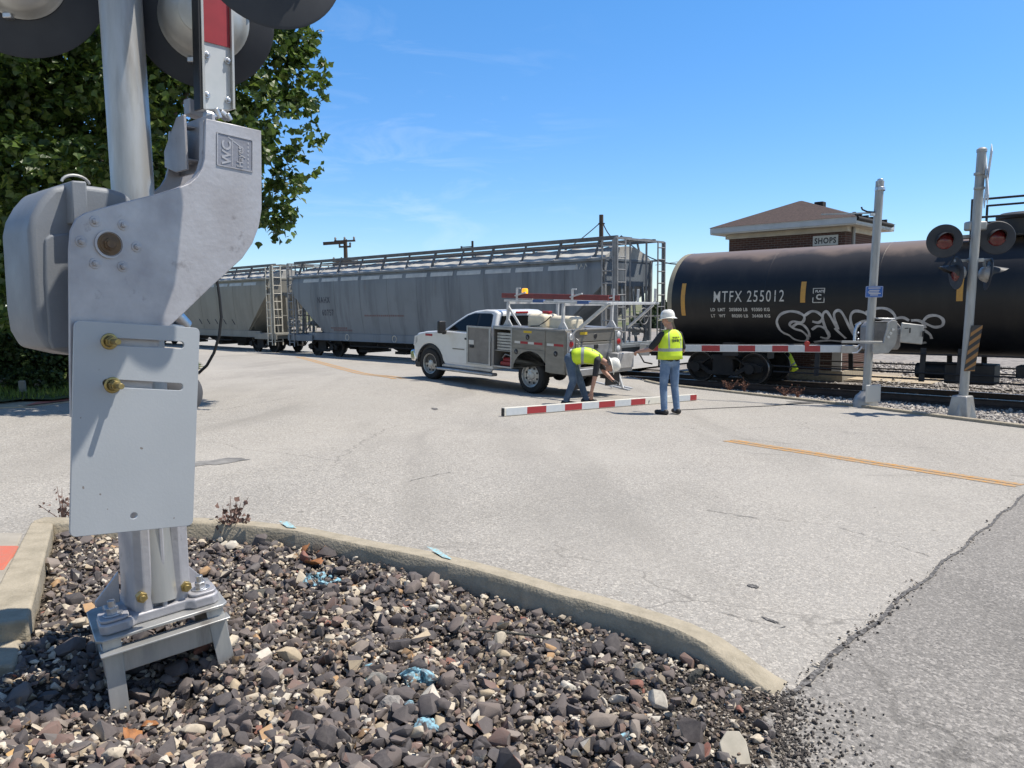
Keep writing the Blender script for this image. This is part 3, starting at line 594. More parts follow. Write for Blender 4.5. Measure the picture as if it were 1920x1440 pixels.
# ================================================================== NEAR CROSSING GATE
PHI = math.radians(48); gu = Vector((math.cos(PHI), math.sin(PHI), 0)); gn = Vector((math.sin(PHI), -math.cos(PHI), 0)); gz = Vector((0, 0, 1))
GA = Vector((-1.40, 2.90, 0))
def gw(u, k, z): return GA + gu*u + gn*k + gz*z
def UZ(px, py, k):
    r = ray(px, py); t = (k - (CAM-GA).dot(gn))/r.dot(gn); q = CAM + r*t - GA; return (q.dot(gu), q.z)
def uz(px, k): return [UZ(x, y, k) for x, y in px]
FR = (GA, gu, gz, gn)
def metal(name, c, c2, rough, scale=6, rv=0.15, m=0.75, bump=0.05, st=None, lo=0.35, hi=0.7, ex=None): return mat(name, c, rough, m, col2=c2, scale=scale, lo=lo, hi=hi, detail=7, bump=bump, bscale=scale*9, stretch=st, rvar=rv, extra=ex)
mCAST = metal('cast_aluminium', (0.46, 0.455, 0.475), (0.33, 0.325, 0.345), 0.45, 5, 0.2, 0.45, 0.08, ex=lambda t, l, v, c: mixc(t, l, noise_fac(t, l, v, 13, 0.62, 0.72, 8), c, (0.17, 0.16, 0.165), 0.62))
mHOUS = mat('housing_paint', (0.21, 0.225, 0.25), 0.5, 0.1, col2=(0.17, 0.185, 0.205), scale=4, bump=0.06, bscale=160, rvar=0.15)
mPLATE = mat('plate_paint', (0.385, 0.41, 0.435), 0.42, 0.05, col2=(0.35, 0.375, 0.40), scale=3, lo=0.3, hi=0.75, bump=0.03, bscale=120, extra=lambda t, l, v, c: mixc(t, l, noise_fac(t, l, v, 26, 0.735, 0.75, 2), c, (0.16, 0.13, 0.11), 0.8))
mGALV = mat('galvanised_pipe', (0.47, 0.47, 0.46), 0.4, 0.55, col2=(0.31, 0.315, 0.31), scale=3.5, lo=0.38, hi=0.68, detail=8, stretch=(3, 3, 0.5), rvar=0.2, extra=lambda t, l, v, c: mixc(t, l, noise_fac(t, l, v, 2.4, 0.55, 0.72, 6, (4, 4, 0.6)), c, (0.19, 0.17, 0.155), 0.7))
mBRASS = mat('yellow_zinc', (0.42, 0.32, 0.12), 0.35, 0.85, col2=(0.3, 0.24, 0.12), scale=30, rvar=0.2)
mZINC = mat('zinc_bolt', (0.62, 0.63, 0.65), 0.3, 0.9, col2=(0.45, 0.46, 0.48), scale=30, rvar=0.2)
mRUST = mat('rusty_hub', (0.12, 0.085, 0.06), 0.7, 0.4, col2=(0.2, 0.13, 0.07), scale=25)
mBLK = mat('black_disc', (0.020, 0.023, 0.03), 0.6, col2=(0.032, 0.035, 0.043), scale=6)
mLAMP = mat('lamp_housing', (0.52, 0.52, 0.5), 0.4, 0.65, col2=(0.42, 0.41, 0.38), scale=8, rvar=0.2)
mCABLE = mat('black_cable', (0.012, 0.012, 0.013), 0.5)
mRED = mat('red_reflective', (0.33, 0.028, 0.035), 0.45, col2=(0.27, 0.025, 0.03), scale=14)
mWHT = mat('grey_reflective', (0.52, 0.55, 0.58), 0.45, col2=(0.46, 0.5, 0.53), scale=14)
mREDG = mat('red_signal_glass', (.12, .008, .01), .25, col2=(.06, .006, .008), scale=30, coat=.3)
mDKHOLE = mat('dark_recess', (0.03, 0.03, 0.035), 0.7)
gate = thing('crossing_gate', 'large silver railway crossing gate standing in the gravel island at the left front', 'crossing gate', (GA.x, GA.y, float(zg(GA.x, GA.y))))
def gp(mb, name, m, parent=None, **k): return mb.build(name, m, parent or gate, world=True, **k)
# mast, leaning a touch as in the photo
mb = MB(); top = P(226, 0, 2.86); bot = P(292, 1004, 2.96); d_ = (top-bot); mb.cyl(bot - d_*0.12, bot + d_*1.55, 0.074, n=40); o = gp(mb, 'mast', mGALV, smooth=50)
# housing
HO = [(14, 432), (22, 404), (44, 376), (76, 350), (110, 346), (152, 345), (205, 352), (236, 361), (252, 378), (256, 420), (252, 668), (150, 668), (62, 654), (36, 622), (27, 580)]; HO = [(x+40*max(0, 1-(x-14)/136), y) for x, y in HO]
mb = MB(); mb.prism(uz(HO, 0.10), FR, 0.10, -0.20); hous = gp(mb, 'mechanism_housing', mHOUS, bevel=0.032, seg=4, smooth=60)
mb = MB(); mb.prism(uz([(134, 338), (163, 340), (167, 418), (136, 418)], 0.155), FR, 0.155, -0.205); gp(mb, 'flange', mHOUS, hous, bevel=0.006)
mb = MB(); mb.prism(uz([(84, 448), (94, 440), (134, 436), (134, 655), (100, 655), (92, 640), (84, 520)], 0.108), FR, 0.108, 0.05); gp(mb, 'cover_panel', mHOUS, hous, bevel=0.008, seg=3)
mb = MB(); c0 = Vector(gw(*(lambda a: (a[0], 0.02, a[1]))(UZ(142, 345, 0.02)))); mb.tube([c0 + gu*(0.045*math.cos(t)) + gz*(0.03*math.sin(t)) for t in np.linspace(0.1, 3.0, 10)], 0.005); gp(mb, 'lifting_loop', mGALV, hous)
# support arms
AO = [(387, 222), (438, 233), (490, 245), (491, 330), (491, 392), (486, 424), (474, 456), (455, 484), (428, 509), (398, 536), (368, 565), (342, 590), (318, 612), (300, 640), (288, 690), (284, 782), (133, 782), (131, 640), (130, 470), (133, 432), (143, 410), (160, 399), (190, 390), (240, 377), (300, 362), (334, 352), (356, 343), (370, 331), (379, 316), (384, 297), (385, 260)]
KF = 0.235
mb = MB(); vs, fs = curve_plate([uz(AO, KF)], FR, KF-0.016, KF, 0.003); mb.add(vs, fs); arm = gp(mb, 'support_arm', mCAST, smooth=40)
rim = [(385, 224), (385, 260), (384, 297), (379, 316), (370, 331), (356, 343), (334, 352), (300, 362)]
mb = MB()
def flange_strip(px, k0, k1, th):
    pts = uz(px, KF); n_ = len(pts); vs = []
    for i, (a, b) in enumerate(pts):
        da = pts[min(i+1, n_-1)][0]-pts[max(i-1, 0)][0]; db = pts[min(i+1, n_-1)][1]-pts[max(i-1, 0)][1]; q = math.hypot(da, db); na, nb = -db/q*th, da/q*th
        vs += [gw(a, k0, b), gw(a, k1, b), gw(a+na, k1, b+nb), gw(a+na, k0, b+nb)]
    fs = [(i*4+j, i*4+(j+1) % 4, (i+1)*4+(j+1) % 4, (i+1)*4+j) for i in range(n_-1) for j in range(4)] + [(0, 1, 2, 3), tuple((n_-1)*4+j for j in (3, 2, 1, 0))]
    mb.add(vs, fs)
flange_strip(rim, KF-0.0165, KF-0.045, 0.008)
rim2 = [(491, 252), (491, 392), (486, 424), (474, 456), (455, 484), (428, 509), (398, 536), (368, 565), (342, 590), (322, 608)]
flange_strip(rim2, KF-0.0165, KF-0.07, -0.008)
gp(mb, 'rim', mCAST, arm, smooth=40)
# rear arm and the bracket between the two arms
mb = MB(); KR = -0.06; vs, fs = curve_plate([[(a, b) for a, b in uz([p for p in AO if p[1] < 600] + [(215, 600), (180, 540), (150, 480)][0:0], KF)]], FR, KR-0.016, KR, 0.003); mb.add(vs, fs); gp(mb, 'rear_support_arm', mCAST, smooth=40)
a0 = UZ(385, 224, KF); a1 = UZ(385, 300, KF); a2 = UZ(352, 345, KF)
mb = MB(); yl = a0[0]+0.035
mb.prism([(KF-0.017, a0[1]+0.03), (KR+0.001, a0[1]+0.03), (KR+0.001, a1[1]-0.02), (KF-0.017, a1[1]-0.02)], (GA, gn, gz, gu), yl, yl+0.012)
gp(mb, 'arm_bracket', mCAST, bevel=0.002)
mb = MB(); mb.prism([(0.11, a0[1]+0.035), (0.05, a0[1]+0.035), (-0.07, a1[1]+0.07), (-0.07, a1[1]+0.01), (0.02, a1[1]-0.02), (0.11, a1[1]-0.02)], (GA, gn, gz, gu), yl-0.055, yl-0.045)
mb.bar(gw(yl-.05, 0.06, a0[1]+.0), gw(yl+.004, 0.06, a0[1]+.0), 0.05, 0.008); mb.bar(gw(yl-.05, 0.05, a1[1]+.02), gw(yl+.004, 0.05, a1[1]+.02), 0.1, 0.008)
gp(mb, 'bracket_wing', mCAST, bevel=0.002)
for z_, k_ in ((a0[1]-0.02, 0.16), (a1[1]+0.05, 0.15), (a1[1]+.02, 0.05)):
    mb = MB(); mb.cyl(gw(yl-0.016, k_, z_), gw(yl+0.001, k_, z_), 0.011, n=6); gp(mb, 'bolt', mZINC, bevel=0.001)
# arm bolts and hub
def hexbolt(px, py, k, r, parent, m, stud=0.012, washer=True, name='bolt', axis=None, nut=0.011):
    a, b = UZ(px, py, k); mb = MB()
    if washer: mb.cyl(gw(a, k-0.001, b), gw(a, k+0.003, b), r*1.7, n=28)
    mb.cyl(gw(a, k+0.003, b), gw(a, k+0.003+nut, b), r, n=6); mb.cyl(gw(a, k+nut, b), gw(a, k+nut+stud, b), r*0.58, n=14)
    return gp(mb, name, m, parent, bevel=0.0012, smooth=35)
for px_, py_ in ((178, 415), (231, 422), (152, 453), (256, 463), (178, 494), (230, 500)): hexbolt(px_, py_, KF, 0.0105, arm, mCAST, 0.006)
a, b = UZ(205, 458, KF); mb = MB(); mb.lathe([(0.0475, 0), (0.0475, 0.006), (0.041, 0.006), (0.039, 0.001), (0.0, 0.001)], gw(a, KF, b), gn, 40); hub = gp(mb, 'shaft_hub', mCAST, arm)
mb = MB(); mb.lathe([(0.0385, 0.0), (0.0385, 0.0015), (0.03, 0.0015), (0.03, 0.004), (0.0, 0.004)], gw(a, KF, b), gn, 32); mb.cyl(gw(a, KF+.003, b), gw(a, KF+.013, b), 0.021, n=6); mb.cyl(gw(a, KF+.012, b), gw(a, KF+.02, b), 0.014, n=18); gp(mb, 'hub_nut', mRUST, hub, bevel=0.001)
# embossed maker's panel, letters run upwards
pc = [UZ(x, y, KF) for x, y in ((407, 248), (474, 262), (473, 322), (407, 309))]
o_ = gw(pc[3][0], KF, pc[3][1]); pu = (gw(pc[2][0], KF, pc[2][1])-o_); pv = (gw(pc[0][0], KF, pc[0][1])-o_); wu = pu.length; wv = pv.length; pu.normalize(); pv.normalize()
mb = MB()
for aa, bb in (((0, 0), (wu, 0)), ((wu, 0), (wu, wv)), ((wu, wv), (0, wv)), ((0, wv), (0, 0))):
    mb.bar(o_+pu*aa[0]+pv*aa[1]+gn*.001, o_+pu*bb[0]+pv*bb[1]+gn*.001, 0.004, 0.005, gn)
fr = (o_, pv, -pu, gn)                                             # text baseline runs along pv (upwards)
text_on(mb, 'WC', 0.050, (o_+pu*wu*0.37+pv*wv*0.06, pv, -pu, gn), 0.001, 1.0, 0.0012, 0.0022)
text_on(mb, 'Hayes', 0.036, (o_+pu*wu*0.72+pv*wv*0.05, pv, -pu, gn), 0.001, 1.0, 0.0008, 0.0022, sx=0.9)
for k in range(7): mb.bar(o_+pu*wu*0.87+pv*wv*(0.08+0.125*k), o_+pu*wu*0.87+pv*wv*(0.15+0.125*k), 0.006, 0.004, gn)
mb.bar(o_+pu*wu*0.30+pv*wv*0.93, o_+pu*wu*0.66+pv*wv*0.70, 0.004, 0.004, gn); mb.bar(o_+pu*wu*0.42+pv*wv*0.04, o_+pu*wu*0.42+pv*wv*0.9, 0.003, 0.004, gn)
gp(mb, 'embossed_logo', mCAST, arm, smooth=0)
mb = MB(); mb.prism([(0.003, 0.003), (wu-.003, .003), (wu-.003, wv-.003), (.003, wv-.003)], (o_, pu, pv, gn), 0.0003, 0.0011); gp(mb, 'logo_field', metal('logo_field', (0.3, 0.3, 0.33), (0.24, 0.24, 0.27), 0.5, 9), arm, smooth=0)
# counterweight plate with slots
KP = 0.262
def lerp2(p, q, t): return (p[0]+(q[0]-p[0])*t, p[1]+(q[1]-p[1])*t)
cs = uz([(140, 600), (375, 615), (362, 985), (131, 1008)], KP); rp = []
for i in range(4):
    p0, p1, p2 = cs[i-1], cs[i], cs[(i+1) % 4]; r_ = 0.022; d0 = math.dist(p0, p1); d2 = math.dist(p2, p1); s0 = lerp2(p1, p0, r_/d0); s2 = lerp2(p1, p2, r_/d2)
    for t in np.linspace(0, 1, 6): m1 = lerp2(s0, p1, t); m2 = lerp2(p1, s2, t); rp.append(lerp2(m1, m2, t))
def slot(pxa, pxb, hpx):
    A = UZ(*pxa, KP); B = UZ(*pxb, KP); hh = hpx*0.0022; dx, dz_ = B[0]-A[0], B[1]-A[1]; L_ = math.hypot(dx, dz_); dx /= L_; dz_ /= L_; out_ = []
    for c, t0 in ((B, -90), (A, 90)):
        for i in range(7): t = math.radians(t0+180*i/6); x = hh*math.cos(t); y = hh*math.sin(t); out_.append((c[0]+dx*x-dz_*y, c[1]+dz_*x+dx*y))
    return out_
hole = [(UZ(251, 967, KP)[0]+0.0125*math.cos(t), UZ(251, 967, KP)[1]+0.011*math.sin(t)) for t in np.linspace(0, 6.283, 17)[:-1]]
vs, fs = curve_plate([rp, slot((196, 640), (339, 647), 5.8), slot((200, 718), (337, 725.5), 5.8), hole], FR, KP-0.012, KP, 0.0015); mb = MB(); mb.add(vs, fs); plate = gp(mb, 'counterweight_plate', mPLATE, smooth=40)
for px_, py_ in ((205, 640), (211, 722)):
    a, b = UZ(px_, py_, KP); mb = MB(); mb.lathe([(0, 0), (0.0275, 0), (0.0275, 0.003), (0.024, 0.0045), (0.02, 0.0045)], gw(a, KP, b), gn, 32); mb.cyl(gw(a, KP+.004, b), gw(a, KP+.022, b), 0.0195, n=6); mb.cyl(gw(a, KP+.02, b), gw(a, KP+.034, b), 0.0165, n=6); mb.cyl(gw(a, KP+.03, b), gw(a, KP+.075, b), 0.0098, n=16)
    gp(mb, 'adjusting_bolt', mBRASS, plate, bevel=0.001, smooth=35)
a, b = UZ(334, 738, -0.12); mb = MB(); mb.lathe([(0.0, 0.06), (0.05, 0.055), (0.09, 0.03), (0.098, 0.0), (0.09, -0.03), (0.0, -0.05)], gw(a, -0.12, b), gn, 40); gp(mb, 'rear_weight', mat('rear_weight_grey', (.1, .1, .105), .6, col2=(.07, .07, .075), scale=6))
a, b = UZ(330, 598, 0.05); mb = MB(); mb.cyl(gw(a-.02, 0.05, b+.035), gw(a+.045, 0.03, b-.03), 0.028, n=20); mb.bar(gw(a-.09, .05, b-.015), gw(a+.05, .03, b-.035), .05, .012); gp(mb, 'clamp', mZINC, bevel=0.002)
mb = MB(); pts = [P(x, y, 3.1) for x, y in ((404, 500), (407, 525), (412, 560), (415, 595), (411, 630), (401, 662), (388, 685), (372, 700))]; mb.tube(pts, 0.006, 8); gp(mb, 'cable', mCABLE)
# vertical gate arm
KA = 0.13; b0 = UZ(378, 205, KA); b1 = UZ(438, 206, KA); t0 = UZ(373, 0, KA); t1 = UZ(434, 0, KA)
def ext(p, q, z): t = (z-p[1])/(q[1]-p[1]); return (p[0]+(q[0]-p[0])*t, z)
ZT = 4.9; arm_o = thing
mb = MB(); L0 = [b0, b1, ext(b1, t1, ZT), ext(b0, t0, ZT)]; mb.prism(L0, FR, KA-0.003, KA-0.05); garm = gp(mb, 'gate_arm', mWHT, bevel=0.003)
ang = lambda f: (b0[0]+(b1[0]-b0[0])*f)
for nm, zlo, zhi, m_ in (('reflective_stripe', 0, None, None),):
    zr = UZ(405, 83, KA)[1]; zz_ = zr; i = 0
    while zz_ < ZT-0.05:
        z2 = min(ZT, zz_+0.4); A_ = ext(b0, t0, zz_); B_ = ext(b1, t1, zz_); C_ = ext(b1, t1, z2); D_ = ext(b0, t0, z2)
        mb = MB(); mb.prism([(A_[0]+.014, A_[1]), (B_[0]-.006, B_[1]), (C_[0]-.006, C_[1]), (D_[0]+.014, D_[1])], FR, KA-0.003, KA+0.0012); gp(mb, nm, mRED if i % 2 == 0 else mWHT, garm, smooth=0); zz_ = z2; i += 1
for px_, f in ((378, 0), (438, 1)):
    mb = MB(); A_ = (b0, t0) if f == 0 else (b1, t1); z0 = A_[0][1]; A1 = ext(*A_, ZT); w = 0.010*(1 if f == 0 else -1); mb.prism([(A_[0][0], z0), (A_[0][0]+w, z0), (A1[0]+w, ZT), (A1[0], ZT)], FR, KA-0.003, KA+0.014); gp(mb, 'side_flange', mLAMP, garm, bevel=0.001)
mb = MB(); A1 = ext(b0, t0, ZT); mb.prism([(b0[0]-.009, b0[1]+.0), (b0[0]-.001, b0[1]), (A1[0]-.001, ZT), (A1[0]-.009, ZT)], FR, KA-.04, KA+0.01); gp(mb, 'edge_strip', mCABLE, garm)
for px_, py_ in ((388, 103), (427, 114), (388, 178), (428, 188)): hexbolt(px_, py_, KA+0.0005, 0.0075, garm, mZINC, 0.004, nut=0.008)
# hinge hardware
for x0, x1, y0, y1, k_ in ((384, 404, 214, 219, .14), (404, 412, 203, 222, .15), (412, 426, 210, 222, .13), (425, 432, 213, 226, .14)):
    A_ = UZ(x0, y0, k_); B_ = UZ(x1, y1, k_); mb = MB(); mb.cyl(gw(A_[0], k_, A_[1]), gw(B_[0], k_, B_[1]), 0.016 if x1-x0 > 12 else 0.011, n=18); gp(mb, 'hinge_pin', mZINC, bevel=0.002)
mb = MB(); A_ = UZ(362, 188, .02); mb.prism([(A_[0]-.03, A_[1]+.0), (A_[0]+.05, A_[1]-.02), (A_[0]+.06, A_[1]-.075), (A_[0]-.03, A_[1]-.06)], FR, .0, .05); gp(mb, 'hinge_block', mCAST, bevel=0.004)
# flashing lights seen from behind
def flasher(c, nrm, R_, back=True):
    nrm = Vector(nrm).normalized(); o = MB(); o.lathe([(0.0, -0.006), (R_-.01, -0.006), (R_, 0.0), (R_-0.01, 0.004), (0.0, 0.004)], c, nrm, 64); disc = gp(o, 'backing_disc', mBLK, smooth=40)
    if back:
        o = MB(); o.lathe([(0.166, 0.004), (0.168, 0.012), (0.158, 0.02), (0.15, 0.05), (0.128, 0.085), (0.085, 0.108), (0.084, 0.114), (0.06, 0.12), (0.0, 0.122)], c, nrm, 48); h = gp(o, 'lamp_housing', mLAMP, disc, smooth=50)
        a = nrm.orthogonal().normalized(); b_ = nrm.cross(a)
        for t in (0.5, 2.6, 4.7):
            o = MB(); q = c + (a*math.cos(t)+b_*math.sin(t))*0.168 + nrm*0.012; o.box(q, (0.035, 0.03, 0.022), None); gp(o, 'latch', mZINC, h, bevel=0.004)
    else:
        u_ = Vector((0, 0, 1)); u_ = (u_-nrm*u_.dot(nrm)).normalized(); r_ = nrm.cross(u_); o = MB(); vs = []; n_ = 28; m1 = n_+1
        for e, off, ln in ((.15, .004, 0), (.15, .004, 1), (.143, .004, 1), (.143, .004, 0)):
            for i in range(m1): a = math.radians(-25+230*i/n_); L_ = .33*max(.1, math.sin(max(.0, min(math.pi, a+.15)))**.4) if ln else 0; vs.append(c+nrm*(off+L_)+(r_*math.cos(a)+u_*math.sin(a))*(e*(1-.06*ln)))
        fs = [(k*m1+i, k*m1+i+1, ((k+1) % 4)*m1+i+1, ((k+1) % 4)*m1+i) for k in range(4) for i in range(n_)] + [(0, m1, 2*m1, 3*m1), (n_, 3*m1+n_, 2*m1+n_, m1+n_)]
        o.add(vs, fs); gp(o, 'hood', mBLK, disc, smooth=50)
        o = MB(); o.lathe([(.14, .005), (.13, .03), (.08, .06), (0, .07)], c, nrm, 40); gp(o, 'lens', mREDG, disc, smooth=60)
        o = MB(); o.lathe([(.18, -.007), (.17, -.08), (.1, -.14), (0, -.15)], c, nrm, 40); gp(o, 'lamp_housing', mLAMP, disc, smooth=60)
    return disc
fn = Vector((0.30, -0.95, -0.05))
flasher(P(383, 36, 3.02), fn, 0.262); flasher(P(38, -46, 3.05), fn, 0.312); flasher(P(505, -92, 2.54), Vector((0.52, -0.85, 0.05)), 0.25, False)
mb = MB(); mb.bar(P(38, -60, 3.12), P(390, 10, 3.12), 0.05, 0.05); gp(mb, 'cross_arm', mGALV, bevel=0.004)
mb = MB(); mb.bar(P(222, -150, 2.86), P(505, -130, 2.62), 0.05, 0.05); gp(mb, 'cross_arm', mGALV, bevel=0.004)
# ---- base casting
gu0, gn0, gz0 = gu, gn, gz
PB = math.radians(34); gu = Vector((math.cos(PB), math.sin(PB), 0)); gn = Vector((math.sin(PB), -math.cos(PB), 0)); _q = Matrix.Rotation(math.radians(5.5), 3, gn); gu = _q @ gu; gz = _q @ gz
GA0 = GA; GA = GA0 + Vector((0, 0, 1.28)) - gz*1.28
FR = (GA, gu, gz, gn)
ZC = 1.285
mb = MB()
def sq(u0, u1, k0, k1, z0, z1, m=mb, ch=0.02):
    pts = [(u0+ch, k0), (u1-ch, k0), (u1, k0+ch), (u1, k1-ch), (u1-ch, k1), (u0+ch, k1), (u0, k1-ch), (u0, k0+ch)]; m.prism(pts, (GA, gu, gn, gz), z0, z1)
sq(-.225, .235, -.2, .165, ZC-.012, ZC+.0); base = gp(mb, 'foundation_frame', mGALV, bevel=0.003)
for u0, u1, k0, k1, z0, z1 in ((-.215, .225, .135, .15, ZC-.145, ZC-.05), (-.215, .225, -.185, -.17, ZC-.145, ZC-.05), (-.21, -.195, -.17, .135, ZC-.145, ZC-.05), (.205, .22, -.17, .135, ZC-.145, ZC-.05)):
    mb = MB(); mb.box(gw((u0+u1)/2, (k0+k1)/2, (z0+z1)/2), (u1-u0, abs(k1-k0), z1-z0), Matrix((gu, -gn, gz)).transposed().to_3x3()); gp(mb, 'frame_beam', mGALV, base, bevel=0.003)
mb = MB(); mb.bar(gw(-.22, .165, ZC-.05), gw(.23, .165, ZC-.05), 0.06, 0.008); gp(mb, 'frame_ledge', mGALV, base, bevel=0.002)
for su, sk in ((-1, 1), (1, 1), (-1, -1), (1, -1)):
    mb = MB(); a_ = gw(su*.2+.005, sk*.16-.02, ZC-.01); b_ = gw(su*.225+.005, sk*.19-.02+(0.02 if sk > 0 else -.02), ZC-.5); mb.bar(a_+gu*(-su*.02), b_+gu*(-su*.02), .062, .009, gn); mb.bar(a_+gn*(-sk*.03), b_+gn*(-sk*.03), .009, .055, gn); gp(mb, 'leg', mGALV, base, bevel=0.002)
mb = MB(); ear = [(-.205, .115), (-.205, .02), (-.17, -.02), (-.17, -.17), (.17, -.17), (.17, -.02), (.215, .02), (.215, .115), (.195, .135), (.12, .135), (.095, .11), (-.085, .11), (-.11, .135), (-.185, .135)]
mb.prism(ear, (GA, gu, gn, gz), ZC+.0005, ZC+.04); bc = gp(mb, 'base_casting', mCAST, bevel=0.008, seg=3)
for su, u_ in ((-1, -.15), (1, .162)):
    mb = MB(); mb.prism(rrect(u_-.05, .0, u_+.05, .122, .03), (GA, gu, gn, gz), ZC+.041, ZC+.052); gp(mb, 'bolt_pad', mCAST, bc, bevel=0.003)
    mb = MB(); c_ = gw(u_, .07, ZC+.053); mb.cyl(c_, c_+gz*.004, .034, n=28); mb.cyl(c_+gz*.004, c_+gz*.028, .0215, n=6); mb.cyl(c_+gz*.026, c_+gz*.054, .013, n=16); gp(mb, 'anchor_bolt', mZINC, bc, bevel=0.0012, smooth=35)
# fluted column
FRt = FR; GAt, gut, gnt, gzt = GA, gu, gn, gz; PB = math.radians(38); gu = Vector((math.cos(PB), math.sin(PB), 0)); gn = Vector((math.sin(PB), -math.cos(PB), 0)); gz = gz0; GA = GA0; FR = (GA, gu, gz, gn)
prof = []
W2 = .118
col = [(-W2, -.12), (-W2, .02), (-W2+.012, .075), (-.075, .098), (-.045, .098), (-.035, .075), (-.012, .07), (-.008, .105), (.008, .105), (.012, .07), (.03, .068), (.04, .09), (.07, .098), (W2-.01, .08), (W2, .03), (W2, -.12)]
mb = MB(); zt = ZC+.47; o_ = []
for z, k in ((ZC+.02, 1.06), (ZC+.08, 1.0), (zt, 0.985)): o_.append([gw(u*k*.92+.012, kk*k, z) for u, kk in col])
n_ = len(col); vs = [v for r in o_ for v in r]; fs = [(i*n_+j, i*n_+(j+1) % n_, (i+1)*n_+(j+1) % n_, (i+1)*n_+j) for i in range(2) for j in range(n_)] + [tuple(2*n_+j for j in range(n_))]
mb.add(vs, fs); gp(mb, 'column_casting', mCAST, bc, bevel=0.004, smooth=30)
for su in (-1, 1):
    mb = MB(); mb.prism([(su*.115, ZC+.041), (su*.2, ZC+.041), (su*.2, ZC+.06), (su*.115, ZC+.16)], FR, -.06, -.045); gp(mb, 'gusset', mCAST, bc, bevel=0.002)
for px_, py_, k_ in ((266, 1120, .103), (349, 1100, .1)): 
    a, b = UZ(px_, py_, k_); mb = MB(); mb.cyl(gw(a, k_-.02, b), gw(a, k_+.008, b), .021, n=6); mb.cyl(gw(a, k_+.006, b), gw(a, k_+.022, b), .012, n=14); gp(mb, 'set_screw', mBRASS, bc, bevel=0.0012, smooth=35)

gu, gn, gz, GA = gu0, gn0, gz0, GA0; FR = (GA, gu, gz, gn)
# ================================================================== TRACK AND TRAIN
def streak(base, dark, rust=None, zs=0.25):
    def ex(t, l, v, c):
        c = mixc(t, l, noise_fac(t, l, v, 1.3, 0.47, 0.72, 6, (1.0, 1.0, 0.12)), c, dark, 0.8)
        c = mixc(t, l, noise_fac(t, l, v, 0.7, 0.45, 0.75, 4), c, tuple(x*0.78 for x in base), 0.7)
        if rust: c = mixc(t, l, noise_fac(t, l, v, 4.0, 0.66, 0.75, 8, (1, 1, 0.35)), c, rust, 0.5)
        return c
    return ex
mHOP = mat('grey_hopper_paint', (0.19, 0.215, 0.24), 0.6, extra=streak((0.19, 0.215, 0.24), (0.05, 0.06, 0.078), (0.24, 0.19, 0.15)), spec=0.3)
mHOPB = mat('tan_hopper_paint', (0.25, 0.242, 0.215), 0.6, extra=streak((0.25, 0.242, 0.215), (0.18, 0.172, 0.15), (0.26, 0.2, 0.14)), spec=0.3)
mROOF = mat('hopper_roof', (0.5, 0.49, 0.46), 0.7, col2=(0.33, 0.32, 0.3), scale=2.5, bump=0.1)
mUND = mat('underframe', (0.016, 0.0155, 0.015), 0.85, col2=(0.035, 0.03, 0.026), scale=3)
mRAILG = mat('ladder_grey', (0.27, 0.28, 0.29), 0.6, col2=(0.18, 0.18, 0.185), scale=5)
mSTAN = mat('stanchion_grey', (0.14, 0.145, 0.15), 0.6, col2=(0.09, 0.09, 0.092), scale=5)
mLADW = mat('ladder_cream', (0.6, 0.57, 0.49), 0.6, col2=(0.42, 0.39, 0.33), scale=5)
def tank_ex(t, l, v, c):
    sp = t.nodes.new('ShaderNodeSeparateXYZ'); l(v, sp.inputs[0])
    n = t.nodes.new('ShaderNodeTexNoise'); n.inputs['Scale'].default_value = 0.75; n.inputs['Detail'].default_value = 6; n.inputs['Roughness'].default_value = 0.55; l(v, n.inputs['Vector'])
    ad = t.nodes.new('ShaderNodeMath'); ad.operation = 'MULTIPLY_ADD'; l(n.outputs['Fac'], ad.inputs[0]); ad.inputs[1].default_value = 0.75; l(sp.outputs['Z'], ad.inputs[2])
    c = mixc(t, l, noise_fac(t, l, v, 2.5, 0.5, 0.8, 6, (1, 1, 0.15)), c, (0.03, 0.028, 0.027), 0.5)
    r2 = t.nodes.new('ShaderNodeMapRange'); r2.inputs['From Min'].default_value = 3.6; r2.inputs['From Max'].default_value = 4.05; l(ad.outputs[0], r2.inputs['Value'])
    c = mixc(t, l, r2.outputs[0], c, (0.05, 0.043, 0.04), 0.6)
    r = t.nodes.new('ShaderNodeMapRange'); r.inputs['From Min'].default_value = 4.06; r.inputs['From Max'].default_value = 4.26; l(ad.outputs[0], r.inputs['Value'])
    c = mixc(t, l, r.outputs[0], c, (0.21, 0.155, 0.122), 0.85)                 # blown dust caked on the top of the shell
    return c
mTANK = mat('black_tank', (0.0085, 0.0095, 0.0115), 0.42, extra=tank_ex, spec=0.4)
mTANKB = mat('tank_black_fittings', (0.012, 0.012, 0.014), 0.55, col2=(0.03, 0.027, 0.025), scale=3)
mYSTR = mat('yellow_reflector', (0.58, 0.3, 0.05), 0.5, col2=(0.45, 0.24, 0.06), scale=10)
mLETW = mat('white_lettering', (0.62, 0.6, 0.54), 0.6, col2=(0.42, 0.4, 0.36), scale=12)
mLETB = mat('black_lettering', (0.02, 0.024, 0.045), 0.6, col2=(0.05, 0.05, 0.075), scale=8)
mGRAF = mat('graffiti_paint', (0.55, 0.55, 0.55), 0.6, col2=(0.3, 0.3, 0.31), scale=5)
mSTEEL = mat('rail_steel', (0.06, 0.045, 0.038), 0.6, 0.3, col2=(0.1, 0.07, 0.055), scale=5)
mSHINE = mat('polished_steel', (0.42, 0.42, 0.42), 0.32, 0.9, col2=(0.28, 0.26, 0.24), scale=8)
mTREAD = mat('wheel_tread', (0.22, 0.2, 0.19), 0.4, 0.7, col2=(0.12, 0.1, 0.09), scale=8)
mTIE = mat('tie_wood', (0.075, 0.06, 0.05), 0.9, col2=(0.04, 0.033, 0.03), scale=5, stretch=(1, 6, 4))
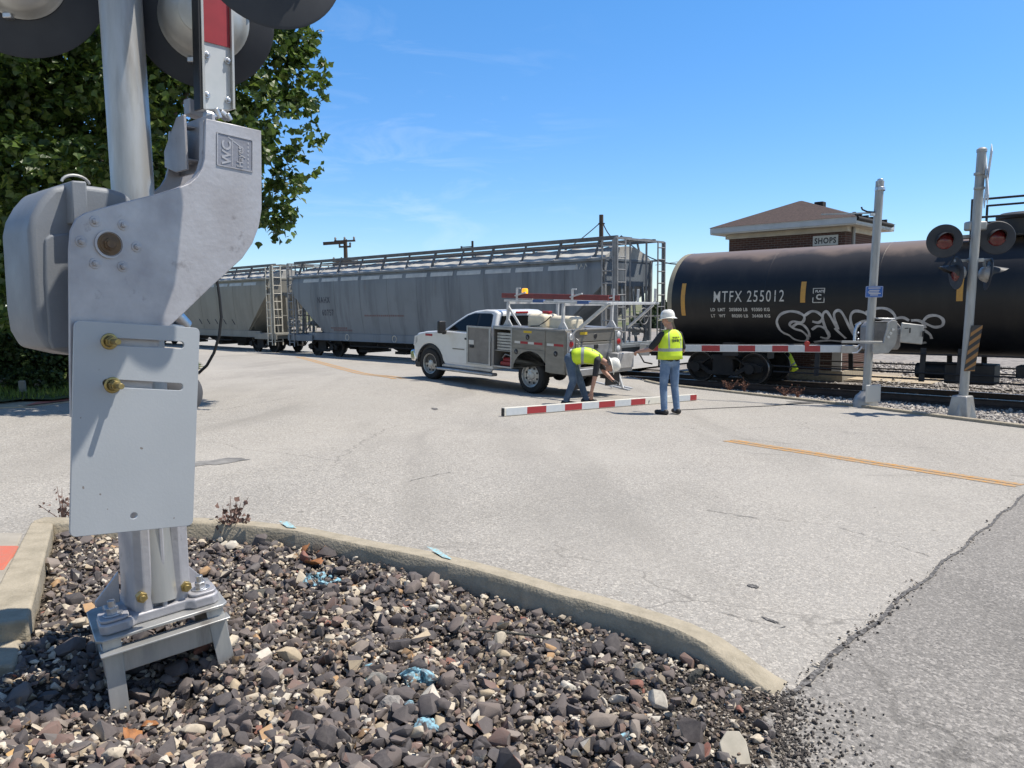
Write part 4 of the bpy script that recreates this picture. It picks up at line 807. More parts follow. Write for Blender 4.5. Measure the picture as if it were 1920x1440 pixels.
# rails and ties
RP = [(-.07, -.17), (.07, -.17), (.07, -.158), (.012, -.14), (.01, -.04), (.036, -.028), (.036, -.004), (.03, 0), (-.03, 0), (-.036, -.004), (-.036, -.028), (-.01, -.04), (-.012, -.14), (-.07, -.158)]
for sgn, lab in ((-1, 'nearer of the two rails the train stands on'), (1, 'farther of the two rails the train stands on')):
    mb = MB(); s_ = SCEN + sgn*0.7535; mb.prism(RP, (ST(s_, -78, 0.02), NN, Vector((0, 0, 1)), -E2), 0, -118); o = mb.build('rail', mSTEEL, smooth=0)
    mb2 = MB(); mb2.prism([(-.024, .0006), (.024, .0006), (.024, .003), (-.024, .003)], (ST(s_, -78, 0.02), NN, Vector((0, 0, 1)), -E2), 0, -118); mb2.build('running_surface', mSHINE, o, smooth=0); tag(o, lab, 'rail', 'rails of the track')
tie0 = None
for k in range(42):
    t = -15.9 + 0.52*k
    if tie0 is None:
        mb = MB(); mb.box((0, 0, 0), (0.23, 2.6, 0.17)); o = mb.build('railroad_tie', mTIE, bevel=0.012); o.rotation_euler = (0, 0, math.atan2(E2.y, E2.x)); tie0 = o
    else: o = tie0.copy(); SC.collection.objects.link(o)
    o.location = ST(SCEN, t, -0.235); tag(o, 'dark wooden railroad tie in the ballast under the rails', 'railroad tie', 'ties under the track')
TROT = math.atan2(E2.y, E2.x)
Z3 = Vector((0, 0, 1)); X3 = Vector((1, 0, 0)); Y3 = Vector((0, 1, 0)); O3 = Vector((0, 0, 0))
# bogie, built at the origin of its car
def bogie(car, x):
    mb = MB()
    fr_ = [(-1.25, .55), (-1.05, .62), (-.62, .66), (-.35, .86), (.35, .86), (.62, .66), (1.05, .62), (1.25, .55), (1.22, .38), (1.0, .34), (.75, .40), (.45, .24), (-.45, .24), (-.75, .40), (-1.0, .34), (-1.22, .38)]
    holes = [[(-.72, .55), (-.42, .74), (-.32, .72), (-.34, .36), (-.44, .36)], [(.72, .55), (.42, .74), (.32, .72), (.34, .36), (.44, .36)]]
    for sy in (-1, 1):
        vs, fs = curve_plate([[(a, b) for a, b in fr_]] + holes, (Vector((x, sy*.98, 0)), X3, Z3, Y3), -.07, .07, 0.012); mb.add(vs, fs)
        for dx in (-.89, .89): mb.cyl((x+dx, sy*.98-sy*.1, .457), (x+dx, sy*1.12, .457), .15, n=18)
        for dx in (-.1, 0.1): mb.cyl((x+dx, sy*.98, .30), (x+dx, sy*.98, .62), .07, n=12)
    mb.box((x, 0, .58), (.35, 1.9, .28)); b = mb.build('bogie', mUND, car, smooth=35)
    for dx in (-.89, .89):
        for sy in (-1, 1):
            w = MB(); w.lathe([(0.0, -.07), (.12, -.07), (.14, -.02), (.36, .0), (.40, -.05), (.457, -.055), (.462, .055), (.492, .06), (.495, .085), (.455, .09), (.40, .085), (.36, .03), (.14, .05), (.0, .05)], (x+dx, sy*.735+0, .457), (0, -sy, 0), 40); wh = w.build('wheel', mUND, b, smooth=40)
            w = MB(); w.lathe([(.452, -.056), (.4625, -.056), (.464, .05)], (x+dx, sy*.735, .457), (0, -sy, 0), 48); w.build('tread', mTREAD, wh, smooth=40)
        w = MB(); w.cyl((x+dx, -.9, .457), (x+dx, .9, .457), .075, n=14); w.build('axle', mUND, b)
    return b
def ladder(parent, x, y0, y1, z0, z1, n_, m, along='y', r=0.022, name='ladder'):
    mb = MB(); f = (lambda a, z: (x, a, z)) if along == 'y' else (lambda a, z: (a, x, z))
    for a in (y0, y1): mb.bar(f(a, z0), f(a, z1), .055, .03, X3 if along == 'y' else Y3)
    for k in range(n_): z = z0 + (z1-z0)*(k+.5)/n_; mb.cyl(f(y0, z), f(y1, z), r, n=8)
    return mb.build(name, m, parent)
def cyl_text(mb, txt, size, x, z, r, zc, side=-1, spacing=1.0, bold=0.0, sx=1.0, lift=0.008):
    vs, fs = text_geo(txt, size, spacing, bold); out_ = []
    for v in vs:
        th = (z+v.y-zc)/r; out_.append((x+v.x*sx, side*(r+lift)*math.cos(th), zc+(r+lift)*math.sin(th)))
    mb.add(out_, fs)
# ---- covered hopper cars
def hopper(name, label, L_, tmid, paint, lad, marks, rib):
    car = thing(name, label, 'hopper car', ST(SCEN, tmid, 0.02), (0, 0, TROT), 'covered hopper cars of the train')
    H = L_/2
    def prof(z):                                                  # half width of the side sheet
        u = (z-1.05)/(3.95-1.05); return 1.30 + 0.25*math.sin(min(1, max(0, u))*math.pi*0.62) - 0.08*max(0, u-.9)/.1
    def zlow(x):                                                  # end slope sheets cut the side
        d = H-0.62-abs(x); return 1.05 + max(0, 2.0*(1-d/2.55)) if d < 2.55 else 1.05
    xs = sorted(set([-(H-.62), H-.62] + list(np.linspace(-(H-.62), H-.62, 45)) + list(np.linspace(H-3.2, H-.62, 10)) + list(-np.linspace(H-3.2, H-.62, 10))))
    mb = MB(); K = 16; vs = []
    for x in xs:
        zl = zlow(x)
        for sgn in (-1, 1):
            for k in range(K+1): z = zl + (3.95-zl)*k/K; vs.append((x, sgn*prof(z), z))
    n_ = 2*(K+1); fs = []
    for i in range(len(xs)-1):
        for k in range(K): a = i*n_+k; fs.append((a, a+1, a+n_+1, a+n_)); b = a+K+1; fs.append((b, b+n_, b+n_+1, b+1))
        fs.append((i*n_, (i+1)*n_, (i+1)*n_+K+1, i*n_+K+1))                     # bottom / slope sheet
    for i in (0, len(xs)-1): fs.append(tuple([i*n_+k for k in range(K+1)] + [i*n_+K+1+k for k in range(K, -1, -1)]))
    mb.add(vs, fs); body = mb.build('body', paint, car, smooth=35)
    bm = bmesh.new(); bm.from_mesh(body.data); bmesh.ops.recalc_face_normals(bm, faces=bm.faces); bm.to_mesh(body.data); bm.free()
    # arched roof with ribs
    mb = MB(); M_ = 14; vs = []
    rx = np.linspace(-(H-.62), H-.62, int(L_/0.42))
    for i, x in enumerate(rx):
        for k in range(M_+1): t = -1+2*k/M_; vs.append((x, 1.5*t, 3.955 + 0.46*(1-t*t) + (0.0 if i % 2 else 0.022)))
    fs = [(i*(M_+1)+k, (i+1)*(M_+1)+k, (i+1)*(M_+1)+k+1, i*(M_+1)+k+1) for i in range(len(rx)-1) for k in range(M_)]
    for i in (0, len(rx)-1): fs.append(tuple(i*(M_+1)+k for k in range(M_+1)))
    mb.add(vs, fs); roof = mb.build('roof', mROOF, car, smooth=20)
    mb = MB()
    for x in np.linspace(-(H-1.1), H-1.1, rib): mb.tube([(x, 1.5*t, 3.96+0.46*(1-t*t)+.015) for t in np.linspace(-1, 1, 15)], .028, 6)
    mb.build('roof_rib', mRAILG, roof)
    # side sheet weld seams and top chord, side sill
    mb = MB(); mb.box((0, 0, 3.93), (L_-1.2, 3.14, .09)); mb.build('top_chord', paint, car, bevel=.01)
    mb = MB()
    for sy in (-1, 1): mb.box((0, sy*1.33, 1.0), (L_-3.4, .09, .34)); mb.box((0, sy*1.36, .84), (L_-3.4, .14, .03))
    sill = mb.build('side_sill', paint, car, bevel=.008)
    mb = MB()
    for x in np.linspace(-(H-2.2), H-2.2, 9):
        for sy in (-1, 1): mb.tube([(x, sy*(prof(z)+.004), z) for z in np.linspace(1.2, 3.88, 12)], .006, 5)
    mb.build('seam', paint, body)
    # pale drip panels under the roof line
    mb = MB(); px = np.linspace(-(H-1.5), H-1.5, rib)
    for a, b in zip(px[:-1], px[1:]):
        vs = []
        for x in (a+.12, b-.12):
            for z in (3.62, 3.70, 3.78): vs.append((x, -(prof(z)+.006), z))
        mb.add(vs, [(0, 1, 4, 3), (1, 2, 5, 4)][::1])
    pan = mb.build('drip_panel', mat('drip_panel', (0.5, 0.52, 0.52), 0.6, col2=(0.36, 0.38, 0.39), scale=3), body, smooth=0)
    if pan.data.polygons[0].normal.y > 0: pan.data.flip_normals()
    # running board on stanchions
    mb = MB()
    for y in (-1.15, 1.15): mb.box((0, y, 4.64), (L_-.5, .09, .13))
    for y in (-.62, .62): mb.box((0, y, 4.66), (L_-.4, .5, .035))
    rb = mb.build('running_board', mat('running_board', (0.09, 0.09, 0.092), 0.7, col2=(0.15, 0.15, 0.15), scale=4), car, bevel=.004)
    for k, x in enumerate(np.linspace(-(H-1.0), H-1.0, rib)):
        for sy in (-1, 1): mb = MB(); mb.bar((x, sy*1.42, 3.97), (x, sy*1.15, 4.6), .05, .06 if k % 2 else .10); mb.build('stanchion', mSTAN, rb)
    # ends: posts, cross bars, platform, ladders, slope stiffeners
    for sx in (-1, 1):
        mb = MB()
        for sy in (-1, 1):
            mb.bar((sx*(H-.12), sy*1.47, .95), (sx*(H-.12), sy*1.47, 4.6), .1, .08); mb.bar((sx*(H-.62), sy*1.36, 1.1), (sx*(H-.62), sy*1.42, 3.95), .14, .10); mb.bar((sx*(H-.12), sy*1.47, 3.96), (sx*(H-.7), sy*1.47, 3.96), .06, .06)
        mb.bar((sx*(H-.12), -1.5, 4.6), (sx*(H-.12), 1.5, 4.6), .07, .07); mb.bar((sx*(H-.12), -1.47, 2.0), (sx*(H-.12), 1.47, 2.0), .05, .05)
        mb.bar((sx*(H-.16), -.55, 4.56), (sx*(H-.16), -.55, 1.1), .05, .05); mb.bar((sx*(H-.16), .45, 4.56), (sx*(H-.16), .45, 1.1), .06, .06)
        mb.build('end_frame', paint if lad is mLADW else mRAILG, car)
        mb = MB(); mb.box((sx*(H-1.0), 0, 1.02), (2.2, 2.9, .10)); mb.box((sx*(H-.1), 0, .95), (.16, 3.0, .34)); mb.box((sx*(H-1.0), -1.45, .9), (2.2, .08, .3)); mb.box((sx*(H-1.0), 1.45, .9), (2.2, .08, .3)); mb.build('end_platform', paint, car, bevel=.008)
        ladder(car, sx*(H-.04), -1.46, -1.0, .45, 4.6, 10, lad); ladder(car, sx*(H-.04), 1.0, 1.46, .45, 4.6, 10, lad)
        ladder(car, -1.545, sx*(H-.6), sx*(H-.16), .45, 4.55, 10, lad, along='x')
        mb = MB()
        for y in (-.95, -.35, .35, .95): mb.bar((sx*(H-.66), y, 3.2), (sx*(H-.5), y, 1.1), .12, .05)
        for y in (-1.25, 1.25): mb.bar((sx*(H-.70), y, 3.02), (sx*(H-3.1), y, 1.1), .05, .09)
        mb.build('slope_brace', paint, car)
        # hand brake wheel, valves and pipes in the end
        mb = MB(); mb.tube([(sx*(H-.02), .1+.28*math.cos(t), 2.0+.28*math.sin(t)) for t in np.linspace(0, 6.28, 21)[:-1]], .02, 6, closed=True)
        for t in np.linspace(0, 6.28, 6)[:-1]: mb.cyl((sx*(H-.02), .1, 2.0), (sx*(H-.02), .1+.27*math.cos(t), 2.0+.27*math.sin(t)), .012, n=6)
        mb.cyl((sx*(H-.35), .1, 1.75), (sx*(H-.35), .1, 1.35), .14, n=14); mb.cyl((sx*(H-.3), -.5, 1.6), (sx*(H-.3), .6, 1.5), .11, n=14); mb.tube([(sx*(H-.25), .4, 1.1), (sx*(H-.2), .5, 1.5), (sx*(H-.3), .2, 1.9), (sx*(H-.3), -.3, 1.7), (sx*(H-.2), -.6, 1.2)], .03, 6)
        mb.build('brake_gear', mRAILG, car)
        mb = MB(); mb.bar((sx*(H-.2), 0, .82), (sx*(H+.62), 0, .82), .22, .2); mb.box((sx*(H+.55), .05, .82), (.3, .3, .3)); mb.tube([(sx*(H+.05), -.3, .75), (sx*(H+.3), -.35, .45), (sx*(H+.6), -.3, .4)], .03, 6); mb.build('coupler', mUND, car, bevel=.02)
        bogie(car, sx*(H-2.3))
    # outlet hoppers
    for x in (-.62*H, -.22*H, .22*H, .62*H):
        if abs(x) > H-4.6: x = math.copysign(H-5.2, x)
        mb = MB(); vs = [(x-1.5, -1.1, 1.0), (x+1.5, -1.1, 1.0), (x+1.5, 1.1, 1.0), (x-1.5, 1.1, 1.0), (x-.32, -.5, .38), (x+.32, -.5, .38), (x+.32, .5, .38), (x-.32, .5, .38)]
        mb.add(vs, [(3, 2, 1, 0), (4, 5, 6, 7), (0, 1, 5, 4), (1, 2, 6, 5), (2, 3, 7, 6), (3, 0, 4, 7)]); mb.box((x, 0, .33), (.8, 1.3, .12)); mb.build('outlet_gate', mUND, car)
    mb = MB(); mb.box((0, 0, .86), (L_-.4, .5, .3)); mb.cyl((-(H-5), -1.28, .6), (H-5, -1.28, .6), .03, n=8)
    for x in np.linspace(-(H-5), H-5, 6): mb.bar((x, -1.28, .6), (x, -1.28, .9), .04, .04)
    mb.build('centre_sill', mUND, car)
    if marks:
        mb = MB(); r_ = lambda z: prof(z)+.008
        def tx(s_, size, x, z, sx=0.8, sp=1.25, b=0.008):
            vs, fs = text_geo(s_, size, sp, b); mb.add([(x+v.x*sx, -r_(z+v.y), z+v.y) for v in vs], fs)
        tx('NAHX', .40, -H+2.75, 2.62); tx('60757', .40, -H+3.05, 2.02)
        tx('LD LMT 220000', .12, -H+3.75, 1.36, .8, 1.1, .002) if False else None
        mb.build('lettering', mLETB, body, smooth=0)
        mb = MB()
        for z, x0, x1 in ((2.02, -H+6.4, -H+9.2), (1.43, -H+3.6, -H+4.9), (1.33, -H+3.8, -H+5.2)):
            x = x0
            while x < x1: w = .06+.05*((x*37) % 1); mb.box((x+w/2, -(r_(z)-.003), z), (w, .006, .075)); x += w+.045
        mb.build('small_print', mat('faded_print', (0.16, 0.1, 0.1), 0.7), body, smooth=0)
        mb = MB()
        for x in (-H+4.9, -H+8.4): mb.tube([(x+.14*math.cos(t), -1.378, 1.0+.14*math.sin(t)) for t in np.linspace(0, 6.28, 17)[:-1]], .02, 5, closed=True)
        mb.build('sill_emblem', mLADW, sill)
        mb = MB()
        for x, n3 in ((H-1.75, 3),):
            for k in range(n3): xx = x+k*.2; mb.bar((xx, -(r_(3.6)), 3.62), (xx+.05, -(r_(3.8)), 3.8), .035, .012); mb.bar((xx+.05, -(r_(3.8)), 3.8), (xx+.12, -(r_(3.7)), 3.7), .035, .012)
        mb.build('paint_tag', mLETW, body)
    else:
        mb = MB(); random.seed(5)
        for k in range(5):
            x = H-4.4-k*1.0; z = 1.5; mb.bar((x, -(prof(z)+.01), z), (x-.22, -(prof(z+.28)+.01), z+.28), .05, .012)
        mb.build('paint_tag', mLETB, body)
    return car
tR = Tpx(1205, 22.6); tL = Tpx(540, 21.1)
hopper('covered_hopper', 'grey covered hopper car with dark soot streaks, lettered on its left end, behind the truck', tR-tL, (tR+tL)/2, mHOP, mRAILG, True, 12)
hopper('covered_hopper', 'tan covered hopper car with a cream ladder at its end, farthest left in the train', tR-tL, tL-1.35-(tR-tL)/2, mHOPB, mLADW, False, 12)
# ---- tank car
tl = Tpx(1272, 22.4); tc_ = Tpx(1915, 22.6); HL = tc_-tl; TR_, TZ = 1.51, 2.52
tank = thing('tank_car', 'black tank car with brown dust on top and white graffiti on its side', 'tank car', ST(SCEN, tc_, 0.02), (0, 0, TROT))
mb = MB(); hp = [(0.0, -HL)] + [(TR_*math.sin(a), -HL+.48*(1-math.cos(a))) for a in np.linspace(.15, math.pi/2, 10)]
xsx = list(np.linspace(-HL+.48, HL-.48, 30))[1:-1]; prof_ = hp + [(TR_, x) for x in xsx] + [(r_, -h) for r_, h in hp[::-1]]
mb.lathe(prof_, (0, 0, TZ), (1, 0, 0), 96); shell = mb.build('shell', mTANK, tank, smooth=40)
mb = MB()
for x in (-HL+3.55, -HL+6.55, HL-3.55, HL-6.55): mb.lathe([(TR_+.0, -.02), (TR_+.0035, -.012), (TR_+.0035, .012), (TR_+.0, .02)], (x, 0, TZ), (1, 0, 0), 96)
mb.build('weld_seam', mTANK, shell)
mb = MB(); mb.lathe([(TR_*math.sin(a)+.006, .48*(1-math.cos(a))-HL) for a in np.linspace(.95, 1.38, 6)], (0, 0, TZ), (1, 0, 0), 96); mb.lathe([(TR_+.002, -HL+.36), (TR_+.004, -HL+.38), (TR_+.004, -HL+.50), (TR_+.002, -HL+.52)], (0, 0, TZ), (1, 0, 0), 96); mb.build('head_rim', mat('head_dust', (0.3, 0.27, 0.2), 0.8, col2=(0.2, 0.18, 0.14), scale=2), shell)
def patch(x0, x1, z0, z1, m, name, lift=.006):
    mb = MB(); n_ = 8; vs = []
    for x in (x0, x1):
        for k in range(n_+1): th = (z0+(z1-z0)*k/n_-TZ)/TR_; vs.append((x, -(TR_+lift)*math.cos(th), TZ+(TR_+lift)*math.sin(th)))
    mb.add(vs, [(k, n_+1+k, n_+2+k, k+1) for k in range(n_)]); return mb.build(name, m, shell, smooth=30)
def tX(px, s=None):                                               # local x of a picture column on the tank's near side
    return Tpx(px, SCEN-TR_+0.0)-tc_
for px_ in (1273.5, 1504, 1797):
    x = tX(px_)+(.12 if px_ < 1300 else 0); patch(x-.07, x+.07, 2.42 if px_ > 1300 else 2.05, 3.0 if px_ > 1300 else 3.05, mYSTR, 'reflector_strip')
mb = MB(); x0 = tX(1336); x1 = tX(1469); vs, fs = text_geo('MTFX 255012', .46, 1.18, .001); w = max(v.x for v in vs); cyl_text(mb, 'MTFX 255012', .46, x0, 2.46, TR_, TZ, -1, 1.18, .001, (x1-x0)/w)
for tx_, zz_ in (('LD  LMT   205800 LB   93350 KG', 2.19), ('LT   WT     80200 LB   36400 KG', 2.0)):
    vs, fs = text_geo(tx_, .13, 1.1, .004); w = max(v.x for v in vs); cyl_text(mb, tx_, .13, tX(1331), zz_, TR_, TZ, -1, 1.1, .004, (tX(1442)-tX(1331))/w)
cyl_text(mb, 'C', .20, tX(1529), 2.50, TR_, TZ, -1, 1, .008); cyl_text(mb, 'PLATE', .09, tX(1527), 2.69, TR_, TZ, -1, 1, .004)
mb.build('lettering', mLETW, shell, smooth=0)
mb = MB(); fx0, fx1 = tX(1523), tX(1544)
def cpt(x, z, lift=.01): th = (z-TZ)/TR_; return Vector((x, -(TR_+lift)*math.cos(th), TZ+(TR_+lift)*math.sin(th)))
def stroke(pts, w, m2=None):                                      # flat brush stroke lying on the shell
    out_ = []; pts = [Vector((a, b)) for a, b in pts]; n_ = len(pts)
    for i, p in enumerate(pts):
        d = (pts[min(i+1, n_-1)]-pts[max(i-1, 0)]).normalized(); q = Vector((-d.y, d.x)); ww = w*(0.95+.12*math.sin(i*.7)); out_ += [cpt(*(p+q*ww/2)), cpt(*(p-q*ww/2))]
    mb.add(out_, [(2*i, 2*i+1, 2*i+3, 2*i+2) for i in range(n_-1)])
stroke([(fx0, 2.42), (fx1, 2.42), (fx1, 2.8), (fx0, 2.8), (fx0, 2.42)], .025); mb.build('plate_frame', mLETW, shell, smooth=0)
# graffiti outline, traced as strokes on the shell (picture columns/rows turned into places on the shell)
def zrow(px, py):
    r = ray(px, py); s0 = SCEN-TR_; d = s0/(r.x*NN.x+r.y*NN.y); return CAMZ + r.z*d - 0.02
def G(pts): return [(tX(x), zrow(x, y)) for x, y in pts]
def smooth_path(p, n=5):
    p = [Vector(a) for a in p]; out_ = []
    for i in range(len(p)-1):
        a, b, c, d = p[max(i-1, 0)], p[i], p[i+1], p[min(i+2, len(p)-1)]
        for k in range(n): t = k/n; out_.append(0.5*((2*b)+(-a+c)*t+(2*a-5*b+4*c-d)*t*t+(-a+3*b-3*c+d)*t**3))
    out_.append(p[-1]); return [(v.x, v.y) for v in out_]
mb = MB()
for g in ([(1455, 622), (1453, 604), (1462, 590), (1478, 584), (1495, 586), (1506, 594), (1500, 606), (1484, 604), (1476, 611), (1484, 620), (1497, 626), (1504, 640), (1496, 652), (1478, 648), (1470, 636), (1461, 630), (1455, 622)],
          [(1478, 618), (1490, 609), (1502, 612), (1509, 626), (1507, 640)], [(1507, 592), (1520, 584), (1532, 586), (1540, 596), (1532, 606), (1520, 604)], [(1516, 622), (1528, 614), (1540, 618), (1547, 632), (1540, 644), (1528, 640)],
          [(1546, 640), (1540, 596), (1548, 584), (1556, 596), (1566, 620), (1562, 590), (1572, 582), (1582, 596), (1594, 636)], [(1560, 618), (1570, 634), (1576, 644)], [(1598, 640), (1592, 600), (1600, 584), (1618, 586), (1628, 594)],
          [(1600, 612), (1614, 604), (1628, 602)], [(1622, 586), (1644, 578), (1664, 580), (1676, 592), (1674, 604)], [(1732, 618), (1728, 606), (1738, 594), (1754, 592), (1766, 600), (1764, 612), (1750, 616), (1736, 610), (1720, 602), (1706, 602)],
          [(1690, 640), (1700, 650), (1716, 656), (1728, 654)], [(1728, 622), (1738, 632), (1740, 644)], [(1648, 606), (1668, 600), (1690, 596), (1702, 602)], [(1512, 655), (1540, 650), (1570, 654)]):
    stroke(smooth_path(G(g)), .075)
mb.build('graffiti', mGRAF, shell, smooth=0)
# fittings on top
mb = MB(); mb.lathe([(.0, 0), (.62, 0), (.62, .42), (.66, .44), (.66, .52), (.55, .58), (.0, .6)], (0, 0, TZ+TR_-.06), (0, 0, 1), 40); mb.lathe([(.0, 0), (.3, 0), (.3, .3), (0, .34)], (1.1, 0, TZ+TR_-.06), (0, 0, 1), 24); mb.build('manway', mTANKB, tank, bevel=.01)
mb = MB()
xr = tX(1852)-.6
for y in (-.8, .8):
    for z in (TZ+TR_+.42, TZ+TR_+.85): mb.cyl((xr, y, z), (1.45, y, z), .028, n=8)
    for x in (xr, 1.45): mb.cyl((x, y, TZ+TR_-.35), (x, y, TZ+TR_+.87), .03, n=8)
for z in (TZ+TR_+.42, TZ+TR_+.85): mb.cyl((1.45, -.8, z), (1.45, .8, z), .028, n=8)
mb.box((0, -.78, TZ+TR_-.05), (3.0, .45, .04)); mb.box((0, .78, TZ+TR_-.05), (3.0, .45, .04)); mb.build('safety_railing', mTANKB, tank)
# underframe: stub sills, running rods with drop brackets
mb = MB()
for sx in (-1, 1):
    mb = MB(); mb.box((sx*(HL-1.3), 0, .88), (3.6, .5, .32)); mb.box((sx*(HL-.1), 0, .95), (.14, 3.0, .28)); mb.box((sx*(HL-.75), 0, 1.12), (1.4, 2.9, .05)); mb.box((sx*(HL-2.4), 0, 1.05), (.5, 2.5, .4)); mb.build('stub_sill', mTANKB, tank)
mb = MB()
for sy in (-1, 1):
    for z in (.62, .46): mb.cyl((-HL+3.8, sy*1.35, z), (HL-3.8, sy*1.35, z), .022, n=8)
    for x in [tX(1529), tX(1729)] + list(np.arange(tX(1800), HL-3.8, 2.15)): mb.bar((x, sy*1.35, .40), (x, sy*1.25, 1.25), .13, .04)
    for z in (.95,): mb.cyl((-HL+3.4, sy*1.42, z+.15), (HL-3.4, sy*1.42, z+.15), .02, n=8)
mb.build('side_rod', mTANKB, tank)
mb = MB(); mb.box((-.9, -.55, .6), (1.1, .7, .5)); mb.cyl((-2.2, -.5, .62), (-1.3, -.5, .62), .2, n=16); mb.box((.4, -.7, .72), (.6, .5, .3)); mb.box((-1.3, -.9, .86), (1.4, .1, .06)); mb.build('bottom_outlet', mTANKB, tank, bevel=.03)
for sx in (-1, 1):
    bogie(tank, sx*(HL-2.05)); ladder(tank, sx*(HL-.02), -1.4, -.95, .4, 1.4, 3, mTANKB)
    mb = MB(); mb.bar((sx*(HL-.2), 0, .82), (sx*(HL+.55), 0, .82), .22, .2); mb.box((sx*(HL+.5), -.05, .82), (.3, .3, .3)); mb.tube([(sx*HL, -.35, .8), (sx*(HL+.25), -.4, .45), (sx*(HL+.55), -.35, .4)], .03, 6); mb.build('coupler', mUND, tank, bevel=.02)
    mb = MB()
    for z in (1.12, 2.0):
        mb.cyl((sx*(HL-.05), -1.4, z), (sx*(HL-.05), 1.4, z), .02, n=8)
    for y in (-1.4, 1.4): mb.cyl((sx*(HL-.05), y, 1.1), (sx*(HL-.05), y, 2.0), .02, n=8)
    mb.build('end_handrail', mTANKB, tank)
# ================================================================== DEPOT
mBRK = mat('brown_brick', (0.105, 0.058, 0.045), 0.85, spec=0.2)
def brick(t, l, v, c):
    b = t.nodes.new('ShaderNodeTexBrick'); b.inputs['Scale'].default_value = 1.0; b.inputs['Brick Width'].default_value = .22; b.inputs['Row Height'].default_value = .075; b.inputs['Mortar Size'].default_value = .007; b.inputs['Color1'].default_value = (.115, .06, .046, 1); b.inputs['Color2'].default_value = (.08, .045, .037, 1); b.inputs['Mortar'].default_value = (.16, .14, .125, 1)
    m_ = t.nodes.new('ShaderNodeMapping'); m_.inputs['Rotation'].default_value = (math.pi/2, 0, 0); l(v, m_.inputs['Vector']); l(m_.outputs[0], b.inputs['Vector']); return b.outputs['Color']
mBRK = mat('brown_brick', (0.105, 0.058, 0.045), 0.85, spec=0.2, extra=brick)
mSHING = mat('roof_shingles', (0.10, 0.072, 0.066), 0.9, col2=(0.06, 0.047, 0.045), scale=14, stretch=(1, 1, 3), lo=0.35, hi=0.65, bump=0.5, bscale=20, spec=0.2)
mFASC = mat('fascia_paint', (0.5, 0.54, 0.56), 0.6, col2=(0.42, 0.46, 0.48), scale=3)
mSOFF = mat('soffit_paint', (0.56, 0.53, 0.45), 0.7, col2=(0.45, 0.42, 0.36), scale=3)
mBOARD = mat('window_board', (0.2, 0.19, 0.17), 0.8, col2=(0.15, 0.14, 0.12), scale=5)
S0 = 25.3; TC = Tpx(1580, S0); TLf = Tpx(1364, S0); BW = TC-TLf; BD = 2.75; BH = 4.93
dep = thing('depot', 'small brown brick depot with a shallow hipped roof behind the tank car', 'building', ST(S0, (TC+TLf)/2, -0.1), (0, 0, TROT))
mb = MB(); mb.box((0, BD/2, BH/2), (BW, BD, BH)); wall = mb.build('wall', mBRK, dep, bevel=.01)
OV = .48
mb = MB(); mb.box((0, BD/2, BH-.085), (BW+.18, BD+.18, .16)); mb.build('cornice', mSOFF, dep)
mb = MB(); mb.box((0, BD/2, BH+.012), (BW+2*OV-.02, BD+2*OV-.02, .04)); mb.build('soffit', mSOFF, dep)
mb = MB(); mb.box((0, BD/2, BH+.13), (BW+2*OV, BD+2*OV, .19)); mb.build('fascia', mFASC, dep, bevel=.01)
mb = MB(); a_, b_ = BW/2+OV+.03, BD/2+OV+.03; z0 = BH+.226; rz = .86; rr_ = 0.12
vs = [(-a_, BD/2-b_, z0), (a_, BD/2-b_, z0), (a_, BD/2+b_, z0), (-a_, BD/2+b_, z0), (-.05, BD/2-rr_, z0+rz), (.05, BD/2-rr_, z0+rz), (.05, BD/2+rr_, z0+rz), (-.05, BD/2+rr_, z0+rz)]
mb.add(vs, [(3, 2, 1, 0), (0, 1, 5, 4), (1, 2, 6, 5), (2, 3, 7, 6), (3, 0, 4, 7), (4, 5, 6, 7)]); roof = mb.build('roof', mSHING, dep, smooth=0)
mb = MB(); mb.box((.55, BD/2+.2, z0+rz-.16), (.3, .3, .2)); mb.build('roof_vent', mUND, roof, bevel=.02)
mb = MB(); mb.cyl((a_-.02, BD/2-b_+.05, z0-.05), (a_-.02, BD/2+b_-.35, z0-.05), .07, n=10)
for k in range(5): y = BD/2-b_+.35+k*.6; mb.box((a_-.08, y, z0+.04), (.2, .08, .12))
mb.build('gutter', mUND, roof)
mb = MB(); mb.cyl((BW/2+.14, .3, 1.5), (BW/2+.14, .3, BH+.45), .055, n=12); mb.build('drainpipe', mat('drainpipe', (.3, .29, .27), .5, .4), dep)
mb = MB(); x0, x1 = -BW/2+.9, BW/2-1.0; zc_ = BH-.72; mb.box(((x0*.55+x1*.45), -.004, zc_-.16), ((x1-x0)*.9, .03, .5)); wn_ = mb.build('window', mFASC, dep); 
mb = MB(); mb.box(((x0*.62+x1*.38)-.1, -.022, zc_-.16), ((x1-x0)*.5, .03, .44)); mb.build('boarding', mBOARD, wn_)
mb = MB(); mb.box((BW/2-.62, -.018, BH-.41), (.8, .034, .32)); sg = mb.build('name_sign', mat('sign_white', (.55, .56, .52), .5), dep, bevel=.004)
mb = MB(); text_on(mb, 'SHOPS', .25, (Vector((BW/2-.62, -.036, BH-.50)), X3, Z3, Vector((0, -1, 0))), .001, 1.12, .008, 0, 'CENTER', .86); mb.build('lettering', mat('sign_black', (.03, .03, .03), .5), sg, smooth=0)
for x in (-.39, .39):
    pass
mb = MB(); mb.box((0, BD/2, .16), (BW+.14, BD+.14, .34)); mb.build('plinth', mCONC, dep, bevel=.015)
mb = MB(); mb.box((BW/2-.13, -.03, 1.05), (.30, .06, 2.1)); mb.build('door_panel', mat('door_white', (.62, .61, .57), .6), dep, bevel=.005)
mb = MB(); mb.box((BW/2+.35, BD/2, .03), (.9, BD+.4, .1)); 
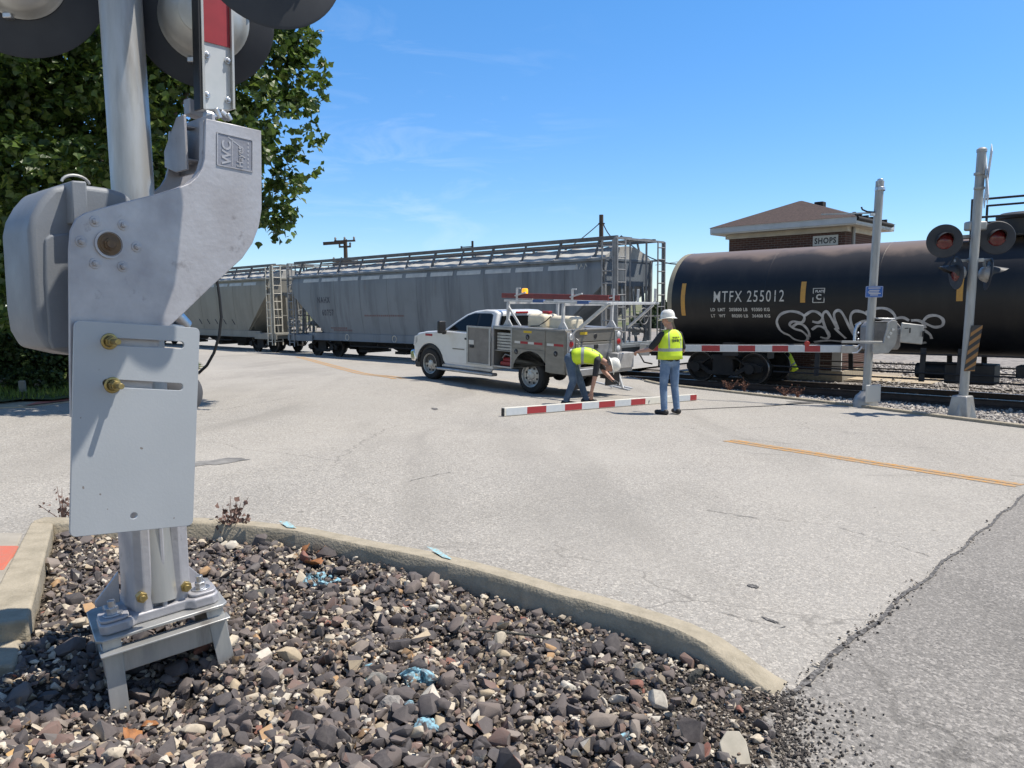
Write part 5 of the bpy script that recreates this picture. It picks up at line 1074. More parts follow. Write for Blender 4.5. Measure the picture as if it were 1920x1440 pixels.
tag(strip_sheet('yard_path', [[ST(s, t, -0.035) for s in (25.5, 27.6)] for t in (TC+.1, TC+1.5, TC+2.6)], mat('dirt_path', (.42, .34, .23), .95, col2=(.34, .28, .2), scale=4)), kind='structure')

# low kerb along the edge of the ballast
rows = []
for t in np.arange(-12.6, 8.1, 0.4):
    e = float(s_edge(t)); r = []
    for ds, dz in ((-.09, -.03), (-.088, .045), (-.07, .055), (.05, .055), (.07, .045), (.07, -.1)):
        p = ST(e+ds, t); r.append(Vector((p.x, p.y, float(zg(p.x, p.y))+dz)))
    rows.append(r)
strip_sheet('kerb', rows, mCONC)
# ================================================================== UTILITY TRUCK
mWPAINT = mat('white_car_paint', (0.72, 0.73, 0.73), 0.3, coat=0.6, col2=(0.6, 0.585, 0.55), scale=2.2, lo=0.5, hi=0.85)
mGLASS = mat('dark_window', (0.012, 0.014, 0.015), 0.08, spec=0.28)
mBODY = mat('aluminium_body', (0.27, 0.26, 0.235), 0.42, 0.6, col2=(0.21, 0.2, 0.18), scale=3, stretch=(1, 1, 3), rvar=0.15)
mBODY2 = mat('aluminium_frame', (0.45, 0.455, 0.46), 0.38, 0.7, col2=(0.34, 0.34, 0.34), scale=6)
mINSIDE = mat('locker_inside', (0.25, 0.24, 0.225), 0.6, 0.3, col2=(0.18, 0.17, 0.16), scale=4)
mTYRE = mat('tyre_rubber', (0.016, 0.016, 0.017), 0.85, col2=(0.03, 0.028, 0.026), scale=12)
mRIM = mat('steel_wheel', (0.52, 0.52, 0.5), 0.4, 0.5, col2=(0.38, 0.37, 0.34), scale=8)
mCHROME = mat('chrome', (0.75, 0.76, 0.78), 0.12, 1.0)
mBPLAST = mat('black_plastic', (0.018, 0.018, 0.02), 0.5)
mTAPEW = mat('white_tape', (0.6, 0.6, 0.58), 0.4); mTAPER = mat('red_tape', (0.33, 0.02, 0.03), 0.4)
mYLAB = mat('yellow_label', (0.6, 0.42, 0.03), 0.5)
mLADR = mat('red_fibreglass', (0.22, 0.045, 0.042), 0.5, col2=(0.15, 0.04, 0.04), scale=6)
mWRACK = mat('white_rack', (0.58, 0.59, 0.6), 0.4, col2=(0.42, 0.43, 0.44), scale=8)
mCREAM = mat('cream_poly', (0.72, 0.66, 0.52), 0.5, col2=(0.62, 0.55, 0.42), scale=5)
mAMBER = mat('amber_lens', (0.8, 0.35, 0.02), 0.25, emit=((1.0, 0.42, 0.02), 0.8))
mREDL = mat('red_lens', (0.35, 0.02, 0.02), 0.2); mCLEAR = mat('clear_lens', (0.62, 0.63, 0.64), 0.15)
TA = math.radians(46); th = Vector((-math.sin(TA), math.cos(TA), 0)); tl_ = Vector((-math.cos(TA), -math.sin(TA), 0))
tq0 = P(993, 738, 17.0); torg = tq0 - tl_*1.0; torg.z = float(zg(tq0.x, tq0.y))+0.004
truck = thing('utility_truck', 'white utility pickup truck with silver toolbox body, ladder rack and an open side locker', 'truck', torg, (0, -0.033, math.pi/2+TA))
TM = Matrix.Translation(torg) @ Matrix.Rotation(math.pi/2+TA, 4, 'Z') @ Matrix.Rotation(-0.033, 4, 'Y'); TMi = TM.inverted()
def TP(px, py, y):                                                 # picture point -> truck point on the plane at distance y left of centre
    a = TMi @ CAM; b = TMi.to_3x3() @ ray(px, py); t = (y-a.y)/b.y; q = a + b*t; return Vector((q.x, y, q.z))
SY = Matrix.Scale(-1, 3, Y3)
side = lambda y=0: (Vector((0, y, 0)), X3, Z3, Vector((0, -1, 0)))
def arch(cx, cz, r, a0=180, a1=0, n=14): return [(cx+r*math.cos(math.radians(a0+(a1-a0)*i/n)), cz+r*math.sin(math.radians(a0+(a1-a0)*i/n))) for i in range(n+1)]
WB = 3.42; AR = .49
low = [(1.19, .42), (WB-.56, .42)] + [p for p in arch(WB, .40, AR) if p[1] > .42] + [(WB+.52, .44), (4.02, .5), (4.06, .78), (4.0, 1.04), (3.90, 1.14), (3.55, 1.2), (2.95, 1.25), (1.19, 1.25)]
mb = MB(); mb.prism(low, side(0), -.99, .99); body = mb.build('cab', mWPAINT, truck, bevel=.045, seg=3, smooth=50)
gh = [(2.96, 1.243), (2.62, 1.46), (2.27, 1.66), (2.0, 1.75), (1.65, 1.795), (1.36, 1.785), (1.22, 1.73), (1.19, 1.243)]
hw = lambda z: .955 - max(0, z-1.243)*.34
mb = MB(); n_ = len(gh); mb.add([(x, hw(z), z) for x, z in gh] + [(x, -hw(z), z) for x, z in gh], [tuple(range(n_-1, -1, -1)), tuple(range(n_, 2*n_))] + [(i, (i+1) % n_, n_+(i+1) % n_, n_+i) for i in range(n_)])
grn = mb.build('cab_top', mWPAINT, truck, bevel=.035, seg=3, smooth=50)
def sidepanel(pts, off, m, name, parent, sgn=1, th_=.012, bevel=0):
    mb = MB(); vs = [(x, sgn*(hw(z)+off), z) for x, z in pts] + [(x, sgn*(hw(z)+off-th_), z) for x, z in pts]; k = len(pts)
    mb.add(vs, [tuple(range(k)), tuple(range(2*k-1, k-1, -1))] + [(i, k+i, k+(i+1) % k, (i+1) % k) for i in range(k)]); o = mb.build(name, m, parent, bevel=bevel, smooth=0)
    bm = bmesh.new(); bm.from_mesh(o.data); bmesh.ops.recalc_face_normals(bm, faces=bm.faces); bm.to_mesh(o.data); bm.free(); return o
for sgn in (1, -1):
    sidepanel([(2.74, 1.285), (2.45, 1.47), (2.17, 1.625), (1.98, 1.675), (1.83, 1.688), (1.83, 1.285)], .005, mGLASS, 'side_window', grn, sgn)
    sidepanel([(1.76, 1.285), (1.76, 1.69), (1.47, 1.69), (1.40, 1.665), (1.36, 1.285)], .005, mGLASS, 'side_window', grn, sgn)
    sidepanel([(2.80, 1.262), (2.49, 1.475), (2.19, 1.645), (1.98, 1.70), (1.44, 1.712), (1.36, 1.68), (1.31, 1.262)], .0015, mBPLAST, 'window_frame', grn, sgn)
mb = MB(); q = [(2.90, 1.285), (2.31, 1.64)]; d = Vector((q[0][0]-q[1][0], 0, q[0][1]-q[1][1])).normalized(); nr = Vector((.52, 0, .85)).normalized()
vs = [Vector((q[0][0], s_*.86, q[0][1]))+nr*.02 for s_ in (-1, 1)] + [Vector((q[1][0], s_*.74, q[1][1]))+nr*.02 for s_ in (1, -1)]; mb.add(vs, [(0, 1, 2, 3)]); ws = mb.build('windscreen', mGLASS, grn, smooth=0)
mb = MB(); mb.add([(1.172, s_*.80, 1.33) for s_ in (1, -1)] + [(1.19, s_*.70, 1.66) for s_ in (-1, 1)], [(0, 1, 2, 3)]); mb.build('rear_window', mGLASS, grn, smooth=0)
mb = MB(); mb.box((1.205, 0, 1.735), (.03, .42, .045)); mb.build('brake_light', mREDL, grn, bevel=.008)
# front door, handle, mirror, flank details
mb = MB(); mb.prism([(2.80, .52), (2.83, 1.225), (1.30, 1.232), (1.30, .5), (2.72, .48)], side(.0), -.9975, -.97); door = mb.build('door', mWPAINT, body, bevel=.012, seg=2)
mb = MB(); mb.box((2.02, 1.008, 1.09), (.20, .03, .045)); mb.build('handle', mBPLAST, door, bevel=.012)
mb = MB(); mb.box((2.35, 1.0, .83), (.42, .006, .03)); mb.build('badge', mBODY, door)
mb = MB(); mb.box((3.46, .985, 1.115), (.26, .03, .055)); mb.build('badge', mTAPER, body, bevel=.004)
mb = MB(); mb.box((2.83, 1.12, 1.34), (.10, .22, .30)); mb.bar((2.83, .93, 1.22), (2.83, 1.1, 1.2), .07, .09); mir = mb.build('mirror', mBPLAST, truck, bevel=.03, seg=3)
mb = MB(); mb.tube([(WB+(AR-.005)*math.cos(a), 0.985, .40+(AR-.005)*math.sin(a)) for a in np.linspace(.02, 3.12, 20)], .022, 6); mb.build('wheel_arch_trim', mBPLAST, body)
mb = MB(); mb.prism(arch(WB, .40, AR-.01)+[(WB-.48, .40)], side(0), -.95, .95); mb.build('wheel_well', mBPLAST, truck)
mb = MB(); mb.box((2.1, .98, .31), (1.95, .2, .07)); mb.box((2.1, .96, .40), (1.75, .05, .09)); mb.build('running_board', mBODY2, truck, bevel=.02)
mb = MB(); mb.prism([(3.98, .42), (4.14, .42), (4.2, .52), (4.18, .68), (4.04, .72)], side(0), -1.0, 1.0); mb.build('front_bumper', mCHROME, truck, bevel=.03, seg=3)
mb = MB(); mb.prism([(3.9, .26), (4.1, .26), (4.14, .41), (3.9, .41)], side(0), -.9, .9); mb.build('bumper_valance', mBPLAST, truck, bevel=.02)
mb = MB(); mb.prism([(4.02, .74), (4.075, .78), (4.02, 1.08), (3.96, 1.08)], side(0), -.66, .66); mb.build('grille', mBPLAST, truck, bevel=.01)
for sy in (1, -1):
    mb = MB(); mb.prism([(4.04, .8), (4.075, .82), (4.03, 1.06), (3.9, 1.08), (3.9, .92)], side(0), -.99 if sy > 0 else .7, -.7 if sy > 0 else .99); mb.build('headlight', mCLEAR, truck, bevel=.01)
# wheels
def wheel(x, sy, steer=0):
    w = MB(); R_ = .392; w.lathe([(.245, -.12), (.30, -.125), (.36, -.118), (R_-.008, -.09), (R_, -.05), (R_, .05), (R_-.008, .09), (.36, .118), (.30, .125), (.245, .12)], (x, sy*.87, R_), (0, sy, 0), 48)
    for k in range(40):
        a = 2*math.pi*k/40
        for dy in (-.06, .0, .06): w.box((x+R_*math.cos(a), sy*.87+dy, R_+R_*math.sin(a)), (.012, .045, .03), Matrix.Rotation(-a, 3, 'Y'))
    t = w.build('wheel', mTYRE, truck, smooth=40)
    w = MB(); w.lathe([(.252, .118), (.255, .125), (.245, .122), (.235, .10), (.232, .06), (.20, .045), (.12, .075), (.09, .075), (.085, .095), (.07, .10), (.0, .10)], (x, sy*.87, R_), (0, sy, 0), 48); w.lathe([(.25, .11), (.24, -.1)], (x, sy*.87, R_), (0, sy, 0), 40)
    rim = w.build('rim', mRIM, t, smooth=40)
    for k in range(8):
        a = 2*math.pi*(k+.5)/8; c = Vector((x+.172*math.cos(a), sy*.938, R_+.172*math.sin(a))); w = MB(); w.cyl(c, c+Vector((0, sy*.006, 0)), .026, n=14); w.build('vent_hole', mBPLAST, rim)
        c = Vector((x+.105*math.cos(a+.4), sy*.94, R_+.105*math.sin(a+.4))); w = MB(); w.cyl(c, c+Vector((0, sy*.022, 0)), .012, n=6); w.build('lug_nut', mCHROME, rim)
for x in (0, WB):
    for sy in (1, -1): wheel(x, sy)
mb = MB(); mb.box((1.4, 0, .5), (5.0, .9, .16)); mb.cyl((0, -.8, .39), (0, .8, .39), .08, n=12); mb.cyl((WB, -.8, .39), (WB, .8, .39), .06, n=12); mb.ball((0, 0, .39), .18); mb.build('chassis', mBPLAST, truck)
# service body
sb = [(-1.0, .5), (-.56, .5)] + [p for p in arch(0, .40, .50) if p[1] > .50] + [(.565, .5), (.565, 1.42), (-1.0, 1.42)]
mb = MB(); mb.prism(sb, side(0), -1.0, -.46); mb.prism(sb, side(0), .46, 1.0); mb.box((0, 0, .72), (2.0, .93, .06)); mb.box((1.14, 0, .98), (.05, .93, .86)); svc = mb.build('service_body', mBODY, truck, bevel=.006)
mb = MB(); mb.prism([(-.98, 1.42), (1.18, 1.42), (1.18, 1.45), (-.98, 1.45)], side(0), -1.0, -.45); mb.prism([(-.98, 1.42), (1.18, 1.42), (1.18, 1.45), (-.98, 1.45)], side(0), .45, 1.0); mb.build('top_lid', mBODY2, svc, bevel=.006)
# open locker in front of the wheel: shell, drawers, tool
mb = MB(); mb.box((.872, .72, .515), (.61, .54, .03)); mb.box((.872, .72, 1.405), (.61, .54, .03)); mb.box((1.165, .72, .96), (.022, .54, .86)); mb.box((.872, .47, .96), (.61, .03, .86)); mb.box((.872, -.72, .96), (.61, .54, .9)); lock = mb.build('locker', mINSIDE, svc)
mb = MB()
for x0, x1, z0, z1 in ((.567, .605, .5, 1.42), (1.14, 1.177, .5, 1.42), (.605, 1.14, .5, .54), (.605, 1.14, 1.37, 1.42)): mb.box(((x0+x1)/2, .99, (z0+z1)/2), (x1-x0, .03, z1-z0))
mb.build('locker_frame', mBODY2, svc, bevel=.004)
for k in range(6):
    z = .93 + k*.068; mb = MB(); mb.box((.86, .80, z), (.44, .30, .055)); mb.box((.86, .955, z+.022), (.42, .012, .012)); mb.build('drawer', mBODY2, lock, bevel=.003)
mb = MB(); mb.box((.872, .72, .885), (.58, .5, .012)); mb.build('shelf', mBODY2, lock)
# open locker door folded back flat against the cab
mb = MB(); mb.box((1.60, 1.03, .96), (.80, .03, .90)); od = mb.build('locker_door', mINSIDE, svc, bevel=.004)
mb = MB()
for x0, x1, z0, z1 in ((1.2, 1.25, .51, 1.41), (1.95, 2.0, .51, 1.41), (1.25, 1.95, .51, .55), (1.25, 1.95, 1.37, 1.41)): mb.box(((x0+x1)/2, 1.052, (z0+z1)/2), (x1-x0, .02, z1-z0))
mb.build('door_frame', mBODY2, od, bevel=.003)
mb = MB(); mb.box((1.84, 1.052, 1.03), (.17, .01, .10)); mb.build('sticker', mTAPEW, od); mb = MB(); mb.box((1.82, 1.06, .93), (.12, .03, .06)); mb.build('latch', mBPLAST, od, bevel=.006)
# closed doors
def sdoor(pts, latch, nm='side_door'):
    mb = MB(); mb.prism(pts, side(0), -1.012, -.99); d_ = mb.build(nm, mBODY, svc, bevel=.005)
    for lx, lz in latch: mb = MB(); mb.lathe([(0, .012), (.045, .012), (.055, .004), (.06, 0)], (lx, 1.012, lz), (0, 1, 0), 24); l_ = mb.build('latch', mBPLAST, d_, smooth=50); mb = MB(); mb.bar((lx+.0, 1.026, lz+.02), (lx-.02, 1.026, lz-.03), .018, .01); mb.build('handle', mBODY2, l_, bevel=.003)
    return d_
up = sdoor([(-.43, .985), (.55, .985), (.55, 1.40), (-.43, 1.40)], [(.08, 1.24)])
lo_ = sdoor([(.50, .52), (.55, .52), (.55, .972), (-.43, .972), (-.43, .66)] + [p for p in arch(0, .40, .535, 150, 12, 12)], [(.42, .90)])
re = sdoor([(-.98, .52), (-.455, .52), (-.455, 1.40), (-.98, 1.40)], [(-.74, .93)])
for i, (x0, x1) in enumerate(((.47, .30), (.29, .07), (.06, -.11), (-.12, -.36))): mb = MB(); mb.box(((x0+x1)/2, 1.0135, 1.115), (abs(x1-x0), .003, .05)); mb.build('reflective_tape', mTAPER if i % 2 else mTAPEW, up)
for i, (x0, x1) in enumerate(((-.49, -.68), (-.69, -.95))): mb = MB(); mb.box(((x0+x1)/2, 1.0135, 1.115), (abs(x1-x0), .003, .05)); mb.build('reflective_tape', mTAPER if i % 2 else mTAPEW, re)
mb = MB(); mb.box((.08, 1.0135, 1.355), (.24, .003, .05)); mb.build('warning_label', mYLAB, up)
# rear: light columns, tailgate, box, bumper
for sy in (1, -1):
    mb = MB(); mb.box((-1.012, sy*.84, .96), (.03, .26, .86)); lc = mb.build('light_column', mBODY2, svc, bevel=.006)
    for z, m_ in ((1.30, mCLEAR), (1.14, mREDL), (.98, mCLEAR), (.82, mCLEAR)): mb = MB(); mb.lathe([(.0, .02), (.05, .018), (.062, .01), (.07, 0)], (-1.027, sy*.84, z), (-1, 0, 0), 20); mb.build('tail_light', m_, lc, smooth=50)
mb = MB(); mb.tube([(-1.03, .68, 1.25), (-1.09, .68, 1.22), (-1.09, .68, .9), (-1.03, .68, .86)], .014, 8); mb.build('grab_handle', mBODY2, svc)
mb = MB(); mb.box((-1.0, 0, .93), (.05, 1.36, .46)); tg = mb.build('tailgate', mBODY, truck, bevel=.006)
mb = MB()
for y0, y1 in ((-.60, -.06), (.06, .60)): mb.box((-1.028, (y0+y1)/2, .93), (.012, y1-y0, .34))
mb.build('tailgate_panel', mBODY2, tg, bevel=.004)
mb = MB(); mb.box((-1.035, 0, 1.06), (.03, .14, .09)); mb.build('latch', mBPLAST, tg, bevel=.01)
mb = MB(); mb.box((-.86, 0, 1.30), (.30, 1.36, .24)); mb.box((-.86, 0, 1.435), (.34, 1.4, .035)); bx_ = mb.build('cross_box', mBODY, truck, bevel=.008)
mb = MB(); mb.box((-1.015, .42, 1.36), (.008, .24, .06)); mb.build('warning_label', mYLAB, bx_); mb = MB(); mb.lathe([(0, .012), (.05, .01), (.06, 0)], (-1.012, .0, 1.29), (-1, 0, 0), 20); mb.build('latch', mBPLAST, bx_)
mb = MB(); mb.box((-1.18, 0, .56), (.30, 1.96, .14)); mb.build('rear_bumper', mBODY2, truck, bevel=.01)
mb = MB(); mb.box((-1.24, -.66, .74), (.26, .62, .34)); mb.build('step_box', mat('grey_crate', (.42, .41, .4), .6, .2, col2=(.3, .29, .28), scale=6), truck, bevel=.012)
for y_, w_ in ((-.55, .5), (.7, .36)): mb = MB(); mb.box((-1.1, y_, .35), (.035, w_, .35)); mb.build('mud_flap', mBPLAST, truck, bevel=.005)
mb = MB(); mb.bar((-1.2, 0, .42), (-1.42, 0, .42), .08, .08); mb.cyl((-1.38, 0, .46), (-1.38, 0, .54), .03, n=12); mb.ball((-1.38, 0, .56), .035); mb.build('tow_hitch', mBPLAST, truck)
# rack
mb = MB()
for x in (.83, -.80):
    for sy in (1, -1):
        y = sy*.86; mb.bar((x, y, 1.45), (x, y, 1.97), .06, .06, Y3); mb.prism([(x-.13, 1.451), (x+.13, 1.451), (x+.13, 1.47), (x+.04, 1.60), (x-.04, 1.60), (x-.13, 1.47)], side(0), -y-.022, -y+.022)
    mb.bar((x, -.88, 1.97), (x, .88, 1.97), .06, .05)
mb.bar((.83, .86, 1.9), (.50, .80, 1.46), .045, .045)
for sy in (1, -1): mb.bar((.95, sy*.86, 2.02), (-2.05, sy*.86, 2.02), .042, .045)
mb.bar((-1.95, -.86, 2.02), (-1.95, .86, 2.02), .055, .055); mb.bar((-1.9, -.86, 1.98), (-1.25, -.86, 1.46), .05, .05); mb.bar((-1.95, -.86, 2.03), (-1.95, -.86, 2.34), .05, .05); mb.bar((-1.5, -.86, 2.03), (-1.5, -.86, 2.32), .05, .05)
rack = mb.build('ladder_rack', mWRACK, truck, bevel=.006)
mb = MB()
for x in (.86, -.78): mb.bar((x, .55, 2.02), (x, .55, 2.30), .05, .03); mb.bar((x, .56, 2.30), (x-.12, .56, 2.30), .03, .03); mb.bar((x-.28, .56, 2.21), (x+.05, .56, 2.13), .04, .03)
mb.bar((-1.62, .2, 2.04), (-1.62, .2, 2.32), .04, .04); mb.build('ladder_clamp', mWRACK, rack, bevel=.004)
mb = MB(); mb.bar((-1.98, .86, 2.02), (-1.30, .9, 1.50), .07, .06); mb.tube([(-1.30, .9, 1.50), (-1.2, .9, 1.46), (-1.14, .9, 1.40), (-1.08, .9, 1.30)], .022, 8); mb.build('diagonal_brace', mWRACK, rack)
for x, y in ((.05, .86), (-1.2, .86)): mb = MB(); mb.bar((x, y, 2.03), (x-.3, y, 2.035), .075, .065); mb.build('strap', mat('blue_strap', (.06, .12, .3), .7), rack)
# beacon on its bar
bq = TP(984, 556.5, .2); mb = MB(); mb.bar((bq.x+.25, .2, 2.06), (bq.x-.25, .2, 2.06), .05, .04); mb.bar((bq.x, .2, 2.06), (bq.x, .2, bq.z+.02), .06, .06); mb.cyl((bq.x, .2, bq.z), (bq.x, .2, bq.z+.03), .085, n=20); mb.build('beacon_mount', mWRACK, rack)
mb = MB(); mb.lathe([(.07, .03), (.075, .05), (.072, .17), (.06, .195), (.0, .2)], (bq.x, .2, bq.z), (0, 0, 1), 28); mb.build('beacon', mAMBER, truck, smooth=50)
def on_truck(o): o.matrix_world = TM.copy(); return o
# things carried on the truck
lad = bpy.data.objects.new('ladder', None); SC.collection.objects.link(lad); tag(lad, 'red fibreglass extension ladder lying on the truck rack', 'ladder'); on_truck(lad)
for y in (.12, .50):
    mb = MB(); mb.box((-.16, y, 2.13), (3.1, .035, .11)); mb.build('rail', mLADR, lad, bevel=.004)
for k in range(10): mb = MB(); x = -1.55+.31*k; mb.cyl((x, .12, 2.13), (x, .50, 2.13), .016, n=10); mb.build('rung', mBODY2, lad)
def carried(name, mb, m, label, cat, bevel, parts=()):
    o = mb.build(name, m, None, bevel=bevel, seg=4, smooth=60); on_truck(o); tag(o, label, cat)
    for n2, b2, m2 in parts: b2.build(n2, m2, o, bevel=.008)
    return o
b1 = MB(); b1.box((.22, .35, 1.56), (.52, .55, .36)); c1 = MB(); c1.box((.1, .35, 1.775), (.2, .12, .06)); carried('water_tank', b1, mCREAM, 'cream plastic tank with a red cap in the truck bed, the nearer to the cab', 'tank', .09, [('cap', c1, mTAPER)])
b1 = MB(); b1.box((-.42, .30, 1.54), (.66, .5, .34)); c1 = MB(); c1.tube([(-.2, .56, 1.7), (-.1, .6, 1.6), (.1, .62, 1.48), (.35, .62, 1.46)], .014, 6); carried('water_tank', b1, mCREAM, 'cream plastic tank in the truck bed behind the middle rack post, with a black hose', 'tank', .1, [('hose', c1, mBPLAST)])
b1 = MB(); b1.box((.85, .78, .585), (.34, .26, .10)); b1.cyl((.72, .78, .66), (1.0, .78, .66), .07, n=16); c1 = MB(); c1.tube([(.70, .84, .62), (.74, .86, .78), (.9, .86, .80), (1.0, .86, .70)], .016, 8); carried('power_tool', b1, mat('red_tool', (.3, .03, .03), .4), 'red power tool on the floor of the open truck locker', 'tool', .02, [('grip', c1, mBODY2)])
# white folding stand behind the truck on the ground
sq0 = road_hit(1228, 722)
# ================================================================== PEOPLE
mSKIN = mat('skin', (0.45, 0.26, 0.19), 0.55, col2=(0.38, 0.2, 0.15), scale=12)
mSHIRT = mat('black_shirt', (0.014, 0.015, 0.018), 0.85, col2=(0.03, 0.03, 0.034), scale=9)
mJEAN = mat('blue_jeans', (0.095, 0.16, 0.27), 0.85, col2=(0.22, 0.30, 0.42), scale=5, lo=0.45, hi=0.75, bump=0.4, bscale=25)
mJEAN2 = mat('dark_jeans', (0.06, 0.095, 0.15), 0.85, col2=(0.13, 0.18, 0.24), scale=5, lo=0.45, hi=0.75, bump=0.4, bscale=25)
mBOOT = mat('dark_boots', (0.02, 0.017, 0.015), 0.6)
mHAIR = mat('grey_hair', (0.28, 0.26, 0.24), 0.8, col2=(0.18, 0.17, 0.16), scale=30)
mVEST = mat('hi_vis_yellow', (0.62, 0.80, 0.03), 0.6, col2=(0.5, 0.68, 0.03), scale=7, emit=None)
mVSTR = mat('reflective_grey', (0.30, 0.33, 0.33), 0.45, col2=(0.22, 0.25, 0.25), scale=12)
mVTXT = mat('vest_print', (0.03, 0.04, 0.03), 0.7)
mHAT = mat('white_hard_hat', (0.78, 0.77, 0.72), 0.3, coat=0.3, col2=(0.66, 0.64, 0.58), scale=6)
mGLOVE = mat('dark_glove', (0.02, 0.02, 0.022), 0.8)
def cap(mb, p, q, r0, r1, mi, n=16):
    p, q = Vector(p), Vector(q); mb.ball(p, r0, n, 10, mi); mb.ball(q, r1, n, 10, mi); mb.cyl(p, q, r0, r1, n, True, mi)
def body_mesh(parts, balls, mats, name, parent, voxel=0.0075):
    mb = MB()
    for p, q, a, b, mi in parts: cap(mb, p, q, a, b, mi)
    for c, r_, mi, rot in balls: mb.ball(c, r_, 20, 14, mi, rot)
    tmp = mb.build('tmp', mats[0], None, smooth=0); m1 = tmp.modifiers.new('r', 'REMESH'); m1.mode = 'VOXEL'; m1.voxel_size = voxel; m2 = tmp.modifiers.new('s', 'SMOOTH'); m2.iterations = 6; m2.factor = 0.5
    dg = bpy.context.evaluated_depsgraph_get(); me = bpy.data.meshes.new_from_object(tmp.evaluated_get(dg)); bpy.data.objects.remove(tmp); me.name = name
    me.materials.clear(); [me.materials.append(m) for m in mats]
    nf = len(me.polygons); C = np.empty(nf*3, np.float32); me.polygons.foreach_get('center', C); C = C.reshape(-1, 3); best = np.full(nf, 9e9); bm_ = np.zeros(nf, np.int32)
    for p, q, a, b, mi in parts:
        p, q = np.array(p, float), np.array(q, float); d = q-p; t = np.clip(((C-p)@d)/max(1e-9, d@d), 0, 1); ds = np.linalg.norm(C-p-t[:, None]*d, axis=1)-(a+(b-a)*t); k = ds < best; best[k] = ds[k]; bm_[k] = mi
    for c, r_, mi, rot in balls:
        rr = r_ if isinstance(r_, tuple) else (r_,)*3; v = C-np.array(c, float)
        if rot is not None: v = v @ np.array(rot)
        ds = (np.linalg.norm(v/np.array(rr), axis=1)-1)*min(rr); k = ds < best; best[k] = ds[k]; bm_[k] = mi
    me.polygons.foreach_set('material_index', bm_); me.polygons.foreach_set('use_smooth', [True]*nf); me.update()
    o = bpy.data.objects.new(name, me); SC.collection.objects.link(o); o.parent = parent; return o
def hand(parts, wrist, d, up, side, mi, curl=0.5, s=1.0):           # palm, four fingers of unequal length and a thumb from the palm's side
    w = Vector(wrist); d = Vector(d).normalized(); up = (Vector(up)-d*Vector(up).dot(d)).normalized(); sd_ = d.cross(up)*side
    for k in (-1, -.33, .33, 1): parts.append((w+sd_*.012*k, w+d*.085*s+sd_*.026*k, .020, .013, mi))
    for k, L_ in ((-1, .062), (-.33, .078), (.33, .083), (1, .072)):
        a = w+d*.088*s+sd_*.028*k; p1 = a+(d*math.cos(curl*.5)-up*math.sin(curl*.5))*L_*.45; p2 = p1+(d*math.cos(curl*1.3)-up*math.sin(curl*1.3))*L_*.33; p3 = p2+(d*math.cos(curl*2)-up*math.sin(curl*2))*L_*.26
        parts += [(a, p1, .0105, .0095, mi), (p1, p2, .0095, .0088, mi), (p2, p3, .0088, .0075, mi)]
    a = w+d*.03*s+sd_*.026; b = a+(d*.6+sd_*.75-up*.15).normalized()*.04; c = b+(d*.9+sd_*.2-up*.3).normalized()*.03
    parts += [(a, b, .014, .0115, mi), (b, c, .0115, .009, mi)]
def head(parts, balls, c, fwd, up, mi=1):
    c = Vector(c); f = Vector(fwd).normalized(); u = (Vector(up)-f*Vector(up).dot(f)).normalized(); r_ = f.cross(u); rot = Matrix((r_, f, u)).transposed()
    balls += [(c+u*.02, (.074, .095, .088), mi, rot), (c-u*.045+f*.03, (.055, .062, .062), mi, rot), (c-u*.095+f*.055, (.03, .03, .022), mi, rot)]
    parts += [(c+f*.092+u*.01, c+f*.108-u*.025, .010, .015, mi), (c+f*.085+u*.03-r_*.035, c+f*.085+u*.03+r_*.035, .014, .014, mi), (c+f*.088-u*.06-r_*.02, c+f*.088-u*.06+r_*.02, .011, .011, mi)]
    for s_ in (-1, 1): balls.append((c+r_*s_*.078-u*.01-f*.005, (.012, .022, .032), mi, rot))
    return rot
def face_bits(parent, c, rot):
    c = Vector(c)
    for s_ in (-1, 1): mb = MB(); mb.ball(c+rot@Vector((s_*.032, .087, .012)), (.013, .008, .009), 10, 8, 0, rot); mb.build('eye', mat('eye_dark', (.05, .04, .035), .3), parent)
def hard_hat(parent, c, fwd, up, s=1.0):
    c = Vector(c); f = Vector(fwd).normalized(); u = (Vector(up)-f*Vector(up).dot(f)).normalized(); r_ = f.cross(u); rot = Matrix((r_, f, u)).transposed(); mb = MB(); n_ = 36; prof = [(1.0, .0), (.99, .03), (.95, .07), (.82, .108), (.55, .135), (.25, .146), (.0, .148)]; vs = []
    for k, (pr, h) in enumerate(prof):
        for i in range(n_):
            a = 2*math.pi*i/n_; ridge = .006 if (abs(math.sin(a)) > .97 and 0 < k < 6) else 0; vs.append(c+rot@Vector((pr*.108*math.cos(a), pr*.135*math.sin(a), h+ridge+.035)))
    fs = [(k*n_+i, k*n_+(i+1) % n_, (k+1)*n_+(i+1) % n_, (k+1)*n_+i) for k in range(len(prof)-1) for i in range(n_)]
    mb.add(vs, fs); vs = []
    for k, e in enumerate((0.98, 1.28, 1.29, 0.98)):
        for i in range(n_):
            a = 2*math.pi*i/n_; ee = e if k in (0, 3) else e+.12*max(0, math.sin(a)); vs.append(c+rot@Vector((ee*.108*math.cos(a), ee*.135*math.sin(a), .035+(-.012 if k == 1 else -.008 if k == 2 else .004 if k == 3 else -.002) - (.018*(math.sin(a)**2) if k in (1, 2) else 0))))
    mb.add(vs, [(k*n_+i, k*n_+(i+1) % n_, (k+1)*n_+(i+1) % n_, (k+1)*n_+i) for k in range(3) for i in range(n_)]); o = mb.build('hard_hat', mHAT, parent, smooth=50)
    mb = MB(); mb.ball(c+rot@Vector((0, -.02, .02)), (.079, .092, .075), 20, 12, 0, rot); mb.build('hair', mHAIR, parent); return o
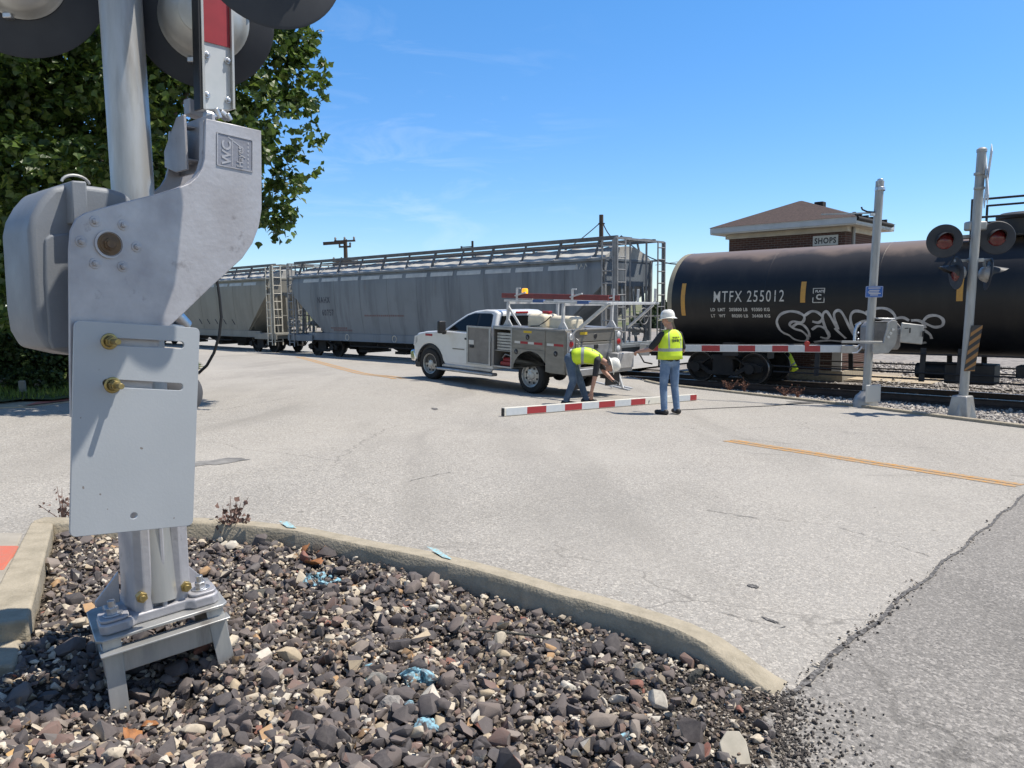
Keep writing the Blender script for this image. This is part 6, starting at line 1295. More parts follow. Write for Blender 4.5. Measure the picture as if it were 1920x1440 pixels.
def vest(parent, rings, back_sign=-1, band=(1,), name='safety_vest', text=True):
    # rings: (centre, right, depth axis, half width, half depth); strips mark where the cloth carries grey tape
    n_ = 40; vs = []; fs = []; mi = []
    for c, rv, dv, w, d in rings:
        c, rv, dv = Vector(c), Vector(rv).normalized(), Vector(dv).normalized()
        for i in range(n_):
            a = 2*math.pi*i/n_; ca, sa = math.cos(a), math.sin(a); e = .8; k = 1+.02*math.sin(5*a+len(vs))
            vs.append(c+rv*(w*k*abs(ca)**e*(1 if ca >= 0 else -1))+dv*(d*k*abs(sa)**e*(1 if sa >= 0 else -1)))
    for k in range(len(rings)-1):
        for i in range(n_):
            fs.append((k*n_+i, k*n_+(i+1) % n_, (k+1)*n_+(i+1) % n_, (k+1)*n_+i)); a = (i+.5)*360/n_; v = abs(((a-90) % 180)-90); vert = any(abs(a-q) < 8 for q in (58, 122, 238, 302))
            mi.append(1 if (k in band or (vert and k > max(band))) else 0)
    me = bpy.data.meshes.new(name); me.from_pydata([tuple(v) for v in vs], [], fs); me.materials.append(mVEST); me.materials.append(mVSTR); me.polygons.foreach_set('material_index', mi)
    o = finish(me, name, parent, 0, 60); s_ = o.modifiers.new('solid', 'SOLIDIFY'); s_.thickness = .006; s_.offset = 1; return o
# ---- worker standing with his back to us at the tip of the lowered gate arm
mq = road_hit(1255, 777); HDG = math.radians(26)
w1 = thing('person', 'standing worker seen from behind in yellow vest, black shirt, blue jeans and white hard hat', 'person', mq, (0, 0, HDG)); w1.scale = (.965, .965, .965)
MATS = [mJEAN, mSKIN, mSHIRT, mBOOT, mGLOVE]
parts = [((-.10, 0, .90), (-.115, .03, .50), .098, .070, 0), ((-.115, .03, .50), (-.13, -.02, .10), .070, .058, 0), ((.10, 0, .90), (.125, .02, .50), .098, .070, 0), ((.125, .02, .50), (.14, -.03, .10), .070, .058, 0),
         ((-.13, -.07, .055), (-.17, .15, .042), .052, .042, 3), ((.14, -.08, .055), (.19, .13, .042), .052, .042, 3), ((-.07, 0, .96), (.07, 0, .96), .122, .122, 0),
         ((-.06, 0, 1.0), (-.06, .0, 1.2), .128, .122, 2), ((.06, 0, 1.0), (.06, .0, 1.2), .128, .122, 2), ((-.075, .0, 1.2), (-.08, 0, 1.38), .122, .112, 2), ((.075, .0, 1.2), (.08, 0, 1.38), .122, .112, 2), ((-.15, 0, 1.43), (.15, 0, 1.43), .072, .072, 2), ((0, 0, 1.46), (-.01, .02, 1.60), .062, .055, 1)]
LH = Vector((-.36, .42, 1.13)); parts += [((-.19, 0, 1.43), (-.33, .10, 1.22), .068, .056, 2), ((-.30, .08, 1.26), (-.34, .12, 1.18), .056, .047, 1), ((-.34, .12, 1.18), LH, .045, .031, 1)]
RH = Vector((.20, .34, 1.06)); parts += [((.19, 0, 1.43), (.30, .02, 1.20), .068, .056, 2), ((.285, .02, 1.23), (.30, .03, 1.14), .055, .047, 1), ((.30, .03, 1.14), RH, .045, .031, 1)]
hand(parts, LH, (-.15, .95, -.2), (0, .2, 1), 1, 1, .9); hand(parts, RH, (-.5, .8, .1), (0, 0, 1), -1, 1, 1.0)
balls = []; hc = (-.03, .03, 1.70); fw, up_ = (-.42, .86, -.12), (0, .05, 1); rot = head(parts, balls, hc, fw, up_)
b1_ = body_mesh(parts, balls, MATS, 'body', w1); face_bits(w1, hc, rot); hard_hat(w1, hc, fw, up_)
X_, Y_ = (1, 0, 0), (0, 1, 0)
vest(w1, [((0, -.005, 1.00), X_, Y_, .222, .168), ((0, -.005, 1.08), X_, Y_, .214, .160), ((0, -.003, 1.145), X_, Y_, .212, .158), ((0, -.002, 1.20), X_, Y_, .213, .157), ((0, 0, 1.29), X_, Y_, .216, .155), ((0, 0, 1.38), X_, Y_, .214, .147), ((0, 0, 1.45), X_, Y_, .196, .120), ((0, 0, 1.505), X_, Y_, .14, .088), ((0, 0, 1.525), X_, Y_, .085, .075)], band=(2,))
mb = MB(); random.seed(2)
for z, n_ in ((1.395, 3), (1.345, 4), (1.325, 3)):
    x = -.07
    for k in range(n_): w = random.uniform(.025, .05); mb.bar((x, -.158, z), (x+w, -.158, z), .006, .016); x += w+.012
mb.build('vest_print', mVTXT, w1)
mb = MB(); mb.tube([(.235, .04, 1.30), (.262, -.02, 1.22), (.262, -.04, 1.12), (.235, -.02, 1.06)], .008, 6); mb.build('strap', mSHIRT, w1)
# ---- worker bending over the arm on the ground
bq_ = road_hit(1083, 762); BH_ = math.radians(-90-8)
w2 = thing('person', 'worker bent over the gate arm on the road in yellow vest and white hard hat', 'person', Vector((bq_.x-.10, bq_.y+.32, float(zg(bq_.x-.1, bq_.y+.32)))), (0, 0, BH_))
parts = [((.10, 0, .84), (.14, .05, .46), .10, .072, 0), ((.14, .05, .46), (.16, -.08, .10), .072, .058, 0), ((-.10, 0, .84), (-.15, .16, .47), .10, .072, 0), ((-.15, .16, .47), (-.18, .28, .10), .072, .058, 0),
         ((.16, -.13, .055), (.2, .10, .042), .052, .042, 3), ((-.18, .23, .055), (-.2, .46, .042), .052, .042, 3), ((-.08, .0, .88), (.08, .0, .88), .125, .125, 0),
         ((-.06, .06, .92), (-.065, .28, .945), .125, .128, 2), ((.06, .06, .92), (.065, .28, .945), .125, .128, 2), ((-.07, .28, .945), (-.08, .47, .90), .126, .11, 2), ((.07, .28, .945), (.08, .47, .90), .126, .11, 2), ((-.16, .51, .875), (.16, .51, .875), .072, .072, 2), ((0, .56, .87), (0, .67, .80), .06, .056, 1)]
RH = Vector((.19, .40, .27)); parts += [((.20, .51, .86), (.23, .47, .60), .066, .055, 2), ((.228, .475, .63), (.23, .465, .56), .054, .046, 1), ((.23, .465, .56), RH, .045, .031, 1)]
LH = Vector((-.08, .80, .46)); parts += [((-.20, .51, .86), (-.22, .63, .64), .066, .055, 2), ((-.215, .61, .66), (-.21, .65, .60), .054, .046, 1), ((-.21, .65, .60), LH, .044, .031, 1)]
hand(parts, RH, (0, -.05, -1), (1, 0, 0), 1, 1, .5); hand(parts, LH, (.4, .85, -.25), (0, .2, 1), 1, 4, .9)
balls = []; hc = (0, .755, .755); fw, up_ = (.02, .25, -.95), (0, .95, .30); rot = head(parts, balls, hc, fw, up_)
body_mesh(parts, balls, [mJEAN2, mSKIN, mSHIRT, mBOOT, mGLOVE], 'body', w2); face_bits(w2, hc, rot); hard_hat(w2, hc, fw, up_)
U0_, U1_ = (0, -.1, 1), (0, .25, 1)
vest(w2, [((0, .03, .91), X_, (0, -.1, 1), .20, .150), ((0, .12, .93), X_, (0, -.05, 1), .202, .156), ((0, .20, .942), X_, (0, 0, 1), .205, .157), ((0, .255, .945), X_, (0, .05, 1), .208, .157), ((0, .33, .938), X_, (0, .1, 1), .212, .153), ((0, .42, .915), X_, (0, .18, 1), .214, .142), ((0, .50, .885), X_, (0, .28, 1), .196, .118), ((0, .555, .865), X_, (0, .4, 1), .135, .09), ((0, .58, .852), X_, (0, .5, 1), .085, .075)], band=(2,))
mb = MB()
for k, y in enumerate((.40, .43)): mb.bar((.06-.02*k, y, 1.066-.012*k), (.13, y+.02, 1.05-.012*k), .014, .006)
mb.build('vest_print', mVTXT, w2)
# ---- worker beyond the track, seen under the tank car
p3 = ST(24.2, Tpx(1487, 24.2)); w3 = thing('person', 'crouching worker in yellow vest and dark trousers beyond the track, seen under the tank car', 'person', Vector((p3.x, p3.y, -.17)), (0, 0, math.radians(95)))
mDKT = mat('dark_trousers', (.02, .022, .03), .85)
parts = [((-.10, 0, .50), (-.15, .40, .56), .10, .072, 0), ((-.15, .40, .56), (-.14, .16, .10), .070, .055, 0), ((.10, 0, .50), (.16, .38, .50), .10, .072, 0), ((.16, .38, .50), (.17, .10, .10), .070, .055, 0), ((-.14, .10, .055), (-.16, .32, .042), .05, .042, 3), ((.17, .04, .055), (.19, .26, .042), .05, .042, 3), ((-.07, 0, .52), (.07, 0, .52), .125, .125, 0),
         ((-.06, .02, .56), (-.07, .20, .92), .122, .115, 2), ((.06, .02, .56), (.07, .20, .92), .122, .115, 2), ((-.15, .23, .97), (.15, .23, .97), .07, .07, 2), ((0, .25, 1.0), (0, .32, 1.10), .06, .055, 1)]
LH = Vector((-.16, .62, .55)); RH = Vector((.14, .60, .50)); parts += [((-.19, .23, .97), (-.26, .36, .73), .066, .052, 2), ((-.26, .36, .73), LH, .046, .031, 1), ((.19, .23, .97), (.27, .36, .73), .066, .052, 2), ((.27, .36, .73), RH, .046, .031, 1)]
hand(parts, LH, (.2, .8, -.5), (0, .3, 1), 1, 1, .6); hand(parts, RH, (-.2, .9, -.3), (0, 0, 1), -1, 1, .6)
balls = []; hc = (0, .37, 1.19); rot = head(parts, balls, hc, (0, .9, -.4), (0, .4, 1)); body_mesh(parts, balls, [mDKT, mSKIN, mSHIRT, mBOOT, mGLOVE], 'body', w3, .009); face_bits(w3, hc, rot); hard_hat(w3, hc, (0, .9, -.4), (0, .4, 1))
DV = (0, .88, -.45)
vest(w3, [((0, -.02, .44), X_, DV, .215, .165), ((0, .02, .54), X_, DV, .208, .158), ((0, .06, .62), X_, DV, .205, .155), ((0, .085, .67), X_, DV, .205, .155), ((0, .14, .78), X_, DV, .206, .152), ((0, .20, .90), X_, DV, .206, .145), ((0, .235, .97), X_, DV, .19, .118), ((0, .26, 1.02), X_, DV, .13, .085), ((0, .27, 1.035), X_, DV, .08, .07)], band=(2,))
# ================================================================== GATE ARM ON THE ROAD, FAR GATE AND FAR SIGNAL
A0 = road_hit(943, 781); A1 = road_hit(1304, 751); A0.z = float(zg(A0.x, A0.y)); A1.z = float(zg(A1.x, A1.y)); AD = (A1-A0); AL = AD.length; AX = AD.normalized(); AN = Vector((AX.y, -AX.x, 0)).normalized(); AUP = AN.cross(-AX).normalized()
if AUP.z < 0: AUP = -AUP
def afrac(px):                                                     # distance along the arm seen at picture column px
    r = ray(px, 760); k = r.x/r.y; return (A0.x - k*A0.y)/(k*AX.y - AX.x)
ga = thing('fallen_gate_arm', 'red and white striped gate arm lying on the road in front of the workers', 'gate arm', A0)
H_ = .135; TH = .07; ofs = AN*0
mb = MB(); c = (A0+A1)/2+AUP*(H_/2+.004); mb.bar(A0+AUP*(H_/2+.006), A1+AUP*(H_/2+.006), TH, H_, AUP); mARMW = mat('arm_white', (.66, .64, .57), .5, col2=(.56, .54, .48), scale=7); beam = mb.build('beam', mARMW, ga, world=True, bevel=.006)
mb = MB(); mb.bar(A0-AX*.012+AUP*(H_/2+.006), A0-AX*.001+AUP*(H_/2+.006), TH-.012, H_-.012, AUP); mb.build('end_cap', mBPLAST, ga, world=True)
st = [(946, 985, 'w'), (985, 1021, 'r'), (1021, 1056, 'w'), (1056, 1088, 'r'), (1088, 1120, 'w'), (1120, 1150, 'r'), (1150, 1180, 'w'), (1180, 1207, 'r'), (1268, 1291, 'w'), (1291, 1303, 'r')]
for x0, x1, c_ in st:
    a, b = afrac(x0), afrac(x1); mb = MB()
    for sg in (1, -1): mb.bar(A0+AX*a+AUP*(H_/2+.006)+AN*sg*(TH/2+.0012), A0+AX*b+AUP*(H_/2+.006)+AN*sg*(TH/2+.0012), .002, H_-.022, AUP)
    mb.build('reflective_stripe', mRED if c_ == 'r' else mWHT, beam, world=True)
q = A0+AX*afrac(1214)+AUP*(H_/2+.006)+AN*(TH/2); mb = MB(); mb.cyl(q, q+AN*.012, .022, n=14); mb.build('bolt', mZINC, beam, world=True)
# dark cable lying on the road
pts = [road_hit(x, y, .006) for x, y in ((1270, 769), (1330, 766), (1400, 763), (1448, 761), (1480, 758), (1525, 756))]; mb = MB(); mb.tube(pts, [.008, .008, .01, .012, .02, .012], 6); tag(mb.build('cable', mCABLE), 'thin black cable lying on the road right of the standing worker', 'cable')
q = road_hit(1516, 755); mb = MB(); mb.add([(q.x+.42*math.cos(t)*(1+.2*math.sin(3*t)), q.y+.22*math.sin(t)*(1+.2*math.cos(2*t)), float(zg(q.x+.42*math.cos(t), q.y+.22*math.sin(t)))+.006) for t in np.linspace(0, 6.283, 25)[:-1]], [tuple(range(24))]); tag(mb.build('dark_patch', mSEAM, smooth=0), kind='structure')  # irregular dark patch on the road at the right end of the cable
# white folding stand by the truck's tail
sq_ = road_hit(1160, 733); std = thing('floor_stand', 'low white folding stand on the road behind the truck bumper', 'stand', sq_)
def rp(px, py, dz=0.02): v = road_hit(px, py, dz); return v
for a, b in ((rp(1116, 716), rp(1180, 731)), (rp(1140, 718), rp(1184, 728))): mb = MB(); mb.bar(a, b, .07, .035); mb.build('foot', mWRACK, std, world=True, bevel=.006)
mb = MB(); a = rp(1168, 728, .03); mb.bar(a, a+Vector((-.12, .1, .42)), .06, .05); mb.bar(a+Vector((-.02, 0, .05)), a+Vector((-.42, .25, .12)), .05, .04); mb.bar(a+Vector((-.12, .1, .36)), a+Vector((-.3, -.05, .02)), .04, .04); mb.build('frame', mWRACK, std, world=True, bevel=.006)
# ---- far gate
mFPIPE = mat('far_galvanised', (.40, .40, .385), .5, .3, col2=(.3, .3, .285), scale=4, stretch=(3, 3, .6))
mFALU = mat('far_aluminium', (.42, .415, .40), .45, .4, col2=(.3, .295, .285), scale=5)
fb = P(1622, 755, 15.9); fb.z = float(zg(fb.x, fb.y)); FZ = lambda px, py, d=15.9: P(px, py, d)
fg = thing('crossing_gate', 'lowered crossing gate on a bare silver post with a small blue sign', 'crossing gate', fb)
ftop = P(1650, 340, 15.75); mb = MB(); mb.cyl(fb-Vector((0, 0, .3)), ftop, .082, n=24); gpole = mb.build('post', mFPIPE, fg, world=True)
mb = MB(); mb.cyl(P(1650, 358, 15.75), P(1650, 352, 15.75), .10, n=20); mb.cyl(P(1651, 336, 15.75), P(1650, 348, 15.75), .06, n=12); mb.bar(P(1647, 338, 15.70), P(1648, 348, 15.70), .03, .03); mb.build('post_cap', mZINC, gpole, world=True, bevel=.004)
mb = MB(); mb.lathe([(.24, -.3), (.24, .12), (.19, .24), (.12, .3), (.1, .34)], fb, (0, 0, 1), 24); mb.build('base_cover', mFALU, fg, world=True, bevel=.01)
mb = MB(); q = P(1637, 738, 15.55); mb.box(q, (.34, .03, .36), Matrix.Rotation(.2, 3, 'Z')); mb.build('cover_plate', mat('pale_plate', (.5, .5, .48), .5), fg, world=True, bevel=.02)
# short arm and hook near the top
mb = MB(); mb.bar(P(1642, 399, 15.75), P(1540, 402, 16.6), .035, .03); mb.bar(P(1640, 402, 15.7), P(1632, 402, 15.7), .06, .06); mb.build('rod', mZINC, fg, world=True)
mb = MB(); mb.tube([P(x, y, 15.75) for x, y in ((1640, 398), (1626, 397), (1617, 393), (1615, 388))], .018, 8); mb.build('hook', mBPLAST, fg, world=True)
mb = MB(); q = P(1639, 547, 15.72); SR = Matrix.Rotation(-.05, 3, 'Z') @ Matrix.Rotation(.05, 3, 'X'); 
mb.prism(rrect(-.175, -.115, .175, .115, .025), (q, SR@X3, SR@Z3, SR@Vector((0, -1, 0))), 0, .008); sgn_ = mb.build('blue_sign', mat('sign_blue', (.025, .12, .42), .4), fg, world=True)
mb = MB(); fr_s = (q, SR@X3, SR@Z3, SR@Vector((0, -1, 0)))
for z, a, b in ((.075, -.12, .12), (.03, -.10, .10), (-.005, -.13, .09), (-.035, -.11, .13), (-.065, -.08, .08)): mb.prism([(a, z-.008), (b, z-.008), (b, z+.008), (a, z+.008)], fr_s, .0085, .010)
for a0, b0, a1, b1 in ((-.168, .104, .168, .109), (-.168, -.109, .168, -.104), (-.168, -.104, -.163, .104), (.163, -.104, .168, .104)): mb.prism([(a0, b0), (a1, b0), (a1, b1), (a0, b1)], fr_s, .0085, .010)
mb.build('sign_lines', mTAPEW, sgn_, world=True, smooth=0)
# machine frame: axes of the far gate (arm direction ga_u, towards the road)
tipd = 17.3; a_in = P(1604, 654, 15.75); a_tip = P(1212, 652, tipd); a_tip.z = a_in.z - .03; fu = (a_tip-a_in); fl = fu.length; fu.normalize(); fup = Vector((0, 0, 1)); fup = (fup - fu*fup.dot(fu)).normalized(); fnn = fu.cross(fup).normalized()
if fnn.y > 0: fnn = -fnn
mb = MB(); mb.bar(a_in, a_tip, .06, .15, fup); fa = mb.build('gate_arm', mWHT, fg, world=True, bevel=.006)
def ffrac(px): r = ray(px, 653); k = r.x/r.y; return (a_in.x - k*a_in.y)/(k*fu.y - fu.x)
for x0, x1 in ((1316, 1350), (1384, 1416), (1448, 1478), (1509, 1538), (1222, 1246)):
    a, b = ffrac(x0), ffrac(x1); mb = MB(); mb.bar(a_in+fu*a+fnn*.0315, a_in+fu*b+fnn*.0315, .003, .128, fup); mb.build('reflective_stripe', mRED, fa, world=True)
for px_ in (1222, 1513): q = a_in+fu*ffrac(px_)+fup*.075; mb = MB(); mb.box(q+fup*.02, (.09, .07, .06)); mb.cyl(q+fup*.03+fnn*.05, q+fup*.03-fnn*.05, .055, n=16); mb.build('arm_lamp', mREDL if px_ > 1300 else mFALU, fa, world=True, bevel=.006)
mb = MB(); mb.box(a_tip+fu*.04-fup*.04, (.22, .06, .26), Matrix.Rotation(math.atan2(fu.y, fu.x), 3, 'Z')); mb.build('arm_end', mFALU, fa, world=True, bevel=.01)
mb = MB(); mb.tube([a_in+fup*.08]+[a_in+fu*(fl*k/8)+fup*(.085+.008*math.sin(k)) for k in range(1, 8)], .01, 6); mb.build('lamp_wire', mCABLE, fa, world=True)
# mechanism: box behind the post, flat bracket, casting and weights
B_ = 15.75
mb = MB(); mb.prism([(x, y) for x, y in ((-.36, -.28), (.28, -.28), (.32, -.2), (.32, .2), (.22, .3), (-.28, .3), (-.36, .2))], (P(1652, 630, 16.05), X3, Z3, Vector((0, -1, 0))), -.2, .2); fh = mb.build('mechanism_housing', mat('far_housing', (.30, .285, .27), .55, .2, col2=(.2, .19, .18), scale=6), fg, world=True, bevel=.03)
mb = MB(); mb.tube([P(x, y, 15.7) for x, y in ((1602, 642), (1603, 622), (1607, 610), (1614, 606))], .03, 10); mb.build('cover_edge', mZINC, fh, world=True)
for k in range(3): mb = MB(); mb.ball(P(1609, 612+k*12, 15.72), .022, 10, 8); mb.build('bolt', mZINC, fh, world=True)
mb = MB(); mb.bar(P(1640, 597, 15.8), P(1672, 598, 15.8), .3, .03); mb.build('lid', mZINC, fh, world=True, bevel=.008)
mb = MB(); mb.bar(P(1578, 641, 15.6), P(1654, 642, 15.45), .05, .05); mb.build('cross_bracket', mFALU, fg, world=True, bevel=.006)
oo = P(1660, 640, 15.55); fr_c = (oo, X3, Z3, Vector((0, -1, 0))); pxm = 15.55/FPX
AOUT = [(1671, 600), (1680, 603), (1682, 634), (1678, 648), (1666, 662), (1640, 664), (1636, 660), (1637, 642), (1656, 642), (1658, 630), (1662, 615), (1662, 606)]
mb = MB(); mb.prism([((x-1660)*pxm, (640-y)*pxm) for x, y in AOUT], fr_c, -.02, .02); fcast = mb.build('support_arm', mFALU, fg, world=True, bevel=.006)
for px_, py_ in ((1672, 618), (1668, 625), (1664, 632)): q = oo+X3*((px_-1660)*pxm)+Z3*((640-py_)*pxm)-Y3*.02; mb = MB(); mb.cyl(q, q-Y3*.02, .03, n=12); mb.build('bolt', mZINC, fcast, world=True)
oo2 = P(1710, 624, 15.5); mb = MB(); mb.prism([(-.24, .21), (.25, .15), (.23, -.24), (-.26, -.19)], (oo2, Vector((1, .12, 0)).normalized(), Z3, Vector((.12, -1, 0)).normalized()), -.02, .02); cw = mb.build('counterweight_plate', mFALU, fg, world=True, bevel=.02, seg=3)
for x0, x1, z0, z1 in ((-.19, -.19, .02, .09), (-.19, -.1, .09, .095), (-.06, -.06, .0, .1), (.2, .2, -.08, .02), (.2, .24, .03, .03)): mb = MB(); mb.bar(oo2+X3*x0+Z3*z0-Y3*.03, oo2+X3*(x1+.001)+Z3*(z1+.001)-Y3*.03, .022, .02); mb.build('adjusting_bolt', mBPLAST, cw, world=True)
mb = MB(); mb.bar(P(1682, 622, 15.62), P(1694, 622, 15.6), .08, .12); mb.tube([P(x, y, 15.5) for x, y in ((1598, 662), (1607, 661), (1613, 655), (1616, 650))], .016, 8); mb.tube([P(x, y, 15.5) for x, y in ((1603, 652), (1608, 650), (1611, 646))], .013, 8); mb.build('linkage', mZINC, fg, world=True)
mb = MB(); mb.box(P(1593, 655, 15.75), (.32, .10, .16), Matrix.Rotation(math.atan2(fu.y, fu.x), 3, 'Z')); mb.build('arm_clamp', mFALU, fg, world=True, bevel=.01)
# ---- far flashing signal
D2 = 14.3; sb_ = P(1803, 776, D2); sb_.z = float(zg(sb_.x, sb_.y)); fs_ = thing('crossing_signal', 'tall crossing signal with round black backed red lamps and crossbuck seen edge on', 'crossing signal', sb_)
stop_ = P(1841, 283, 14.1); mb = MB(); mb.cyl(sb_-Vector((0, 0, .3)), stop_, .078, n=24); smast = mb.build('mast', mFPIPE, fs_, world=True); mb = MB(); mb.lathe([(.088, -.02), (.088, .03), (.05, .06), (0, .065)], stop_, (0, 0, 1), 20); mb.build('mast_cap', mFALU, smast, world=True)
mb = MB(); ax_ = (stop_-sb_).normalized(); mb.lathe([(.27, -.3), (.25, .05), (.15, .3), (.14, .36), (.085, .36)], sb_, (0, 0, 1), 4); mb.box(sb_+Vector((0, 0, .18)), (.38, .38, .44), Matrix.Rotation(.6, 3, 'Z'), taper=.7); mb.build('base_cover', mFALU, fs_, world=True, bevel=.02)
def sig(c, nrm, hood=True, R_=.305):
    c = Vector(c); nrm = Vector(nrm).normalized(); mb = MB(); mb.lathe([(0, -.005), (R_-.01, -.005), (R_, 0), (R_-.012, .012), (0, .012)], c, nrm, 48); d_ = mb.build('backing_disc', mBLK, fs_, world=True)
    mb = MB(); mb.lathe([(.16, -.005), (.15, -.06), (.11, -.13), (.05, -.16), (0, -.16)], c, nrm, 32); mb.build('lamp_housing', mFALU, d_, world=True, smooth=50)
    mb = MB(); mb.lathe([(.150, .013), (.14, .035), (.09, .055), (0, .065)], c, nrm, 32); mb.build('lens', mREDG, d_, world=True, smooth=60)
    u_ = Vector((0, 0, 1)); u_ = (u_-nrm*u_.dot(nrm)).normalized(); r_ = nrm.cross(u_); mb = MB(); vs = []; n_ = 18
    for e, off, ln in ((.158, .013, 0), (.158, .013, 1), (.151, .013, 1), (.151, .013, 0)):
        for i in range(n_+1):
            a = math.radians(-20+220*i/n_); L_ = (.30*max(0.12, math.sin(max(0, min(math.pi, a)))**.6) if ln else 0); vs.append(c+nrm*(off+L_)+(r_*math.cos(a)+u_*math.sin(a))*(e*(1-.12*ln)))
    m1 = n_+1; fs = []
    for k in range(4):
        for i in range(n_): fs.append((k*m1+i, k*m1+i+1, ((k+1) % 4)*m1+i+1, ((k+1) % 4)*m1+i))
    fs += [(0, m1, 2*m1, 3*m1), (n_, 3*m1+n_, 2*m1+n_, m1+n_)]
    mb.add(vs, fs); mb.build('hood', mat('hood_black', (.03, .032, .036), .55), d_, world=True, smooth=60)
nf = Vector((-.33, -.94, -.02))
sig(P(1771, 452, D2-.12), nf); sig(P(1869, 446, D2-.12), nf)
mb = MB(); mb.bar(P(1771, 446, D2), P(1869, 440, D2), .06, .06); mb.build('cross_arm', mFPIPE, fs_, world=True); mb = MB(); mb.box(P(1829, 424, D2-.02), (.34, .2, .17)); mb.build('junction_box', mFALU, fs_, world=True, bevel=.03)
sig(P(1793, 512, D2), (-1, .1, -.05)); sig(P(1853, 514, D2), (.93, -.35, -.12))
mb = MB(); mb.bar(P(1790, 489, D2), P(1856, 487, D2), .06, .05); mb.bar(P(1800, 489, D2), P(1800, 512, D2), .05, .05); mb.bar(P(1846, 489, D2), P(1848, 514, D2), .05, .05); mb.box(P(1829, 488, D2-.05), (.22, .16, .07)); mb.build('cross_arm', mFALU, fs_, world=True, bevel=.006)
mb = MB(); mb.tube([P(x, y, D2-.05) for x, y in ((1790, 478), (1783, 492), (1777, 506))], .014, 6); mb.build('lamp_cable', mCABLE, fs_, world=True)
# crossbuck: two boards facing up the road, nearly edge on from here
cbn = Vector((.90, -.43, 0)).normalized(); cbr = Vector((-cbn.y, cbn.x, 0)); cc = P(1849, 332, 14.05)
mCB = mat('crossbuck_white', (.68, .69, .70), .45, col2=(.58, .6, .62), scale=6)
for ang, txt, k in ((48, 'RAILROAD', 0), (-48, 'CROSSING', 1)):
    c_, s_ = math.cos(math.radians(ang)), math.sin(math.radians(ang)); ux = cbr*c_+Z3*s_; uy = -cbr*s_+Z3*c_; mb = MB(); mb.prism([(-.61, -.115), (.61, -.115), (.61, .115), (-.61, .115)], (cc+cbn*(.02*k), ux, uy, cbn), 0, .012); bd = mb.build('crossbuck_board', mCB, fs_, world=True, bevel=.002)
    mb = MB(); text_on(mb, txt, .17, (cc+cbn*(.02*k+.0125)-uy*.06, ux, uy, cbn), .001, 1.0, .004, 0, 'CENTER', .95); mb.build('lettering', mLETB, bd, world=True, smooth=0)
mb = MB()
for py_ in (326, 353): q = P(1836, py_, 14.1); mb.cyl(q-Vector((0, 0, .02)), q+Vector((0, 0, .02)), .09, n=20)
mb.bar(P(1836, 330, 14.1), cc, .05, .05); mb.build('board_clamp', mFALU, fs_, world=True)
# striped marker board clipped to the mast
q0 = P(1822, 610, D2-.15); q1 = P(1807, 696, D2-.15); mb = MB(); ux = Vector((1, -.05, 0)).normalized(); uz_ = (q0-q1).normalized(); hL = (q0-q1).length; fr_m = (q1, ux, uz_, ux.cross(uz_)); W_ = .19
mb.prism([(0, 0), (W_, 0), (W_, hL), (0, hL)], fr_m, 0, .012); hm = mb.build('marker_board', mat('marker_black', (.03, .028, .026), .6), fs_, world=True)
nn_ = ux.cross(uz_); face = .0125 if nn_.y < 0 else -.0025
for k in range(7):
    z = hL-.10-k*.17; pts = [(0, z-.12), (W_, z+.04), (W_, z+.12), (0, z-.04)]; pts = [(a, min(hL, max(0, b))) for a, b in pts]; mb = MB(); mb.prism(pts, fr_m, face, face+.002); mb.build('marker_stripe', mat('marker_orange', (.26, .13, .04), .65), hm, world=True, smooth=0)
# ================================================================== POLES AND WIRES
mPOLE = mat('pole_wood', (.085, .06, .045), .9, col2=(.05, .038, .03), scale=3, stretch=(4, 4, .4))
d1 = 62; pb = P(652, 600, d1); pb.z = -.4; up1 = thing('utility_pole', 'wooden utility pole with cross arms above the left end of the grey hopper', 'utility pole', pb)
zt = P(652, 450, d1).z; mb = MB(); mb.cyl(pb, Vector((pb.x, pb.y, zt)), .22, .15, n=14); mb.build('pole', mPOLE, up1, world=True)
def parm(z, half, ang, parent, base, d, ins=3):
    mb = MB(); v = Vector((math.cos(ang), math.sin(ang), 0)); c = Vector((base.x, base.y-.2, z)); mb.bar(c-v*half, c+v*half, .12, .14); a = mb.build('cross_arm', mPOLE, parent, world=True)
    for k in range(ins): q = c+v*half*(-.9+1.8*k/max(1, ins-1)); mb = MB(); mb.lathe([(.05, .07), (.09, .1), (.06, .18), (.10, .22), (.05, .32), (0, .34)], q, (0, 0, 1), 10); mb.build('insulator', mat('insulator_grey', (.2, .19, .18), .4), a, world=True)
parm(zt-.15, .9, -.25, up1, pb, d1); parm(zt-.6, .5, -.2, up1, pb, d1, 2); parm(zt-1.75, 1.0, .1, up1, pb, d1, 4)
mb = MB(); mb.cyl((pb.x+.75, pb.y-.3, zt-2.3), (pb.x+.75, pb.y-.3, zt-1.6), .2, n=14); mb.bar((pb.x, pb.y-.2, zt-2), (pb.x+.75, pb.y-.3, zt-2), .08, .08); mb.build('transformer', mat('transformer_grey', (.3, .31, .32), .5), up1, world=True)
mb = MB(); mb.bar((pb.x-1.7, pb.y-.3, zt-.35), (pb.x, pb.y-.2, zt-.25), .10, .25); mb.build('bracket', mPOLE, up1, world=True)
d2 = 48; pb2 = P(1127, 600, d2); pb2.z = -.4; up2 = thing('utility_pole', 'plain dark pole with sagging cables behind the right end of the grey hopper', 'utility pole', pb2)
zt2 = P(1127, 405, d2).z; mb = MB(); mb.cyl(pb2, Vector((pb2.x, pb2.y, zt2)), .17, .13, n=14); mb.build('pole', mPOLE, up2, world=True)
mb = MB(); mb.bar((pb2.x-.2, pb2.y-.15, zt2-.55), (pb2.x+.2, pb2.y-.15, zt2-.55), .06, .08); mb.build('bracket', mPOLE, up2, world=True)
